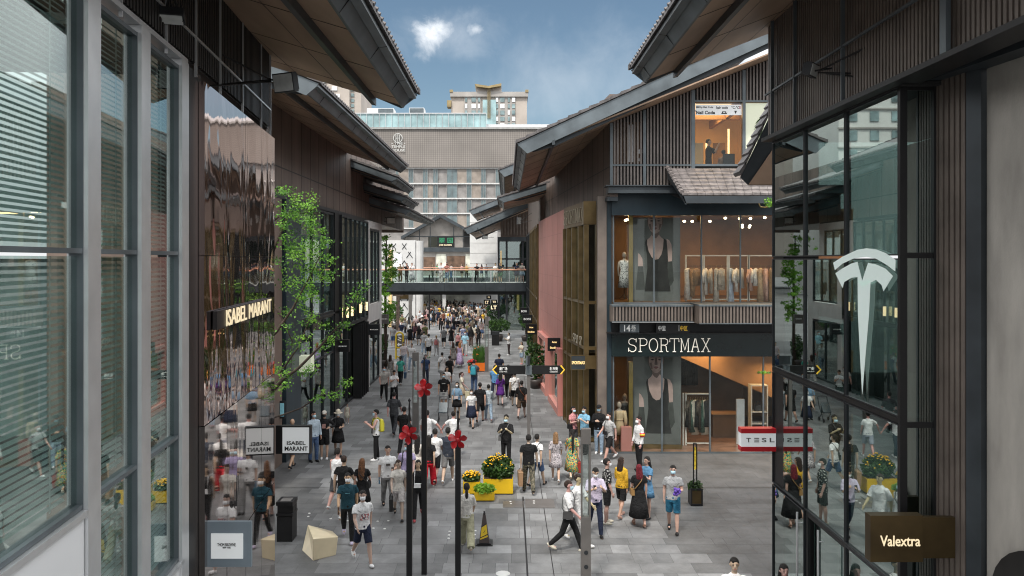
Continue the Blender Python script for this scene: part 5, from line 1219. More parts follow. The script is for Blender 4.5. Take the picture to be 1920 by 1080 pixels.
# black poles with red flower windmills
for (u, vf, vb, vt, lab) in ((767, 813, 1110, 750, 'left black pole carrying a red flower windmill'), (795, 727, 1078, 671, 'tallest black pole carrying the highest red flower windmill'), (858.5, 823, 1112, 772, 'right black pole carrying a red flower windmill beside the planters')):
    g = G(u, vb); t = thing('flower_pole', lab, 'flower pole', g, 'black poles with red flower windmills'); Yg = g.y; p = P(u, vf, Yg)
    zt = P(u, vt, Yg).z
    smart(MB().box(p.x-.058, p.x+.058, Yg, Yg+.11, 0, p.z+.10).build('pole', 'black_metal', t))
    MB().lathe((p.x, Yg+.055, 0), [(.05, p.z+.101), (.075, p.z+.14), (.03, p.z+.2), (.018, p.z+.26), (.028, p.z+.36), (.016, p.z+.44), (.024, p.z+.52), (.01, zt-.06), (.034, zt-.02), (.004, zt+.03)], 10).build('finial', 'black_metal', t, True)
    MB().tube([(p.x, Yg-.09, p.z), (p.x, Yg, p.z)], .03, 10).ell((p.x, Yg-.10, p.z), (.045, .03, .045), 10, 6).build('hub', 'red', t, True)
    a0 = random.Random(u).uniform(0, 1)
    for k in range(5):
        a = a0+k*2*math.pi/5; ux = Vector((math.cos(a), 0, math.sin(a))); vx = Vector((-math.sin(a), 0, math.cos(a)))
        vs = []; n = 7
        for i in range(n):
            s = i/(n-1); wd = .012+.058*math.sin(math.pi*min(1, .04+.94*s**1.5))**.7
            for sd in (-1, -.4, .4, 1): vs.append(Vector((p.x, Yg-.085, p.z))+ux*(.03+.175*s)+vx*(wd*sd)+Vector((0, -.035*sd*(.4+s)-.01*(1-abs(sd)), 0)))
        fs = [(i*4+j, i*4+j+1, i*4+j+5, i*4+j+4) for i in range(n-1) for j in range(3)]
        MB().add(vs, fs).build('petal', 'red', t, True, recalc=False)
# cone
g = G(908, 1019); t = thing('traffic_cone', 'dark four sided traffic cone with slanted yellow panel on a black base', 'traffic cone', g)
MB().box(g.x-.21, g.x+.21, g.y-.21, g.y+.21, 0, .03).box(g.x-.17, g.x+.17, g.y-.17, g.y+.17, .031, .055).build('base', 'black_metal', t)
def fr_(z): return .125-.092*(z-.055)/.66
pm('cone_brown', (.055, .04, .036), .55)
MB().hexa([(g.x+a*fr_(.055), g.y+c*fr_(.055), .056) for a, c in ((-1, -1), (1, -1), (1, 1), (-1, 1))]+[(g.x+a*fr_(.715), g.y+c*fr_(.715), .715) for a, c in ((-1, -1), (1, -1), (1, 1), (-1, 1))]).build('body', 'cone_brown', t)
def cf(sx, z): return (g.x+sx*fr_(z), g.y-fr_(z)-.004, z)
mb = MB(); mb.add([cf(-.86, .13), cf(.86, .20), cf(.86, .50), cf(-.86, .43)], [(0, 1, 2, 3)]); mb.build('panel', 'yellow_paint', t)
mb = MB()
def cf2(sx, z): x, y, z = cf(sx, z); return (x, y-.004, z)
for (z0, z1) in ((.17, .19), (.42, .44)): mb.add([cf2(-.86, z0), cf2(.86, z0+.075), cf2(.86, z1+.08), cf2(-.86, z1)], [(0, 1, 2, 3)])
mb.tube([cf2(-.2, .30), cf2(.3, .35)], .006, 4); mb.build('stripe', 'black_letter', t)
MB().lathe((g.x, g.y, .716), [(.03, 0), (.03, .03), (.018, .035), (.022, .07), (.015, .085)], 10).build('knob', 'black_metal', t)
# litter bin (left) and faceted seat
g = G(542, 1011); t = thing('litter_bin', 'black square litter bin with two openings beside the cream faceted seat', 'litter bin', g)
x0, x1, y0, y1 = g.x-.25, g.x+.13, g.y-.2, g.y+.25
smart(MB().box(x0, x1, y0, y1, 0, .62).build('body', 'black_metal', t)); smart(MB().box(x0-.015, x1+.015, y0-.015, y1+.015, .64, .70).box(x0, x1, y0+.05, y1, .701, .9).box(x0-.015, x1+.015, y0-.015, y1+.015, .901, .99).build('hood', 'black_metal', t))
mb = MB()
for k in range(2): mb.box(x1+.001, x1+.006, y0+.06+k*.2, y0+.2+k*.2, .70, .85)
mb.build('opening', 'room_dark', t); MB().box(x0+.06, x1-.06, y0+.05, y1-.1, .991, .996).build('label', 'totem', t)
g = G(600, 1040)
def sv(u, v, Y): return P(u, v, Y)
Yf, Yb = 19.0, 20.0
A0 = Vector((G(587, 1052).x, G(587, 1052).y, 0)); B0 = Vector((G(630, 1041).x, G(630, 1041).y, 0)); C0 = G(624, 1012); D0 = G(566, 1032)
A1 = P(587, 1010, A0.y); B1 = P(634, 1006, B0.y+.05); C1 = P(624, 996, C0.y); Ap = P(577, 984, 19.6)
seat = MB().add([A0, B0, C0, D0, A1, B1, C1, Ap], [(3, 2, 1, 0), (0, 1, 5, 4), (1, 2, 6, 5), (4, 5, 7), (5, 6, 7), (0, 4, 7), (0, 7, 3), (3, 7, 6, 2)]).build('seat_block', 'cream')
bv = seat.modifiers.new('b', 'BEVEL'); bv.width = .018; bv.segments = 2
tag(seat, 'glossy cream faceted block seat on the paving at lower left', 'seat block')
# planters
def leaves(mb, c, r, n, size, rr, mats=2, shell=.0, flat=0):
    for _ in range(n):
        while True:
            p = Vector((rr.uniform(-1, 1), rr.uniform(-1, 1), rr.uniform(-1, 1)))
            if shell <= p.length <= 1: break
        q = Vector((c[0]+p.x*r[0], c[1]+p.y*r[1], c[2]+p.z*r[2])); s = size*rr.uniform(.6, 1.3)
        a = Vector((rr.gauss(0, 1), rr.gauss(0, 1), rr.gauss(0, 1)+flat)).normalized(); x = a.orthogonal().normalized(); x.rotate(Matrix.Rotation(rr.uniform(0, 6.28), 3, a)); y = a.cross(x)
        mb.quad(q-x*s, q-y*s*.55, q+x*s, q+y*s*.55, rr.randrange(mats) if p.z < .2 or mats == 1 else rr.choice([0, mats-1]))
def box_planter(name, label, u0, u1, vb, h, depth, mat, cat='planter', group=None):
    g = G((u0+u1)/2, vb); x0, x1 = (u0-U0)*g.y/F, (u1-U0)*g.y/F; t = thing(name, label, cat, g, group)
    o = smart(MB().box(x0, x1, g.y, g.y+depth, .04, h).build('box', mat, t)); MB().box(x0+.05, x1-.05, g.y+.05, g.y+depth-.05, 0, .04).build('foot', 'black_metal', t); MB().box(x0+.02, x1-.02, g.y+.02, g.y+depth-.02, h, h+.015).build('soil', 'soil', t)
    return t, x0, x1, g.y, h
def flowers(mb, c, r, n, size, rr):
    for _ in range(n):
        a = rr.uniform(0, 6.28); d = math.sqrt(rr.random()); p = Vector((c[0]+math.cos(a)*d*r[0], c[1]+math.sin(a)*d*r[1], c[2]+r[2]*math.sqrt(max(0, 1-d*d))+rr.uniform(-.04, .05)))
        mb.lathe(p, [(size*.3, -.02), (size, 0), (size*.35, .018), (.001, .02)], 7)
rr = random.Random(21)
t, x0, x1, y, h = box_planter('planter', 'largest yellow box planter full of tall orange daisies', 906, 962, 928, .47, .55, 'yellow', group='yellow box planters')
mb = MB(); cx = (x0+x1)/2; leaves(mb, (cx, y+.28, h+.27), (.50, .40, .36), 1500, .062, rr); mb.build('foliage', ['shrub_light', 'shrub'], t, recalc=False)
mb = MB(); flowers(mb, (cx, y+.28, h+.27), (.46, .38, .38), 60, .028, rr); mb.build('flowers', 'petal_yellow', t, True)
t, x0, x1, y, h = box_planter('planter', 'smallest yellow box planter of bright yellow flowers at the back left', 868, 900, 928, .38, .4, 'yellow', group='yellow box planters')
mb = MB(); cx = (x0+x1)/2; leaves(mb, (cx, y+.2, h+.10), (.28, .26, .14), 420, .05, rr); mb.build('foliage', ['shrub_light', 'shrub'], t, recalc=False); mb = MB(); flowers(mb, (cx, y+.2, h+.10), (.27, .24, .15), 80, .032, rr); mb.build('flowers', 'petal_yellow', t, True)
t, x0, x1, y, h = box_planter('planter', 'low yellow box planter of lime green foliage in front', 889, 927, 941, .27, .42, 'yellow', group='yellow box planters')
mb = MB(); cx = (x0+x1)/2; leaves(mb, (cx, y+.2, h+.05), (.32, .28, .15), 900, .05, rr, 2); mb.build('foliage', ['lime', 'leaf_light'], t, recalc=False)
t, x0, x1, y, h = box_planter('planter', 'orange box planter of tall upright grass in the middle of the street', 886, 909, 697, .55, .8, 'orange')
mb = MB(); cx = (x0+x1)/2
for _ in range(420):
    p = Vector((rr.uniform(x0+.04, x1-.04), rr.uniform(y+.05, y+.7), h)); tp = p+Vector((rr.gauss(0, .09), rr.gauss(0, .09), rr.uniform(.6, 1.25))); wv = Vector((.016, 0, 0)); mb.add([p-wv, p+wv, tp], [(0, 1, 2)])
mb.build('grass', 'grass_blade', t, recalc=False); mb = MB()
for _ in range(7): mb.ell((rr.uniform(x0, x1), y+rr.uniform(0, .4), h+rr.uniform(.4, 1.0)), (.04, .04, .04), 6, 4)
mb.build('flowers', 'petal_orange', t)
t, x0, x1, y, h = box_planter('planter', 'small orange planter of red flowers beside the grass planter', 877.5, 886, 700, .45, .4, 'orange')
mb = MB(); cx = (x0+x1)/2; leaves(mb, (cx+.05, y+.2, h+.1), (.24, .22, .2), 160, .06, rr); mb.build('foliage', ['shrub', 'shrub_light'], t, recalc=False); mb = MB(); flowers(mb, (cx+.1, y+.2, h+.16), (.28, .24, .2), 60, .06, rr); mb.build('flowers', 'petal_red', t, True)
# sign stand with plant box
g = G(1306, 949); t = thing('sign_stand', 'black framed stand with a yellow notice over a small plant box', 'sign stand', g)
x0, x1 = (1296-U0)*g.y/F, (1317-U0)*g.y/F
smart(MB().box(x0, x1, g.y, g.y+.36, .04, .44).build('box', 'bronze', t)); MB().box(x0-.01, x0+.03, g.y-.012, g.y+.37, 0, .5).box(x1-.03, x1+.01, g.y-.012, g.y+.37, 0, .5).box(x0+.03, x1-.03, g.y-.013, g.y+.02, .45, .5).box(x0+.03, x1-.03, g.y-.013, g.y+.02, .03, .07).build('box_frame', 'black_metal', t)
zt = P(0, 833, g.y).z; ps = MB()
xa = P(1302, 0, g.y).x; xb = P(1311, 0, g.y).x
ps.tube([(xa, g.y+.1, .4), (xa, g.y+.1, zt)], .02, 6).tube([(xb, g.y+.3, .4), (xb, g.y+.3, zt-.06)], .02, 6).tube([(xa, g.y+.1, zt), (xb, g.y+.3, zt-.06)], .02, 6).build('post', 'black_metal', t)
pn = MB().hexa([(xa+.02, g.y+.11, 1.0), (xb-.02, g.y+.29, .97), (xb-.02, g.y+.31, .97), (xa+.02, g.y+.13, 1.0), (xa+.02, g.y+.11, zt-.1), (xb-.02, g.y+.29, zt-.16), (xb-.02, g.y+.31, zt-.16), (xa+.02, g.y+.13, zt-.1)]).build('notice', 'yellow_paint', t)
mb = MB()
for (z, h_) in ((1.55, .3), (1.25, .04), (1.33, .04), (1.42, .03), (1.1, .03)): mb.hexa([(xa+.06, g.y+.135, z), (xb-.06, g.y+.265, z), (xb-.06, g.y+.27, z), (xa+.06, g.y+.14, z), (xa+.06, g.y+.135, z+h_), (xb-.06, g.y+.265, z+h_), (xb-.06, g.y+.27, z+h_), (xa+.06, g.y+.14, z+h_)])
mb.build('print', 'black_letter', pn)
mb = MB(); leaves(mb, ((x0+x1)/2, g.y+.18, .52), (.22, .2, .16), 300, .05, rr); mb.build('foliage', ['shrub', 'shrub_light'], t, recalc=False)
# black bins on the right, far
for (u, v, hh, lab) in ((929, 648, 1.15, 'black square bin by the dark shop front on the right'), (926, 628, 1.3, 'dark upright bin behind the black square bin')):
    g = G(u, v); t = thing('litter_bin', lab, 'litter bin', g); smart(MB().box(g.x-.3, g.x+.3, g.y, g.y+.5, 0, hh-.3).build('body', 'black_metal', t)); MB().box(g.x-.32, g.x+.32, g.y-.02, g.y+.52, hh-.28, hh).build('hood', 'dark_metal', t)
# potted shrubs
def potted(u, v, label, pr, ph, r, zc, n=420, leaf=.09, trunk=False, mats=('shrub', 'shrub_light'), group='potted shrubs along the shops'):
    g = G(u, v); t = thing('potted_shrub', label, 'potted plant', g, group)
    MB().lathe((g.x, g.y, 0), [(pr*.72, 0), (pr, ph*.7), (pr*1.02, ph), (pr*.9, ph), (pr*.88, ph-.05), (.001, ph-.05)], 16).build('pot', 'pot', t, True)
    m = MB().tube([(g.x, g.y, ph-.1), (g.x+.03, g.y, zc)], .03, 6); m.build('trunk', 'bark', t)
    mb = MB(); leaves(mb, (g.x, g.y, zc), r, n, leaf, rr, 2, .35); mb.build('foliage', list(mats), t, recalc=False)
potted(716, 690, 'clipped tall shrub in a dark round pot by the white framed bay', .42, .55, (.42, .42, .85), 1.35, 800, .08)
potted(720, 640, 'loose shrub in a dark pot under the second street tree', .4, .6, (.75, .6, .8), 1.9, 500, .11)
potted(741, 618, 'round shrub in a pot beside the white lattice wall', .4, .6, (.85, .7, .9), 1.7, 600, .12)
potted(1004, 728, 'bushy potted plant at the far end of the pink wall', .36, .5, (.6, .5, 1.0), 1.5, 700, .10)
potted(1003, 682, 'leafy potted plant behind the pink wall', .35, .5, (.6, .6, .9), 1.7, 500, .11)
potted(935, 640, 'spreading shrub in a pot beside the black bin', .4, .6, (1.0, .7, .6), 1.4, 600, .12)
potted(928, 615, 'dark shrub growing by the far right shop corner', .4, .6, (.9, .7, 1.0), 1.7, 500, .13, mats=('leaf_dark', 'shrub'))
potted(985, 640, 'pale bushy plant in front of the dark glass shop', .35, .5, (.6, .6, 1.0), 2.0, 400, .12)
# ------------------------------------------------------------------ street trees
def tree(label, base, Y, branches, clumps, leaf, n_per, rr, group='street trees', mats=('leaf', 'leaf_light', 'leaf_dark')):
    t = thing('street_tree', label, 'tree', base, group)
    tr = MB(); tr.tube([base, base+Vector((.03, .05, 2.2)), base+Vector((.0, .1, 5.2)), base+Vector((.1, 0, 8.6))], [.12, .10, .075, .03], 8); tr.build('trunk', 'bark', t, True)
    lm = MB(); cr = MB()
    for (pts, r0) in branches:
        pp = [P(u, v, Y+dy) for (u, v, dy) in pts]; k = len(pp); lm.tube(pp, [r0*(1-.8*i/(k-1)) for i in range(k)], 6)
    lm.build('limb', 'bark', t, True)
    for (u, v, ru, rv, dy, w_) in clumps:
        n = int(n_per*w_); ctr = P(u, v, Y+dy); sx = ru*Y/F; sz = rv*Y/F
        sub = [(ctr.x+rr.gauss(0, sx*.52), ctr.y+rr.gauss(0, .35), ctr.z+rr.gauss(0, sz*.52)) for _ in range(max(3, n//26))]
        for i, sc in enumerate(sub):
            mi = rr.choice([0, 0, 1, 1, 2])
            for _ in range(26):
                q = Vector(sc)+Vector((rr.gauss(0, .085), rr.gauss(0, .085), rr.gauss(0, .06))); s = leaf*rr.uniform(.6, 1.35)
                a = Vector((rr.gauss(0, .7), rr.gauss(0, .7)-.3, rr.gauss(.5, .6))).normalized(); x = a.orthogonal().normalized(); x.rotate(Matrix.Rotation(rr.uniform(0, 6.28), 3, a)); y = a.cross(x)
                cr.add([q-x*s, q-y*s*.6+x*s*.3, q+x*s*.75, q+y*s*.6+x*s*.3], [(0, 1, 2, 3)], mi if rr.random() < .75 else rr.randrange(3))
    cr.build('crown', list(mats), t, recalc=False)
    return t
rr = random.Random(11)
br = [([(500, 640, 0), (520, 620, 0), (548, 580, -.2), (580, 520, -.3), (600, 480, -.4)], .05), ([(508, 480, 0), (525, 440, 0), (545, 390, .2), (560, 360, .2)], .045),
      ([(505, 740, 0), (530, 712, -.2), (560, 690, -.4), (600, 650, -.5), (640, 605, -.6), (672, 550, -.7)], .055), ([(507, 560, 0), (530, 600, .1), (548, 640, .2), (545, 700, .2)], .03),
      ([(505, 785, 0), (530, 778, -.3), (565, 765, -.5), (600, 742, -.6), (640, 730, -.7)], .028), ([(506, 420, 0), (530, 400, .3), (570, 400, .3), (595, 390, .3)], .03), ([(525, 700, 0), (560, 650, 0), (580, 600, 0), (590, 570, 0)], .025)]
cl = [(537, 362, 22, 18, 0, 1.1), (565, 385, 30, 18, .2, 1.5), (588, 395, 14, 14, .2, .6), (540, 410, 24, 22, -.2, 1.6), (575, 425, 34, 22, 0, 2.0), (545, 455, 28, 20, -.2, 1.8), (590, 462, 26, 18, -.3, 1.4), (615, 487, 14, 10, -.3, .4), (570, 500, 42, 22, -.3, 2.3), (545, 530, 28, 18, 0, 1.3), (600, 530, 26, 18, -.3, .9), (575, 555, 34, 16, -.2, 1.0), (612, 450, 10, 8, -.2, .2), (622, 515, 8, 12, -.3, .25),
      (530, 585, 16, 14, 0, .45), (590, 600, 18, 14, 0, .45), (555, 610, 22, 16, 0, .6), (545, 650, 18, 16, .2, .5), (570, 640, 22, 12, .2, .5), (530, 685, 12, 12, 0, .3), (600, 655, 22, 9, -.5, .38), (625, 635, 18, 9, -.5, .42), (645, 610, 15, 10, -.6, .42), (660, 580, 12, 13, -.6, .38), (672, 552, 9, 10, -.7, .28), (681, 540, 6, 7, -.7, .12), (590, 690, 22, 9, -.5, .45), (555, 700, 18, 9, -.3, .35), (530, 705, 12, 8, -.2, .25), (525, 730, 10, 8, -.1, .15), (605, 742, 20, 7, -.6, .4), (625, 735, 14, 7, -.7, .35), (640, 722, 8, 8, -.7, .2), (560, 585, 14, 10, 0, .3)]
tree('slender street tree with bright green fan leaves spreading past the mirrored wall', Vector(((503-U0)*20.5/F, 20.5, 0)), 20.5, br, cl, .036, 230, rr)
cl2 = [(722, 462, 12, 18, 0, 1.0), (728, 490, 15, 18, 0, 1.4), (724, 520, 16, 14, 0, 1.3), (720, 545, 10, 10, 0, .6), (726, 575, 15, 14, 0, 1.2), (722, 595, 14, 10, 0, .7), (735, 508, 8, 12, 0, .5)]
tree('second street tree with pale green crown beside the footbridge', Vector(((722-U0)*51.5/F, 51.5, 0)), 51.5, [([(722, 600, 0), (724, 540, 0), (726, 470, 0)], .05)], cl2, .07, 560, rr, mats=('leaf_light', 'leaf', 'leaf_light'))
# wall plant on bracket
t = thing('bracket_plant', 'small green plant on a curled metal bracket below the pent roof', 'plant', P(1440, 386, 24.5)); mb = MB(); c = P(1441, 380, 24.5); leaves(mb, c, (.14, .14, .16), 90, .045, rr); mb.build('foliage', ['leaf_light', 'leaf'], t, recalc=False)
MB().tube([P(1423, 382, 24.5), P(1426, 388, 24.5), P(1434, 389, 24.5), P(1447, 386, 24.5)], .02, 5).build('bracket', 'gold_bright', t)
t = thing('bracket_plant', 'small green sprig hanging beside the lower edge of the dark sign band', 'plant', P(1434, 700, 24.5)); mb = MB(); leaves(mb, P(1432, 699, 24.5), (.2, .1, .06), 60, .045, rr); mb.build('foliage', ['leaf_light', 'leaf'], t, recalc=False); MB().tube([P(1420, 700, 24.5), P(1450, 697, 24.5)], .012, 5).build('bracket', 'bark', t)
for k, (px, lab) in enumerate(((.55, 'leafy plant at the foot of the salon window, left of the customer'), (.93, 'leafy plant at the right end of the salon window'))):
    t = thing('potted_plant', lab, 'plant', (fx(px), yw+.55, 9.73), 'plants in the salon window'); MB().lathe((fx(px), yw+.55, 9.73), [(.12, 0), (.16, .3)], 12).build('pot', 'pot', t); mb = MB(); leaves(mb, (fx(px), yw+.55, 10.4), (.22, .2, .4), 160, .07, rr); mb.build('foliage', ['leaf_dark', 'shrub'], t, recalc=False)
# ------------------------------------------------------------------ floodlights
def flood(label, p, size, tilt, arm, group='floodlights on arms'):
    t = thing('floodlight', label, 'floodlight', p, group); p = Vector(p); rot = Matrix.Rotation(R(tilt[0]), 3, 'X') @ Matrix.Rotation(R(tilt[1]), 3, 'Z')
    rot = Matrix.Rotation(R(tilt[1]), 3, 'Z') @ Matrix.Rotation(R(tilt[0]), 3, 'X')
    def bx(a, b_): return [p+rot @ Vector(((b_ if i in (1, 2, 5, 6) else a)[0], (b_ if i in (2, 3, 6, 7) else a)[1], (b_ if i >= 4 else a)[2])) for i in range(8)]
    w_, h_, d_ = size
    MB().hexa(bx((-w_/2, 0, -h_/2), (w_/2, d_, h_/2))).build('housing', 'dark_metal', t)
    fins = MB()
    for k in range(6): x = -w_/2+w_*(k+.5)/6; fins.hexa(bx((x-.008, d_+.001, -h_*.4), (x+.008, d_+.05, h_*.4)))
    fins.build('fin', 'dark_metal', t)
    MB().hexa(bx((-w_/2+.02, -.012, -h_/2+.02), (w_/2-.02, -.001, h_/2-.02))).build('lens', 'lens', t)
    if arm:
        am = MB()
        for (a, b_) in arm: am.tube([a, b_], .016, 6)
        am.build('arm', 'black_metal', t)
    return t
pA = P(531, 155, 12.5)
flood('white faced floodlight on a black arm over the mirrored wall', pA, (.40, .30, .1), (12, -25), [(P(503, 148, 12.6), P(377, 81, 11.6)), (P(508, 153, 12.6), P(372, 163, 11.4)), (P(508, 150, 12.6), P(420, 158, 12.0)), (P(503, 148, 12.6), P(531, 155, 12.6))])
flood('black finned floodlight hanging high in front of the dark cladding', P(318, 36, 9.2), (.32, .2, .1), (70, 15), [(P(312, 20, 9.2), P(318, -14, 9.1)), (P(312, 20, 9.2), P(345, 40, 9.25)), (P(324, -6, 9.1), P(345, 42, 9.3)), (P(318, -14, 9.1), P(240, -90, 8.8))])
flood('black finned floodlight hanging before the first tall window at top left', P(96, 32, 7.4), (.3, .2, .1), (72, 10), [(P(90, 15, 7.4), P(100, -10, 7.3)), (P(100, -10, 7.3), P(125, 36, 7.5)), (P(100, -10, 7.3), P(40, -90, 6.9))])
flood('white faced floodlight on a long black arm over the dark glass facade', P(1527, 132, 13.2), (.34, .22, .1), (15, 50), [(P(1535, 133, 13.2), P(1672, 65, 11.5)), (P(1535, 136, 13.2), P(1690, 140, 11.6)), (P(1550, 138, 13.1), P(1665, 150, 11.7)), (P(1527, 133, 13.2), P(1560, 128, 13.0))])
flood('small floodlight on an arm over the brown panelled building', P(733, 414, 52), (.55, .4, .2), (15, 15), [(P(700, 394, 54), P(730, 412, 52.2)), (P(700, 417, 52), P(730, 415, 52.2))])
flood('small floodlight on an arm over the dark corner building by the bridge', P(910, 445, 76), (.5, .35, .2), (15, 20), [(P(928, 428, 79), P(911, 444, 76.2)), (P(926, 445, 79), P(911, 446, 76.2))])
flood('white floodlight on an arm above the gold framed shop', P(974, 414, 66), (.35, .6, .2), (5, 20), [(P(1002, 396, 62), P(976, 414, 66)), (P(1005, 412, 62), P(976, 418, 66))])
# tall thin flag poles in the far street
for (u, v0, v1, lab) in ((805, 548, 618, 'left dark pole standing in the far crowd'), (827, 552, 600, 'right dark pole standing in the far crowd')):
    g = G(u, v1); t = MB().tube([g, (g.x, g.y, 5.5)], .07, 8).build('street_pole', 'black_metal'); tag(t, lab, 'pole', 'dark poles in the far crowd')
for (u, v0, v1, lab) in ((746, 567, 620, 'brown pillar before the white lattice wall'), (769, 569, 615, 'grey totem before the white lattice wall')):
    g = G(u, v1); t = MB().box(g.x-.16, g.x+.16, g.y, g.y+.3, 0, 3.4).box(g.x-.5, g.x+.5, g.y, g.y+.28, 3.401, 3.55).build('pillar', 'bark' if u == 746 else 'totem'); tag(t, lab, 'pillar')
# ------------------------------------------------------------------ people
REM = []
def rem(o, vox, sm=3):
    m = o.modifiers.new('r', 'REMESH'); m.mode = 'VOXEL'; m.voxel_size = vox; m.use_smooth_shade = True
    s = o.modifiers.new('s', 'SMOOTH'); s.factor = .5; s.iterations = sm
    REM.append(o); return o
SKIN = (.50, .325, .245)
POSES = {  # legs: thigh swing / knee, left then right; arms: swing, abduct, elbow, inward
 'stand': ((3, 3, -3, 3), (2, 9, 12, .2), (4, 9, 14, .2)),
 'walk': ((24, 6, -20, 26), (-20, 8, 18, .2), (22, 8, 26, .2)),
 'walkb': ((-20, 26, 24, 6), (22, 8, 26, .2), (-20, 8, 18, .2)),
 'phone': ((4, 4, -4, 4), (28, 8, 100, .45), (26, 8, 96, .45)),
 'walkphone': ((20, 6, -16, 22), (28, 8, 100, .45), (26, 8, 96, .45)),
 'onehold': ((14, 6, -12, 18), (10, 8, 85, .4), (-8, 8, 14, .2)),
 'hips': ((2, 2, -2, 2), (-18, 42, 95, .9), (-18, 42, 95, .9)),
 'cross': ((3, 3, -3, 3), (16, 6, 98, .95), (16, 6, 98, .95)),
 'lean': ((6, 3, -2, 3), (38, 12, 70, .5), (38, 12, 70, .5)),
 'handR': ((20, 6, -16, 22), (12, 8, 20, .2), (22, 42, 5, 0)),
 'handL': ((-16, 22, 20, 6), (22, 42, 5, 0), (12, 8, 20, .2)),
 'bagR': ((16, 6, -14, 20), (-10, 8, 15, .2), (2, 12, 10, .1)),
 'shoulder': ((18, 6, -14, 20), (10, 12, 30, .3), (25, 14, 120, .3)),
 'photo': ((3, 3, -3, 3), (60, 14, 95, .35), (60, 14, 95, .35))}
def V3(*a): return Vector(a)
def figure(sex, pose, top, bot, hair, mask=None, nod=0, turn=0, det=2, hem=None, open_top=False):
    """returns {part: MB} in local metres for a 1.74 m figure facing -Y, plus joint positions"""
    fem = sex == 'f'; lg, aL, aR = POSES[pose]
    J = {}; low = 9
    hipw = .088
    for s, nm, (a, k) in ((1, 'L', lg[:2]), (-1, 'R', lg[2:])):
        hp = V3(s*hipw, 0, .90); a_, k_ = R(a), R(k)
        kn = hp+.43*V3(s*.03, -math.sin(a_), -math.cos(a_)); an = kn+.405*V3(0, -math.sin(a_-k_), -math.cos(a_-k_)); J['leg'+nm] = (hp, kn, an, R(a-k)); low = min(low, an.z)
    dz = .075-low
    shw = .158 if fem else .185
    for s, nm, (a, b_, e, w_) in ((1, 'L', aL), (-1, 'R', aR)):
        sh = V3(s*shw, .005, 1.40); a_, b_, e_ = R(a), R(b_), R(e)
        ud = V3(s*math.sin(b_), -math.sin(a_)*math.cos(b_), -math.cos(a_)*math.cos(b_)); el = sh+ud*.285
        fd = V3(s*(math.sin(b_)*.5*math.cos(e_)-w_*math.sin(min(e_, 1.6))), -math.sin(a_+e_), -math.cos(a_+e_)).normalized(); wr = el+fd*.245
        J['arm'+nm] = (sh, el, wr, fd, s)
    z = V3(0, 0, dz)
    B = MB(); f = .92 if fem else 1.
    for nm in 'LR':
        hp, kn, an, sa = [q+z if isinstance(q, Vector) else q for q in J['leg'+nm]]
        B.tube([hp+V3(0, 0, .04), hp.lerp(kn, .3), hp.lerp(kn, .7), kn, kn.lerp(an, .28)+V3(0, .012, 0), kn.lerp(an, .7), an, an-V3(0, 0, .04)], [.088, .084*f, .066*f, .053*f, .057*f, .042*f, .034, .036], 10)
        B.ell(an+V3(0, -.055, -.048), (.036, .115, .026), 10, 6)
        sh, el, wr, fd, s = [q+z if isinstance(q, Vector) and q.length != 1 and i < 3 else q for i, q in enumerate(J['arm'+nm])]
        B.tube([sh+V3(-s*.05, 0, -.012), sh+V3(-s*.014, 0, -.016), sh.lerp(el, .5), el, el.lerp(wr, .3), wr], [.04*f, .048*f, .047*f, .039*f, .040*f, .026], 9)
        sd = fd.cross(V3(1, 0, 0)); sd = sd.normalized() if sd.length > .2 else V3(0, 0, 1)
        if det >= 2:
            pn = fd.cross(sd).normalized()
            if (pn.x*s) > 0: pn = -pn
            B.tube([wr-fd*.01, wr+fd*.045, wr+fd*.088], [.026, .038, .036], 8, flat=.55, up=sd)
            for i, ln in enumerate((.060, .074, .078, .068)):
                st = wr+fd*.082+sd*(i-1.5)*.0185*-1
                B.tube([st, st+fd*ln*.5+pn*.008, st+fd*ln*.85+pn*.026], [.0095, .009, .0075], 6)
            st = wr+fd*.03+sd*-.03*-1
            B.tube([st, st+sd*.022+fd*.028+pn*.01, st+sd*.03+fd*.06+pn*.02], [.012, .0105, .0085], 6)
        else: B.tube([wr-fd*.01, wr+fd*.07, wr+fd*.15], [.026, .034, .018], 7, flat=.6, up=sd)
    wst = .118 if fem else .138; hipx = .166 if fem else .158
    chest = .148 if fem else .168
    B.rings([(0, .005, .84+dz, hipx*.9, .10), (0, .005, .93+dz, hipx, .112), (0, .003, 1.08+dz, wst, .092), (0, 0, 1.22+dz, chest*.93, .106), (0, 0, 1.32+dz, chest, .108), (0, .005, 1.39+dz, chest*.9, .082), (0, .01, 1.43+dz, .09, .058), (0, .008, 1.47+dz, .055, .055)], 16, power=.9)
    B.tube([(0, .012, 1.43+dz), (0, -.005, 1.52+dz), (0, -.012, 1.56+dz)], [.056*f, .05*f, .052*f], 10)
    HM = Matrix.Translation((0, 0, 1.53+dz)) @ Matrix.Rotation(R(turn), 4, 'Z') @ Matrix.Rotation(R(nod), 4, 'X')
    def hp_(x, y, zz): return HM @ V3(x, y, zz-1.53)
    def head_add(mb, c, r, nu=14, nv=10, fn=None):
        n0 = len(mb.v); mb.ell(c, r, nu, nv, 0, fn)
        for i in range(n0, len(mb.v)): q = mb.v[i]; mb.v[i] = HM @ V3(q.x, q.y, q.z-1.53)
    head_add(B, (0, -.005, 1.645), (.073, .092, .098)); head_add(B, (0, -.028, 1.582), (.055, .062, .062)); head_add(B, (0, -.098, 1.612), (.012, .018, .022), 8, 6)
    for s in (-1, 1): head_add(B, (s*.076, .005, 1.625), (.012, .022, .032), 8, 6)
    out = {'body': B}
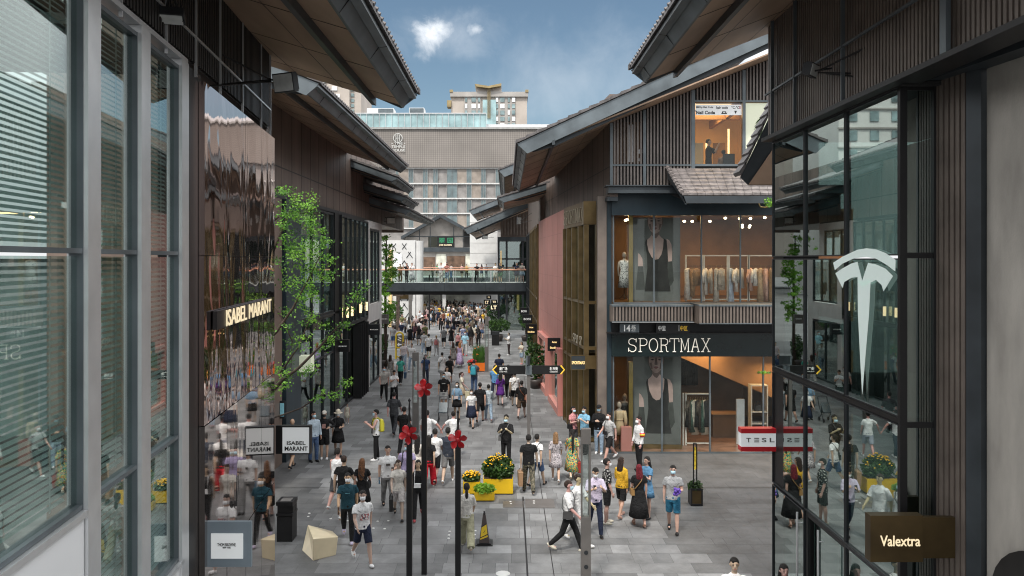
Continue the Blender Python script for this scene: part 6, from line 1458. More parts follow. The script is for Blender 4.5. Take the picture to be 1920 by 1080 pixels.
    if det >= 1:
        E = MB()
        for s in (-1, 1): head_add(E, (s*.031, -.088, 1.642), (.013, .009, .007), 8, 6); head_add(E, (s*.032, -.090, 1.664), (.018, .008, .004), 8, 4)
        out['eyes'] = E
        if not mask: Mo = MB(); head_add(Mo, (0, -.088, 1.572), (.022, .008, .007), 8, 5); out['mouth'] = Mo
    # hair
    if hair != 'bald':
        Hm = MB(); hl = 1.672 if not fem else 1.678
        def cut(p):
            zz = p.z+1.655
            if p.y < -.015 and zz < hl+.012*math.sin(p.x*60): k = .72; return V3(p.x*k, p.y*k, p.z)
            if zz < 1.585 and hair in ('short', 'cap', 'bun', 'pony'): return V3(p.x*.8, p.y*.75, max(p.z, -.085))
            return p
        head_add(Hm, (0, .008, 1.655), (.086, .104, .103), 18, 14, cut)
        if hair in ('long', 'vlong'):
            zl = 1.30 if hair == 'long' else 1.02
            rs = [(0, .05, zl, .075, .025), (0, .062, (zl+1.5)/2, .10, .04), (0, .055, 1.50, .10, .055), (0, .035, 1.60, .092, .075), (0, .02, 1.66, .086, .09)]
            n0 = len(Hm.v); Hm.rings(rs, 14)
            for i in range(n0, len(Hm.v)):
                q = Hm.v[i]; tq = min(1, max(0, (q.z-1.40)/.2)); a = HM @ V3(q.x, q.y, q.z-1.53); Hm.v[i] = a*tq+(q+z+V3(0, .03, 0))*(1-tq)
        if hair == 'bun': head_add(Hm, (0, .105, 1.68), (.045, .04, .045), 10, 8)
        if hair == 'pony': Hm.tube([hp_(0, .09, 1.68), hp_(0, .14, 1.65), hp_(0, .135, 1.52), hp_(0, .11, 1.40)], [.028, .036, .034, .012], 8)
        if hair == 'lowpony': Hm.tube([hp_(0, .085, 1.60), hp_(0, .11, 1.53), hp_(0, .10, 1.42), hp_(0, .085, 1.34)], [.03, .04, .045, .015], 8)
        if hair == 'braid': Hm.tube([hp_(0, .085, 1.66), V3(0, .135, 1.50)+z, V3(0, .14, 1.2)+z, V3(0, .13, .9)+z], [.04, .05, .045, .02], 8)
        out['hair'] = Hm
    if hair == 'cap' or hair == 'hat':
        Cp = MB()
        if hair == 'cap':
            head_add(Cp, (0, .005, 1.675), (.094, .112, .092), 16, 10, lambda p: V3(p.x, p.y, max(p.z, -.005))); head_add(Cp, (0, -.12, 1.672), (.07, .075, .008), 12, 5)
        else:
            head_add(Cp, (0, .005, 1.69), (.10, .115, .10), 16, 10, lambda p: V3(p.x, p.y, max(p.z, -.02))); head_add(Cp, (0, .0, 1.672), (.175, .185, .014), 18, 6, lambda p: V3(p.x, p.y, p.z-.03*(p.x*p.x+p.y*p.y)/.03))
        out['hat'] = Cp
    if mask:
        Mk = MB(); n = 9; rows = 5; zz0 = {'chin': 1.515}.get(mask, 1.545); vs = []
        for i in range(rows+1):
            zq = zz0+.082*i/rows
            for j in range(n+1):
                g = R(-68+136*j/n); bul = 1+.05*math.sin(math.pi*i/rows)
                ry = .084+.024*math.sin(math.pi*(i+1.2)/(rows+2)); vs.append(HM @ V3(.066*math.sin(g)*bul, -.016-ry*math.cos(g)*bul, zq-1.53))
        o0 = len(Mk.v); Mk.add(vs, [(i*(n+1)+j, i*(n+1)+j+1, (i+1)*(n+1)+j+1, (i+1)*(n+1)+j) for i in range(rows) for j in range(n)])
        out['mask'] = Mk
    # clothes
    ex = .014
    if top != 'none':
        T = MB(); hz_ = hem if (hem and bot == 'dress') else {'crop': 1.06, 'tuck': .98}.get(top, .865)
        if bot == 'dress': hz_ = 1.0
        k = 1.0
        lo = [(0, .004, hz_+dz, (hipx if hz_ < 1 else wst)+.028, .128 if hz_ < 1 else .112)] if bot != 'dress' else [(0, .004, 1.0+dz, wst+.02, .106)]
        nk = [(0, .006, 1.436+dz, chest*.70, .078), (0, .006, 1.460+dz, .085, .066), (0, .004, 1.480+dz, .066, .06)]
        if top == 'tank': nk = [(0, .006, 1.44+dz, .10, .066)]
        T.rings(lo+[(0, .004, 1.10+dz, wst+(.030 if not fem else .018), .112), (0, 0, 1.22+dz, chest+.012, .124), (0, 0, 1.32+dz, chest+.018, .124), (0, .005, 1.395+dz, chest*.96+.010, .10)]+nk, 18, power=.88)
        if top in ('tee', 'long', 'polo', 'crop', 'tuck', 'half'):
            for nm in 'LR':
                sh, el, wr, fd, s = J['arm'+nm]; sh, el, wr = sh+z, el+z, wr+z
                if top == 'long': T.tube([sh+V3(-s*.06, 0, .0), sh+V3(-s*.014, 0, -.014), sh.lerp(el, .6), el, el.lerp(wr, .5), el.lerp(wr, .94)], [.055, .066, .062, .056, .05, .043], 10)
                else:
                    e = .60 if top != 'half' else .92
                    T.tube([sh+V3(-s*.06, 0, .0), sh+V3(-s*.014, 0, -.014), sh.lerp(el, e*.55), sh.lerp(el, e)], [.055, .066, .068, .073], 10)
        out['shirt'] = T
    if bot in ('trousers', 'shorts', 'wide', 'slim'):
        Q = MB(); Q.rings([(0, .004, .80+dz, hipx*.93+.012, .118), (0, .004, .93+dz, hipx+.016, .126), (0, .004, 1.03+dz, wst+.018, .108)], 16, power=.92)
        for nm in 'LR':
            hp, kn, an, sa = J['leg'+nm]; hp, kn, an = hp+z, kn+z, an+z
            if bot == 'shorts': Q.tube([hp+V3(0, 0, .04), hp.lerp(kn, .4), hp.lerp(kn, .88)], [.10, .099, .094], 10)
            else:
                r = {'trousers': (.099, .092, .078, .071, .062), 'slim': (.097, .086, .073, .068, .050), 'wide': (.104, .106, .104, .104, .102)}[bot]
                Q.tube([hp+V3(0, 0, .04), hp.lerp(kn, .4), kn, kn.lerp(an, .4), kn.lerp(an, 1.02)], list(r), 10)
        out['trousers'] = Q
    if bot in ('skirt', 'longskirt', 'dress'):
        Q = MB(); hz_ = hem or {'skirt': .60, 'longskirt': .22, 'dress': .55}[bot]
        (h1, k1, a1, _), (h2, k2, a2, _) = J['legL'], J['legR']
        spread = abs(k1.y-k2.y)*.5*max(0, (.9-hz_)/.45); fl_ = (.9-hz_)*.14
        Q.rings([(0, 0, hz_+dz, hipx+.035+fl_, .14+fl_*.8+spread), (0, 0, (hz_+.93)/2+dz, hipx+.03+fl_*.5, .135+fl_*.4+spread*.5), (0, .004, .93+dz, hipx+.018, .128), (0, .004, 1.06+dz, wst+.016, .106)], 18)
        out['skirt'] = Q
    S = {}
    for nm in 'LR':
        hp, kn, an, sa = J['leg'+nm]; an = an+z; ms = MB()
        rot = Matrix.Rotation(-max(-.5, min(.2, sa)), 3, 'X')
        def ff(p): q = V3(p.x*(1 if p.y < .05 else .9), p.y, max(p.z, -.026)); return rot @ q
        ms.ell(an+V3(0, -.05, -.043), (.047, .138, .05), 12, 8, 0, ff); S[nm] = ms
    out['shoes'] = S; J['dz'] = dz; J['HM'] = HM
    return out, J
PART_MAT = {'body': 'skin', 'hair': 'hair', 'shirt': 'cloth', 'trousers': 'cloth', 'skirt': 'cloth', 'hat': 'cloth'}
def build_person(spec, loc, vox=.011):
    (face, sex, h, top, tcol, bot, bcol, hair, hcol, pose, mask, ex, label) = spec
    det = 2 if vox < .013 else (1 if vox < .016 else 0)
    parts, J = figure(sex, pose, top, bot, hair, mask, ex.get('nod', 0), ex.get('turn', 0), det, ex.get('hem'))
    t = thing('person', label, 'person', loc, ex.get('group', 'people in the shopping street'), R(face)); sc = h/1.74; t.scale = (sc, sc, sc)
    t.location = (0, 0, 0)
    rs = random.Random(label); sk = [c*rs.uniform(.85, 1.1) for c in SKIN]
    def put(mb, nm, mat, c=None, rm=None, sm=3):
        o = mb.build(nm, mat, t, True); 
        if c: o.color = (*c, 1)
        if rm: rem(o, rm, sm)
        return o
    put(parts['body'], 'body', 'skin', sk, vox, 2)
    if 'hair' in parts: put(parts['hair'], 'hair', 'hair', hcol, max(vox, .011), 1)
    if 'hat' in parts: put(parts['hat'], 'hat', 'cloth', ex.get('hatc', (.6, .56, .48)))
    if 'eyes' in parts: put(parts['eyes'], 'eyes', 'eye')
    if 'mouth' in parts: put(parts['mouth'], 'mouth', 'lip')
    if 'mask' in parts: put(parts['mask'], 'face_mask', {'blue': 'mask_blue', 'white': 'mask_white', 'black': 'mask_black', 'chin': 'mask_blue'}[mask])
    nmt = 'dress_top' if bot == 'dress' else 'shirt'
    if 'shirt' in parts: put(parts['shirt'], nmt, ex.get('tmat', 'cloth'), tcol, max(vox, .013), 4)
    if 'trousers' in parts: put(parts['trousers'], 'shorts' if bot == 'shorts' else 'trousers', ex.get('bmat', 'cloth'), bcol, max(vox, .013), 3)
    if 'skirt' in parts: put(parts['skirt'], 'dress_skirt' if bot == 'dress' else 'skirt', ex.get('bmat', ex.get('tmat') if bot == 'dress' else None) or 'cloth', bcol, None)
    for nm in 'LR': put(parts['shoes'][nm], 'shoe', 'shoe', ex.get('shoe', (.6, .6, .6)))
    t.location = loc
    # prints, arm band etc. move with the shirt
    if ex.get('print'):
        c, zc, w_, hh = ex['print']; mb = MB(); n = 6; dz = J['dz']
        vs = []
        for i in range(4):
            for j in range(n+1):
                x = -w_/2+w_*j/n; yy = -.124*math.sqrt(max(.05, 1-(x/.19)**2))-.022; vs.append((x, yy, zc+dz-hh/2+hh*i/3))
        mb.add(vs, [(i*(n+1)+j, i*(n+1)+j+1, (i+1)*(n+1)+j+1, (i+1)*(n+1)+j) for i in range(3) for j in range(n)]); o = bpy_child(mb, 'shirt_print', ex.get('pmat', 'cloth'), t); o.color = (*c, 1)
    if ex.get('band'):
        sh, el, wr, fd, s = J['armL']; dz = V3(0, 0, J['dz']); o = bpy_child(MB().tube([sh.lerp(el, .55)+dz, sh.lerp(el, .98)+dz], [.082, .078], 12), 'arm_band', 'sign_red', t)
        o2 = bpy_child(MB().tube([sh.lerp(el, .68)+dz, sh.lerp(el, .84)+dz], [.085, .083], 12), 'band_print', 'yellow_paint', t)
    def W(p): m = Matrix.Translation(loc) @ Matrix.Rotation(R(face), 4, 'Z') @ Matrix.Scale(sc, 4); return m @ (p if isinstance(p, Vector) else Vector(p))
    for bgk in ex.get('bags', []): make_bag(bgk, W, J, t)
    return t
def bpy_child(mb, nm, mat, t):
    lo, ro, scl = t.location.copy(), t.rotation_euler.copy(), t.scale.copy()
    t.location = (0, 0, 0); o = mb.build(nm, mat, t, True); t.location = lo; return o
def make_bag(k, W, J, person):
    kind, c, label = k[:3]; side = k[3] if len(k) > 3 else 'R'; dz = J['dz']
    sh, el, wr, fd, s = J['arm'+side]; up = V3(0, 0, dz); mb = MB(); hnd = wr+up+fd*.11
    st = MB()
    if kind in ('tote', 'paper'):
        w_, hgt, th = (.17, .42, .07) if kind == 'paper' else (.17, .36, .06)
        z1 = hnd.z-(.14 if kind == 'tote' else .10); c0 = V3(hnd.x+s*.02, hnd.y, 0)
        q = [(-1, -1), (1, -1), (1, 1), (-1, 1)]
        mb.hexa([V3(c0.x+a*th*.8, c0.y+b_*w_*.85, z1-hgt) for a, b_ in q]+[V3(c0.x+a*th, c0.y+b_*w_, z1) for a, b_ in q])
        for sg in (-1, 1): st.tube([V3(c0.x+sg*th*.8, c0.y-w_*.5, z1), hnd+V3(sg*.01, -.02, 0), hnd+V3(sg*.01, .02, 0), V3(c0.x+sg*th*.8, c0.y+w_*.5, z1)], .008, 5)
        nm = 'paper_bag' if kind == 'paper' else 'tote_bag'
    elif kind == 'sling':   # cross-body bag on one hip
        x = s*.19; zc = .98+dz; mb.hexa([V3(x+a*.05, -.02+b_*.12, zc-.085) for a, b_ in ((-1, -1), (1, -1), (1, 1), (-1, 1))]+[V3(x+a*.045, -.02+b_*.11, zc+.085) for a, b_ in ((-1, -1), (1, -1), (1, 1), (-1, 1))])
        xo = -s*.10
        st.tube([V3(x, -.08, zc+.07), V3(s*.10, -.142, 1.15+dz), V3(xo*.4, -.150, 1.3+dz), V3(xo, -.08, 1.45+dz), V3(xo*1.0, .03, 1.465+dz), V3(xo*.4, .145, 1.32+dz), V3(s*.12, .135, 1.12+dz), V3(x, .06, zc+.07)], .013, 5)
        nm = 'shoulder_bag'
    elif kind == 'hip':
        x = s*.02; zc = 1.05+dz; y0 = -.17; mb.hexa([V3(x+a*.10, y0+b_*.035, zc-.06) for a, b_ in ((-1, -1), (1, -1), (1, 1), (-1, 1))]+[V3(x+a*.09, y0+b_*.03, zc+.06) for a, b_ in ((-1, -1), (1, -1), (1, 1), (-1, 1))])
        st.tube([V3(x-.08, y0, zc+.05), V3(-.1, -.14, 1.3+dz), V3(-.09, -.06, 1.47+dz), V3(-.09, .06, 1.46+dz), V3(0, .15, 1.25+dz), V3(.17, .0, 1.05+dz), V3(x+.08, y0, zc+.05)], .011, 5); nm = 'shoulder_bag'
    elif kind == 'back':
        mb.rings([(0, .19, .98+dz, .12, .06), (0, .20, 1.02+dz, .15, .085), (0, .20, 1.25+dz, .14, .085), (0, .19, 1.38+dz, .11, .06), (0, .18, 1.41+dz, .06, .03)], 14, power=.6)
        for sg in (-1, 1): st.tube([V3(sg*.09, .15, 1.38+dz), V3(sg*.11, .04, 1.475+dz), V3(sg*.12, -.09, 1.42+dz), V3(sg*.125, -.135, 1.28+dz), V3(sg*.155, -.05, 1.08+dz), V3(sg*.13, .12, 1.04+dz)], .016, 5)
        nm = 'backpack'
    elif kind == 'item':
        c0 = hnd+fd*-.03; mb.hexa([c0+V3(a*.02, b_*.04, -.10) for a, b_ in ((-1, -1), (1, -1), (1, 1), (-1, 1))]+[c0+V3(a*.02, b_*.04, .08) for a, b_ in ((-1, -1), (1, -1), (1, 1), (-1, 1))]); nm = k[4]
    elif kind == 'phone':
        c0 = hnd+fd*-.015; mb.hexa([c0+V3(a*.035, b_*.005-.01, -.05) for a, b_ in ((-1, -1), (1, -1), (1, 1), (-1, 1))]+[c0+V3(a*.035, b_*.005+.03, .07) for a, b_ in ((-1, -1), (1, -1), (1, 1), (-1, 1))]); nm = 'phone'
    elif kind == 'bouquet':
        for q in range(14): mb.ell(hnd+V3(random.Random(q).uniform(-.08, .08), random.Random(q+50).uniform(-.09, .02), random.Random(q+99).uniform(-.05, .09)), (.045, .045, .04), 7, 5)
        nm = 'bouquet'
    for m_ in (mb, st): m_.v = [W(p) for p in m_.v]
    org = sum(mb.v, Vector())/len(mb.v)
    o = mb.build(nm, 'paint'); o.data.transform(Matrix.Translation(-org)); o.location = org; o.color = (*c, 1); smart(o); tag(o, label, nm.replace('_', ' '))
    if st.v:
        so_ = st.build('strap', 'paint', o, True); so_.color = (*[q*.8 for q in c], 1)
WH, BK, OFF, GRY, DG, LG = (.72, .72, .72), (.012, .012, .013), (.60, .57, .52), (.20, .20, .20), (.055, .057, .062), (.42, .42, .42)
NV, JN, LJ, TEAL, TEE = (.016, .022, .045), (.06, .10, .19), (.25, .33, .42), (.05, .34, .27), (.018, .062, .085)
HB, HBR, HO = (.012, .010, .009), (.035, .018, .012), (.16, .07, .03)
CREAM, BEIGE, KHAKI, LIL, YEL, PINK, BLUE, RED, PUR = (.62, .58, .48), (.45, .36, .26), (.36, .35, .24), (.42, .36, .56), (.62, .36, .03), (.58, .26, .27), (.20, .42, .58), (.55, .015, .03), (.10, .025, .20)
SH_W, SH_B = (.68, .68, .68), (.014, .014, .015)
E = dict
PEOPLE = [
 # u, v, spec...
 (680, 1056, (28, 'm', 1.72, 'tee', WH, 'shorts', NV, 'short', HB, 'walk', 'white', E(shoe=SH_W, turn=-18, print=((.30, .16, .15), 1.17, .22, .16), pmat='print_pink'), 'man in white printed tee, navy shorts and white shoes striding in the front left')),
 (652, 1013, (10, 'm', 1.72, 'tee', TEE, 'slim', BK, 'short', HB, 'walk', 'white', E(shoe=(.5, .44, .58), print=((.12, .30, .38), 1.27, .12, .025), bags=[('item', (.10, .05, .03), 'brown clutch held by the man in dark teal tee', 'R', 'clutch_bag')]), 'masked man in dark teal tee and black trousers behind the striding man')),
 (727, 952, (14, 'm', 1.75, 'tee', WH, 'trousers', GRY, 'short', HB, 'onehold', None, E(shoe=BK, print=((.10, .09, .08), 1.25, .12, .06), bags=[('phone', BK, 'phone in the hand of the white tee man in grey trousers', 'L'), ('item', (.08, .16, .24), 'blue bottle carried by the white tee man in grey trousers', 'R', 'bottle')]), 'man with glasses in white printed tee and light grey trousers')),
 (747, 972, (8, 'f', 1.62, 'polo', OFF, 'shorts', (.48, .45, .44), 'short', HBR, 'walk', None, E(shoe=BK, turn=30, bags=[('tote', BK, 'small black bag hanging from the hand of the woman in light shorts', 'R')]), 'woman in cream polo shirt and pale shorts with black sandals')),
 (784, 972, (5, 'f', 1.62, 'tank', BK, 'trousers', BK, 'long', HB, 'walkb', None, E(shoe=(.3, .05, .06), bags=[('hip', WH, 'small white bag on the hip of the woman in black tank top', 'R')]), 'woman in black tank top and black trousers behind the left flower pole')),
 (763, 938, (0, 'm', 1.72, 'tee', LIL, 'trousers', DG, 'short', HB, 'walkb', 'blue', E(bags=[('back', BK, 'black backpack worn over the lilac tee', 'R')]), 'masked man in lilac tee with black backpack straps')),
 (645, 972, (165, 'm', 1.74, 'tee', BK, 'shorts', BK, 'short', HBR, 'walk', None, E(shoe=SH_W), 'man in black tee seen from the back behind the dark teal tee man')),
 (633, 953, (170, 'm', 1.74, 'tank', WH, 'shorts', DG, 'short', HB, 'walkb', None, E(shoe=SH_W), 'man in white sleeveless top seen from the back at left')),
 (679, 968, (178, 'f', 1.62, 'tee', BK, 'skirt', BK, 'vlong', HO, 'walk', None, E(hem=.5, shoe=BK, bags=[('sling', BK, 'black shoulder bag of the woman with long ombre hair', 'R')]), 'woman in black dress with very long ombre brown hair')),
 (705, 863, (-75, 'm', 1.76, 'tank', WH, 'slim', BK, 'short', HB, 'phone', 'blue', E(shoe=SH_W, bags=[('back', (.55, .50, .04), 'yellow backpack of the man in white sleeveless top', 'R'), ('sling', BK, 'black camera hanging at the side of the man in white sleeveless top', 'R')]), 'man in white sleeveless top and black trousers turned left with a camera')),
 (739, 815, (172, 'm', 1.76, 'half', DG, 'trousers', (.04, .042, .047), 'short', HB, 'walk', None, E(shoe=BK), 'man in dark grey shirt and charcoal trousers walking away alone')),
 (758, 852, (176, 'm', 1.76, 'tee', BK, 'trousers', BK, 'short', HB, 'walkb', None, E(shoe=BK), 'man all in black walking away behind the left flower pole')),
 (801, 862, (170, 'm', 1.76, 'tee', WH, 'trousers', NV, 'short', HB, 'handR', None, E(shoe=SH_W), 'man in white tee holding hands with a woman, seen from the back')),
 (850, 858, (190, 'f', 1.66, 'tee', WH, 'shorts', (.28, .30, .36), 'bun', HB, 'handL', None, E(shoe=SH_W), 'woman in white tee reaching her hand to the white tee man')),
 (783, 912, (175, 'f', 1.62, 'half', OFF, 'dress', OFF, 'vlong', HB, 'walk', None, E(hem=.62, shoe=SH_W), 'woman in white lace dress with very long black hair behind the poles')),
 (804, 915, (174, 'f', 1.66, 'tee', BK, 'wide', RED, 'long', HB, 'walkb', None, E(shoe=SH_W), 'woman in black tee and bright red wide trousers')),
 (816, 905, (168, 'm', 1.74, 'tee', WH, 'shorts', BK, 'short', HB, 'walk', None, E(shoe=BK), 'man in white tee and black shorts seen from the back by the tallest pole')),
 (840, 905, (176, 'm', 1.78, 'tee', (.035, .042, .058), 'shorts', (.14, .14, .14), 'short', HB, 'walkb', None, E(shoe=SH_W), 'man in navy tee and grey shorts walking away by the right flower pole')),
 (875, 1028, (184, 'f', 1.62, 'half', (.60, .58, .54), 'wide', KHAKI, 'lowpony', HB, 'walk', None, E(shoe=CREAM, bags=[('tote', (.30, .32, .33), 'grey tote bag of the woman in loose white top', 'L')]), 'woman in loose white top and long pale khaki trousers walking away')),
 (949, 876, (-12, 'm', 1.76, 'half', BK, 'slim', BK, 'short', HB, 'phone', 'chin', E(shoe=BK, turn=-5, bags=[('sling', (.10, .10, .10), 'black strap bag of the man standing behind the daisies', 'R')]), 'man in black shirt and trousers standing behind the daisy planter')),
 (991, 924, (186, 'm', 1.76, 'tee', BK, 'trousers', KHAKI, 'short', HB, 'bagR', None, E(bmat='camo', shoe=BK, bags=[('paper', (.34, .21, .12), 'brown paper bag carried by the man in camouflage trousers', 'L')]), 'man in black tee and camouflage trousers walking away')),
 (1007, 912, (150, 'f', 1.66, 'tee', WH, 'shorts', JN, 'short', HB, 'walkb', 'white', E(shoe=BK, bags=[('sling', BK, 'black belt bag of the woman in white tee and denim shorts', 'L')]), 'woman in white tee and denim shorts beside the camouflage trousers man')),
 (1042, 903, (176, 'f', 1.60, 'half', LG, 'dress', LG, 'long', (.30, .17, .08), 'walk', None, E(tmat='floral_grey', hem=.58, shoe=SH_W), 'blonde haired woman in short grey patterned dress')),
 (1073, 896, (182, 'f', 1.60, 'half', TEAL, 'dress', TEAL, 'braid', HB, 'walkb', None, E(tmat='floral_green', hem=.34, shoe=CREAM, bags=[('tote', (.28, .03, .02), 'red handbag of the woman in green floral dress', 'R')]), 'woman in long green floral dress with a very long dark ponytail')),
 (1075, 846, (35, 'f', 1.62, 'tee', PINK, 'shorts', DG, 'pony', HB, 'cross', 'blue', E(shoe=BK, bags=[('sling', BK, 'black cross body bag on the pink tee', 'R')]), 'masked woman in pink tee waiting by the gold portal')),
 (1096, 851, (-40, 'm', 1.70, 'tee', BLUE, 'trousers', BK, 'short', HB, 'phone', 'blue', E(shoe=BK, nod=12), 'masked man in bright blue tee looking at his phone by the gold portal')),
 (1123, 851, (-20, 'm', 1.74, 'long', BK, 'trousers', LJ, 'cap', HB, 'cross', 'blue', E(shoe=SH_W, hatc=BK), 'masked man in black cap, black jacket and pale jeans by the column')),
 (1142, 864, (-55, 'm', 1.72, 'tee', LG, 'shorts', BK, 'short', HB, 'walk', 'white', E(shoe=SH_W, bags=[('hip', BK, 'black sling bag across the light grey tee', 'R')]), 'masked man in light tee and black shorts near the show window corner')),
 (1198, 882, (-70, 'm', 1.78, 'long', WH, 'trousers', BK, 'short', HB, 'stand', 'white', E(shoe=BK, band=1), 'guard in white shirt and black trousers with red arm band before the show window')),
 (1066, 1034, (75, 'm', 1.74, 'half', WH, 'slim', BK, 'short', HBR, 'walk', 'blue', E(shoe=CREAM, bags=[('sling', (.06, .06, .06), 'patterned black bag of the man in white half sleeve shirt', 'R')]), 'man in loose white tee and black trousers walking right behind the near totem')),
 (1084, 1020, (60, 'm', 1.76, 'half', WH, 'trousers', (.6, .6, .6), 'short', HBR, 'walkb', None, E(shoe=SH_W), 'man all in white partly behind the near totem')),
 (1116, 1002, (5, 'm', 1.74, 'half', (.55, .49, .62), 'slim', NV, 'short', HB, 'walkphone', 'white', E(shoe=BK, nod=22, bags=[('phone', BK, 'phone in the hand of the man in pale lavender shirt', 'R')]), 'masked man in pale lavender shirt and navy trousers looking down')),
 (1138, 982, (95, 'm', 1.72, 'half', BK, 'shorts', BK, 'short', HB, 'stand', 'white', E(tmat='floral_black', shoe=CREAM), 'masked person in black patterned shirt and black shorts')),
 (1165, 970, (140, 'f', 1.64, 'long', YEL, 'shorts', BK, 'long', HBR, 'onehold', None, E(shoe=(.5, .3, .24), bags=[('tote', (.05, .05, .05), 'black and white tote bag of the woman in mustard blouse', 'L')]), 'woman in mustard yellow blouse and black shorts')),
 (1198, 986, (184, 'f', 1.62, 'tee', BK, 'dress', BK, 'long', (.16, .008, .018), 'onehold', None, E(hem=.30, shoe=(.25, .14, .1), bags=[('sling', (.28, .16, .06), 'small brown bag of the red haired woman', 'L')]), 'woman with dark red hair in long black dress')),
 (1213, 972, (-50, 'f', 1.66, 'tee', (.09, .21, .35), 'dress', (.09, .21, .35), 'long', HB, 'phone', None, E(hem=.62, shoe=BK), 'woman in short denim blue dress facing the red haired woman')),
 (1262, 998, (-12, 'm', 1.72, 'polo', (.34, .35, .36), 'shorts', (.022, .12, .20), 'short', HB, 'onehold', 'blue', E(shoe=BK, bags=[('bouquet', (.10, .05, .32), 'purple bundle held by the man in grey polo shirt', 'L')]), 'masked man in grey polo shirt and blue shorts carrying a purple bundle')),
 (1377, 1225, (-10, 'm', 1.74, 'tee', WH, 'trousers', DG, 'short', HB, 'walk', None, E(), 'man whose head shows at the bottom edge before the dark glass facade')),
 (1470, 1235, (0, 'f', 1.64, 'tee', DG, 'trousers', DG, 'long', HB, 'stand', None, E(), 'dark haired woman whose head shows at the foot of the dark glass facade')),
 (608, 861, (6, 'm', 1.68, 'long', BK, 'shorts', BK, 'cap', HB, 'hips', 'black', E(hatc=(.55, .52, .47), shoe=SH_W, print=((.45, .25, .22), 1.22, .13, .16)), 'person in black hooded top and shorts with pale cap, hands on hips')),
 (634, 855, (12, 'f', 1.64, 'tee', BK, 'dress', BK, 'hat', HB, 'onehold', 'white', E(hem=.55, shoe=BK, hatc=(.58, .52, .42), bags=[('hip', BK, 'black camera in front of the woman in the cream sun hat', 'R')]), 'woman in black dress and wide cream sun hat')),
 (588, 866, (40, 'm', 1.74, 'long', (.45, .54, .62), 'trousers', JN, 'short', HB, 'stand', 'blue', E(shoe=BK), 'masked man in pale blue shirt and jeans beside the white light box sign')),
 (548, 878, (170, 'm', 1.70, 'tee', LG, 'shorts', (.15, .25, .42), 'bald', HB, 'walk', None, E(shoe=BK), 'bald man in blue shorts behind the white light box sign')),
 (651, 794, (4, 'f', .84, 'tank', CREAM, 'dress', CREAM, 'bun', HB, 'stand', None, E(hem=.5, shoe=SH_W), 'small child in cream dress standing by the glass doors')),
 (720, 751, (14, 'm', 1.74, 'tee', (.42, .40, .37), 'slim', BK, 'short', HB, 'walk', 'blue', E(shoe=BK), 'masked man in pale checked shirt and black trousers walking toward the camera')),
 (732, 719, (178, 'f', 1.66, 'tee', (.28, .26, .25), 'wide', (.56, .53, .5), 'long', HBR, 'walkb', None, E(shoe=SH_W), 'woman in taupe top and wide white trousers walking away')),
 (751, 722, (176, 'f', 1.66, 'tee', (.07, .40, .32), 'slim', BK, 'pony', HB, 'walk', None, E(shoe=SH_W, bags=[('tote', (.04, .09, .16), 'blue tote bag of the woman in turquoise top', 'R')]), 'woman in turquoise top and black leggings walking away')),
 (739, 756, (20, 'f', 1.64, 'tee', WH, 'trousers', BK, 'bun', HB, 'walkphone', None, E(nod=18), 'woman in white top looking at a phone beside the checked shirt man')),
 (757, 690, (6, 'm', 1.74, 'tee', (.66, .60, .62), 'trousers', LJ, 'short', HB, 'walk', None, E(), 'left of two young men in white tops walking side by side')),
 (772, 695, (-6, 'm', 1.76, 'tee', WH, 'trousers', LJ, 'short', HB, 'walkb', None, E(), 'right of two young men in white tops walking side by side')),
 (798, 720, (8, 'm', 1.70, 'tee', (.04, .07, .15), 'trousers', NV, 'short', HB, 'walk', None, E(shoe=BK), 'man in navy blue tee near the finial of the tallest pole')),
 (829, 713, (178, 'f', 1.66, 'half', WH, 'skirt', (.6, .6, .6), 'bun', HB, 'walk', None, E(hem=.55, bags=[('sling', BK, 'thin black strap bag of the woman in white', 'L')]), 'woman all in white with a dark bun walking away')),
 (843, 721, (182, 'f', 1.66, 'half', BK, 'shorts', BK, 'short', HB, 'walkb', None, E(bags=[('tote', WH, 'white plastic bag of the person in loose black tee', 'R')]), 'person in loose black tee and shorts with short hair walking away')),
 (832, 770, (2, 'm', 1.74, 'tee', BK, 'shorts', LG, 'short', HB, 'stand', 'blue', E(shoe=BK, print=((.4, .4, .4), 1.27, .16, .03)), 'masked man in black tee and pale shorts pushing a stroller')),
 (838, 748, (20, 'f', 1.62, 'tee', WH, 'trousers', BK, 'long', HBR, 'onehold', None, E(), 'woman in white tee with long brown hair behind the stroller man')),
 (866, 758, (85, 'f', 1.60, 'tee', CREAM, 'skirt', BEIGE, 'pony', HBR, 'walk', None, E(hem=.55, bags=[('tote', (.55, .50, .34), 'pale yellow tote bag of the woman in beige skirt', 'R')]), 'woman in cream top and beige skirt facing right')),
 (857, 787, (-6, 'f', 1.64, 'half', (.20, .32, .45), 'skirt', BK, 'long', HB, 'stand', 'white', E(hem=.6, shoe=BK, bags=[('hip', (.5, .42, .4), 'beige bag held by the woman in pale blue shirt', 'R')]), 'masked woman in pale blue shirt and black skirt')),
 (884, 801, (-4, 'f', 1.62, 'tee', WH, 'dress', NV, 'long', HB, 'walk', 'white', E(hem=.52, shoe=BK), 'masked girl in navy pinafore over white sleeves')),
 (900, 792, (178, 'm', 1.76, 'tee', BK, 'shorts', BK, 'short', HB, 'walkb', None, E(shoe=BK), 'man in black tee and black shorts walking beside the woman in pale jeans')),
 (916, 790, (186, 'f', 1.64, 'long', (.42, .48, .52), 'slim', LJ, 'bun', HB, 'walk', None, E(shoe=(.5, .3, .35)), 'woman in pale blue top and pale jeans walking away')),
 (889, 738, (168, 'm', 1.76, 'tee', (.09, .11, .14), 'trousers', JN, 'short', HB, 'phone', None, E(shoe=BK, nod=12, bags=[('back', (.04, .28, .36), 'turquoise backpack of the man in grey tee', 'R')]), 'man in slate grey tee and jeans with turquoise backpack')),
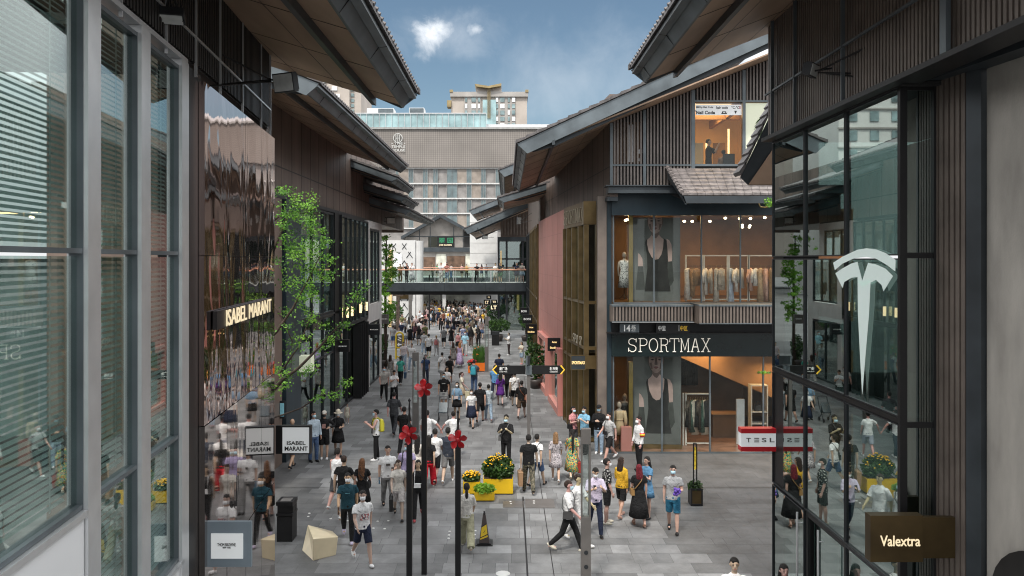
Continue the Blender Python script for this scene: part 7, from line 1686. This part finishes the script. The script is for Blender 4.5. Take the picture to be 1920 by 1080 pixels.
 (938, 761, (182, 'f', 1.62, 'half', PUR, 'dress', PUR, 'long', HB, 'walk', None, E(hem=.62, shoe=BK, bags=[('sling', BK, 'black bag of the woman in purple dress', 'L')]), 'woman in short purple dress under the left arrow board')),
 (928, 748, (172, 'm', 1.74, 'tee', (.12, .30, .55), 'trousers', NV, 'short', HB, 'walkb', None, E(), 'man in blue tee under the left arrow board')),
 (965, 763, (180, 'm', 1.72, 'tee', WH, 'shorts', BK, 'short', HB, 'walk', None, E(shoe=BK, bags=[('sling', (.26, .22, .16), 'beige shoulder bag of the white tee man', 'L')]), 'man in white tee and black shorts with beige shoulder bag by the signpost')),
 (953, 748, (176, 'm', 1.76, 'tee', BK, 'trousers', BK, 'short', HB, 'walk', None, E(), 'person all in black beside the white tee man at the signpost')),
 (978, 785, (172, 'm', 1.72, 'half', BK, 'shorts', (.07, .045, .03), 'short', HB, 'walkb', None, E(shoe=BK, bags=[('sling', (.22, .07, .03), 'brown leather shoulder bag of the man in black tee', 'R')]), 'person in black tee and dark brown shorts left of the signpost')),
 (936, 722, (178, 'm', 1.74, 'tee', NV, 'trousers', DG, 'short', HB, 'stand', None, E(), 'man in dark navy tee above the left arrow board')),
 (954, 666, (-70, 'f', 1.64, 'tee', WH, 'slim', (.03, .02, .02), 'short', HB, 'phone', None, E(bags=[]), 'woman in white tee and dark leggings standing alone at the right')),
 (978, 683, (-40, 'f', 1.50, 'tee', CREAM, 'shorts', LJ, 'long', HBR, 'phone', None, E(shoe=PINK), 'girl in cream tee by the potted plants at the right')),
 (872, 667, (6, 'm', 1.76, 'half', (.32, .55, .68), 'trousers', LG, 'short', HB, 'onehold', 'blue', E(shoe=RED), 'masked man in sky blue shirt and pale trousers')),
 (859, 662, (0, 'f', 1.60, 'tank', PINK, 'skirt', BK, 'long', HB, 'stand', 'white', E(hem=.6), 'masked woman in pink and black beside the sky blue shirt man')),
 (804, 672, (180, 'm', 1.78, 'tee', WH, 'shorts', BK, 'short', HB, 'walk', None, E(shoe=(.1, .3, .15)), 'man in large white tee and black shorts walking away in mid street')),
 (818, 668, (178, 'f', 1.55, 'tee', LG, 'trousers', LG, 'pony', (.3, .2, .08), 'walkb', None, E(bags=[('back', (.35, .12, .12), 'red and grey small backpack', 'R')]), 'light haired person in grey with small red backpack')),
 (795, 664, (182, 'm', 1.74, 'tee', (.45, .45, .45), 'trousers', LJ, 'short', HB, 'walkb', None, E(), 'man in pale grey tee and jeans walking away in mid street')),
 (850, 688, (178, 'f', 1.64, 'tee', (.18, .17, .16), 'dress', (.18, .17, .16), 'long', HBR, 'walk', None, E(hem=.55), 'woman in short grey dress beside the lilac dress')),
 (862, 688, (182, 'f', 1.64, 'tank', LIL, 'dress', LIL, 'long', (.35, .14, .05), 'walkb', None, E(tmat='lilac_lace', hem=.25), 'woman in long lilac lace dress with orange brown hair')),
 (737, 651, (178, 'm', 1.74, 'tee', (.36, .36, .36), 'shorts', JN, 'short', HB, 'stand', None, E(print=((.6, .42, .03), 1.22, .16, .14)), 'man in grey tee and blue shorts behind the yellow loop sign')),
 (760, 650, (180, 'f', 1.64, 'long', WH, 'skirt', (.2, .22, .24), 'vlong', HB, 'stand', None, E(hem=.62), 'woman with long black hair, white sleeves and grey skirt right of the loop sign')),
 (769, 650, (184, 'm', 1.68, 'tee', BK, 'shorts', BK, 'short', HB, 'stand', None, E(), 'person in black tee and shorts right of the loop sign')),
 (779, 640, (200, 'f', 1.66, 'long', (.09, .04, .05), 'trousers', BK, 'long', HB, 'walk', None, E(), 'woman in dark plum top and black trousers left of the far poles')),
 (759, 634, (10, 'f', 1.62, 'half', WH, 'skirt', WH, 'long', HB, 'stand', 'white', E(hem=.5), 'masked woman in white by the shrub before the lattice wall')),
 (832, 653, (180, 'm', 1.76, 'tee', GRY, 'shorts', BK, 'short', HB, 'walk', None, E(), 'man in grey tee and black shorts walking away in the middle')),
 (846, 650, (186, 'f', 1.66, 'tee', BK, 'skirt', BK, 'long', HB, 'walkb', None, E(hem=.55), 'woman all in black with skirt walking away in the middle')),
 (868, 648, (2, 'm', 1.70, 'tee', (.1, .15, .4), 'trousers', BK, 'short', HB, 'walk', None, E(tmat='stripe'), 'person in blue and white striped tee')),
 (883, 651, (178, 'f', 1.66, 'long', BK, 'trousers', (.1, .07, .06), 'long', HB, 'stand', None, E(), 'woman in black top and brown trousers beside the far totem')),
 (897, 652, (184, 'f', 1.66, 'tee', BK, 'slim', BK, 'long', HB, 'walk', None, E(bags=[('sling', GRY, 'grey bag of the woman in black by the far totem', 'L')]), 'woman all in black with grey bag left of the far totem')),
 (826, 622, (4, 'f', 1.66, 'tank', BK, 'slim', BK, 'long', HB, 'onehold', None, E(), 'woman in black strapless outfit walking toward the camera')),
 (813, 612, (178, 'f', 1.66, 'tee', BK, 'skirt', BK, 'long', HBR, 'stand', None, E(hem=.5), 'woman in black dress standing between the far poles')),
 (797, 613, (180, 'f', 1.64, 'tee', PINK, 'shorts', LJ, 'long', HBR, 'walkb', None, E(), 'woman in pink top and pale shorts left of the far poles')),
]
if 'print_pink' not in M: pattern('print_pink', (.7, .68, .67), [(.42, .12, .12), (.12, .10, .12)], 20)
for (u, v, spec) in PEOPLE:
    g = G(u, v); px = (v-V0)*1.74/H
    build_person(spec, g, .0095 if v > 895 else (.0125 if v > 800 else (.0155 if v > 700 else .02)))
# people leaning on the footbridge rail and on the terrace
zb_ = 5.02
BR = [(750.5, E(), 'm', 'half', (.12, .09, .05), 'trousers', (.12, .09, .05), 'cap', 'man in olive overalls leaning on the bridge rail at the left end'),
 (762.5, E(), 'm', 'tee', BK, 'trousers', DG, 'short', 'man in black tee taking a photo from the bridge rail'),
 (772.5, E(), 'f', 'half', WH, 'longskirt', (.6, .6, .62), 'bun', 'woman in long white dress on the bridge'),
 (827, E(), 'm', 'tee', (.5, .5, .52), 'wide', (.55, .53, .5), 'short', 'person in pale clothes leaning on the bridge rail in the middle'),
 (838, E(), 'f', 'tee', (.28, .12, .1), 'trousers', LJ, 'long', 'woman in rust top and pale jeans on the bridge'),
 (894, E(), 'm', 'tee', BK, 'slim', BK, 'short', 'man all in black leaning on the bridge rail'),
 (929, E(), 'f', 'tee', WH, 'shorts', CREAM, 'short', 'person in white top and cream shorts on the bridge'),
 (938, E(), 'm', 'tee', (.02, .025, .03), 'shorts', (.05, .14, .06), 'short', 'man in dark tee and green shorts on the bridge'),
 (969, E(), 'f', 'tee', NV, 'skirt', NV, 'long', 'woman in navy dress near the right end of the bridge'),
 (979, E(), 'f', 'tee', (.45, .42, .36), 'skirt', (.25, .34, .45), 'long', 'woman in beige top and pale blue skirt at the right end of the bridge')]
for i, (u, ex, sx, tp, tcl, bt, bcl, hr, lab) in enumerate(BR):
    ex['group'] = 'people on the footbridge'; ex['shoe'] = BK if i % 2 else SH_W; ex['hatc'] = OFF
    build_person((random.Random(i).uniform(-25, 25), sx, 1.66+.02*(i % 5), tp, tcl, bt, bcl, hr, HB, 'photo' if i in (1, 2) else 'lean', None, ex, lab), Vector(((u-U0)*69.4/F, 69.4, zb_)), .0155)
TP = [(783, 96.5, WH, 'white'), (811, 97, BK, 'black'), (820, 99, (.05, .3, .12), 'green'), (846, 97, (.5, .5, .5), 'pale grey'), (866, 98, (.6, .35, .36), 'pink'), (875, 97, (.6, .38, .05), 'yellow'), (903, 97, (.5, .15, .2), 'rose'), (912, 98, (.3, .35, .45), 'grey blue')]
for i, (u, Y, c, cn) in enumerate(TP):
    build_person((random.Random(i).uniform(-60, 60)+(180 if i % 3 == 0 else 0), 'fm'[i % 2], 1.68, 'tee', c, 'trousers' if i % 2 else 'skirt', BK if i % 3 else JN, 'long' if i % 2 == 0 else 'short', HB, 'stand', None, E(group='people on the terrace'), f'person in {cn} top on the terrace beyond the footbridge'), Vector(((u-U0)*Y/F, Y, 4.76)), .022)
# salon: hairdresser and seated customer
gsal = E(group='people in the salon', shoe=BK)
build_person((75, 'm', 1.76, 'half', BK, 'trousers', BK, 'short', HB, 'photo', None, gsal, 'hairdresser in black standing behind the lit salon window'), Vector((hx(1346), yw+1.3, 9.72)), .02)
pc = build_person((150, 'f', 1.62, 'half', (.3, .24, .2), 'trousers', BK, 'short', HB, 'stand', None, gsal, 'salon customer with dark hair seen from behind through the lit window'), Vector((hx(1371), yw+1.0, 9.42)), .02)
t = thing('salon_chair', 'dark salon chair behind the customer in the lit window', 'chair', (hx(1377), yw+.75, 9.73)); MB().box(hx(1364), hx(1386), yw+.55, yw+.63, 10.2, 10.85).build('backrest', 'black_metal', t); MB().box(hx(1364), hx(1386), yw+.64, yw+1.1, 10.12, 10.2).tube([(hx(1375), yw+.85, 9.73), (hx(1375), yw+.85, 10.12)], .05).build('seat', 'black_metal', t)
# stroller
g = G(831, 790); t = thing('stroller', 'small light stroller in front of the man in black tee', 'stroller', g); mb = MB()
for s in (-1, 1):
    mb.tube([(g.x+s*.2, g.y-.25, .08), (g.x+s*.2, g.y+.2, .55), (g.x+s*.2, g.y+.42, 1.0)], .016, 6).tube([(g.x+s*.2, g.y+.25, .08), (g.x+s*.2, g.y-.05, .4)], .014, 6)
mb.tube([(g.x-.2, g.y+.42, 1.0), (g.x+.2, g.y+.42, 1.0)], .016, 6).build('frame', 'dark_metal', t)
MB().hexa([(g.x-.18, g.y-.15, .38), (g.x+.18, g.y-.15, .38), (g.x+.18, g.y+.1, .36), (g.x-.18, g.y+.1, .36), (g.x-.18, g.y-.15, .42), (g.x+.18, g.y-.15, .42), (g.x+.18, g.y+.12, .8), (g.x-.18, g.y+.12, .8)]).build('seat', 'navy_panel', t)
for sx in (-1, 1):
    for yy in (-.25, .25):
        MB().disc((g.x+sx*.2, g.y+yy, .085), .085, (1, 0, 0), .035, 14).build('wheel', 'black_metal', t)
# ------------------------------------------------------------------ far crowd: copies of a few figures
def proto(spec): return build_person(spec, Vector((0, -60, 0)), .022)
PK = [('m', 'walk', 'tee', 'trousers', 'short'), ('m', 'walkb', 'tee', 'shorts', 'short'), ('f', 'walk', 'tee', 'skirt', 'long'), ('f', 'walkb', 'tee', 'shorts', 'long'), ('f', 'stand', 'tee', 'slim', 'bun'), ('m', 'onehold', 'half', 'trousers', 'short'), ('f', 'stand', 'tank', 'longskirt', 'long'), ('m', 'stand', 'tee', 'shorts', 'short')]
TC = [('white', WH), ('black', BK), ('black', BK), ('white', WH), ('grey', GRY), ('pale pink', (.6, .44, .43)), ('black', BK), ('white', WH), ('dark grey', DG), ('white', WH), ('black', BK), ('yellow', (.62, .38, .04)), ('navy', NV), ('sky blue', (.28, .46, .6)), ('beige', BEIGE), ('pale grey', LG), ('rust brown', (.16, .06, .035)), ('olive', (.12, .12, .05)), ('cream', CREAM)]
BC = [('black', BK), ('dark grey', DG), ('denim blue', JN), ('pale denim', LJ), ('white', (.6, .6, .6)), ('beige', BEIGE), ('khaki', KHAKI), ('navy', NV)]
BN = {'trousers': 'trousers', 'shorts': 'shorts', 'skirt': 'skirt', 'slim': 'leggings', 'longskirt': 'long skirt'}
rr = random.Random(77); spots = []; used = set(); protos = {}
occupied = [(o.location.x, o.location.y) for o in scene.objects if o.get('category') == 'person' and o.location.z < .5]
def try_spot(u, v, gap):
    g = G(u, v)
    if any((g.x-a)**2+(g.y-b_)**2 < gap*gap for a, b_ in occupied): return False
    occupied.append((g.x, g.y)); spots.append((u, v, g)); return True
k = 0
while k < 62:
    if try_spot(rr.choice([rr.uniform(793, 912), rr.uniform(800, 905)]), rr.uniform(582, 596), .5): k += 1
k = 0
while k < 66:
    if try_spot(rr.uniform(793, 915), rr.uniform(594, 614), .5): k += 1
k = 0
while k < 40:
    if try_spot(rr.choice([rr.uniform(785, 802), rr.uniform(835, 905), rr.uniform(862, 906)]), rr.uniform(612, 648), .6): k += 1
k = 0
while k < 9:
    if try_spot(rr.uniform(748, 790), rr.uniform(618, 640), .6): k += 1
for (u, v, g) in spots:
    for _ in range(60):
        pk = rr.randrange(len(PK)); sx, ps, tp, bt, hr = PK[pk]; tn_, tcl = rr.choice(TC); bn_, bcl = rr.choice(BC); away = rr.random() < .62
        zone = 'left' if u < 830 else 'centre' if u < 872 else 'right'; dist = 'front' if v > 614 else ('middle' if v > 596 else 'back')
        lab = f'{"woman" if sx == "f" else "man"} in {tn_} top and {bn_} {BN[bt]}, {"back turned" if away else "facing us"}, far crowd {dist} {zone}'
        if lab not in used: break
    used.add(lab)
    if pk not in protos:
        t = proto((0, sx, 1.7, tp, tcl, bt, bcl, hr, HB, ps, None, E(group='far crowd beyond the footbridge'), lab)); protos[pk] = t
    else: t = copy_tree(protos[pk])
    t['label'] = lab; t.location = g; t.rotation_euler = (0, 0, R((180 if away else 0)+rr.gauss(0, 22))); s = (rr.uniform(1.66, 1.8) if sx == 'm' else rr.uniform(1.55, 1.7))/1.74; t.scale = (s, s, s)
    for c in t.children:
        nm = c.name.split('.')[0]
        if nm in ('shirt', 'dress_top'): c.color = (*tcl, 1)
        elif nm in ('trousers', 'shorts', 'skirt'): c.color = (*bcl, 1)
        elif nm == 'shoe': c.color = (*(SH_W if (int(u*7) % 2) else SH_B), 1)
        elif nm == 'hair': c.color = (*rr.choice([HB, HB, HBR, (.12, .06, .03)]), 1)
# bake the remeshed surfaces once
dg = bpy.context.evaluated_depsgraph_get(); dg.update()
done = {}
for o in REM:
    if o.data.name in done: continue
    me = bpy.data.meshes.new_from_object(o.evaluated_get(dg)); mats_ = list(o.data.materials); old = o.data
    if not len(me.materials):
        for m_ in mats_: me.materials.append(m_)
    done[old.name] = (old, me)
mp_ = {old: me for old, me in done.values()}
for o in scene.objects:
    if o.type == 'MESH' and o.data in mp_:
        o.data = mp_[o.data]; o.modifiers.clear()
for old in list(mp_): 
    nm = old.name; bpy.data.meshes.remove(old)
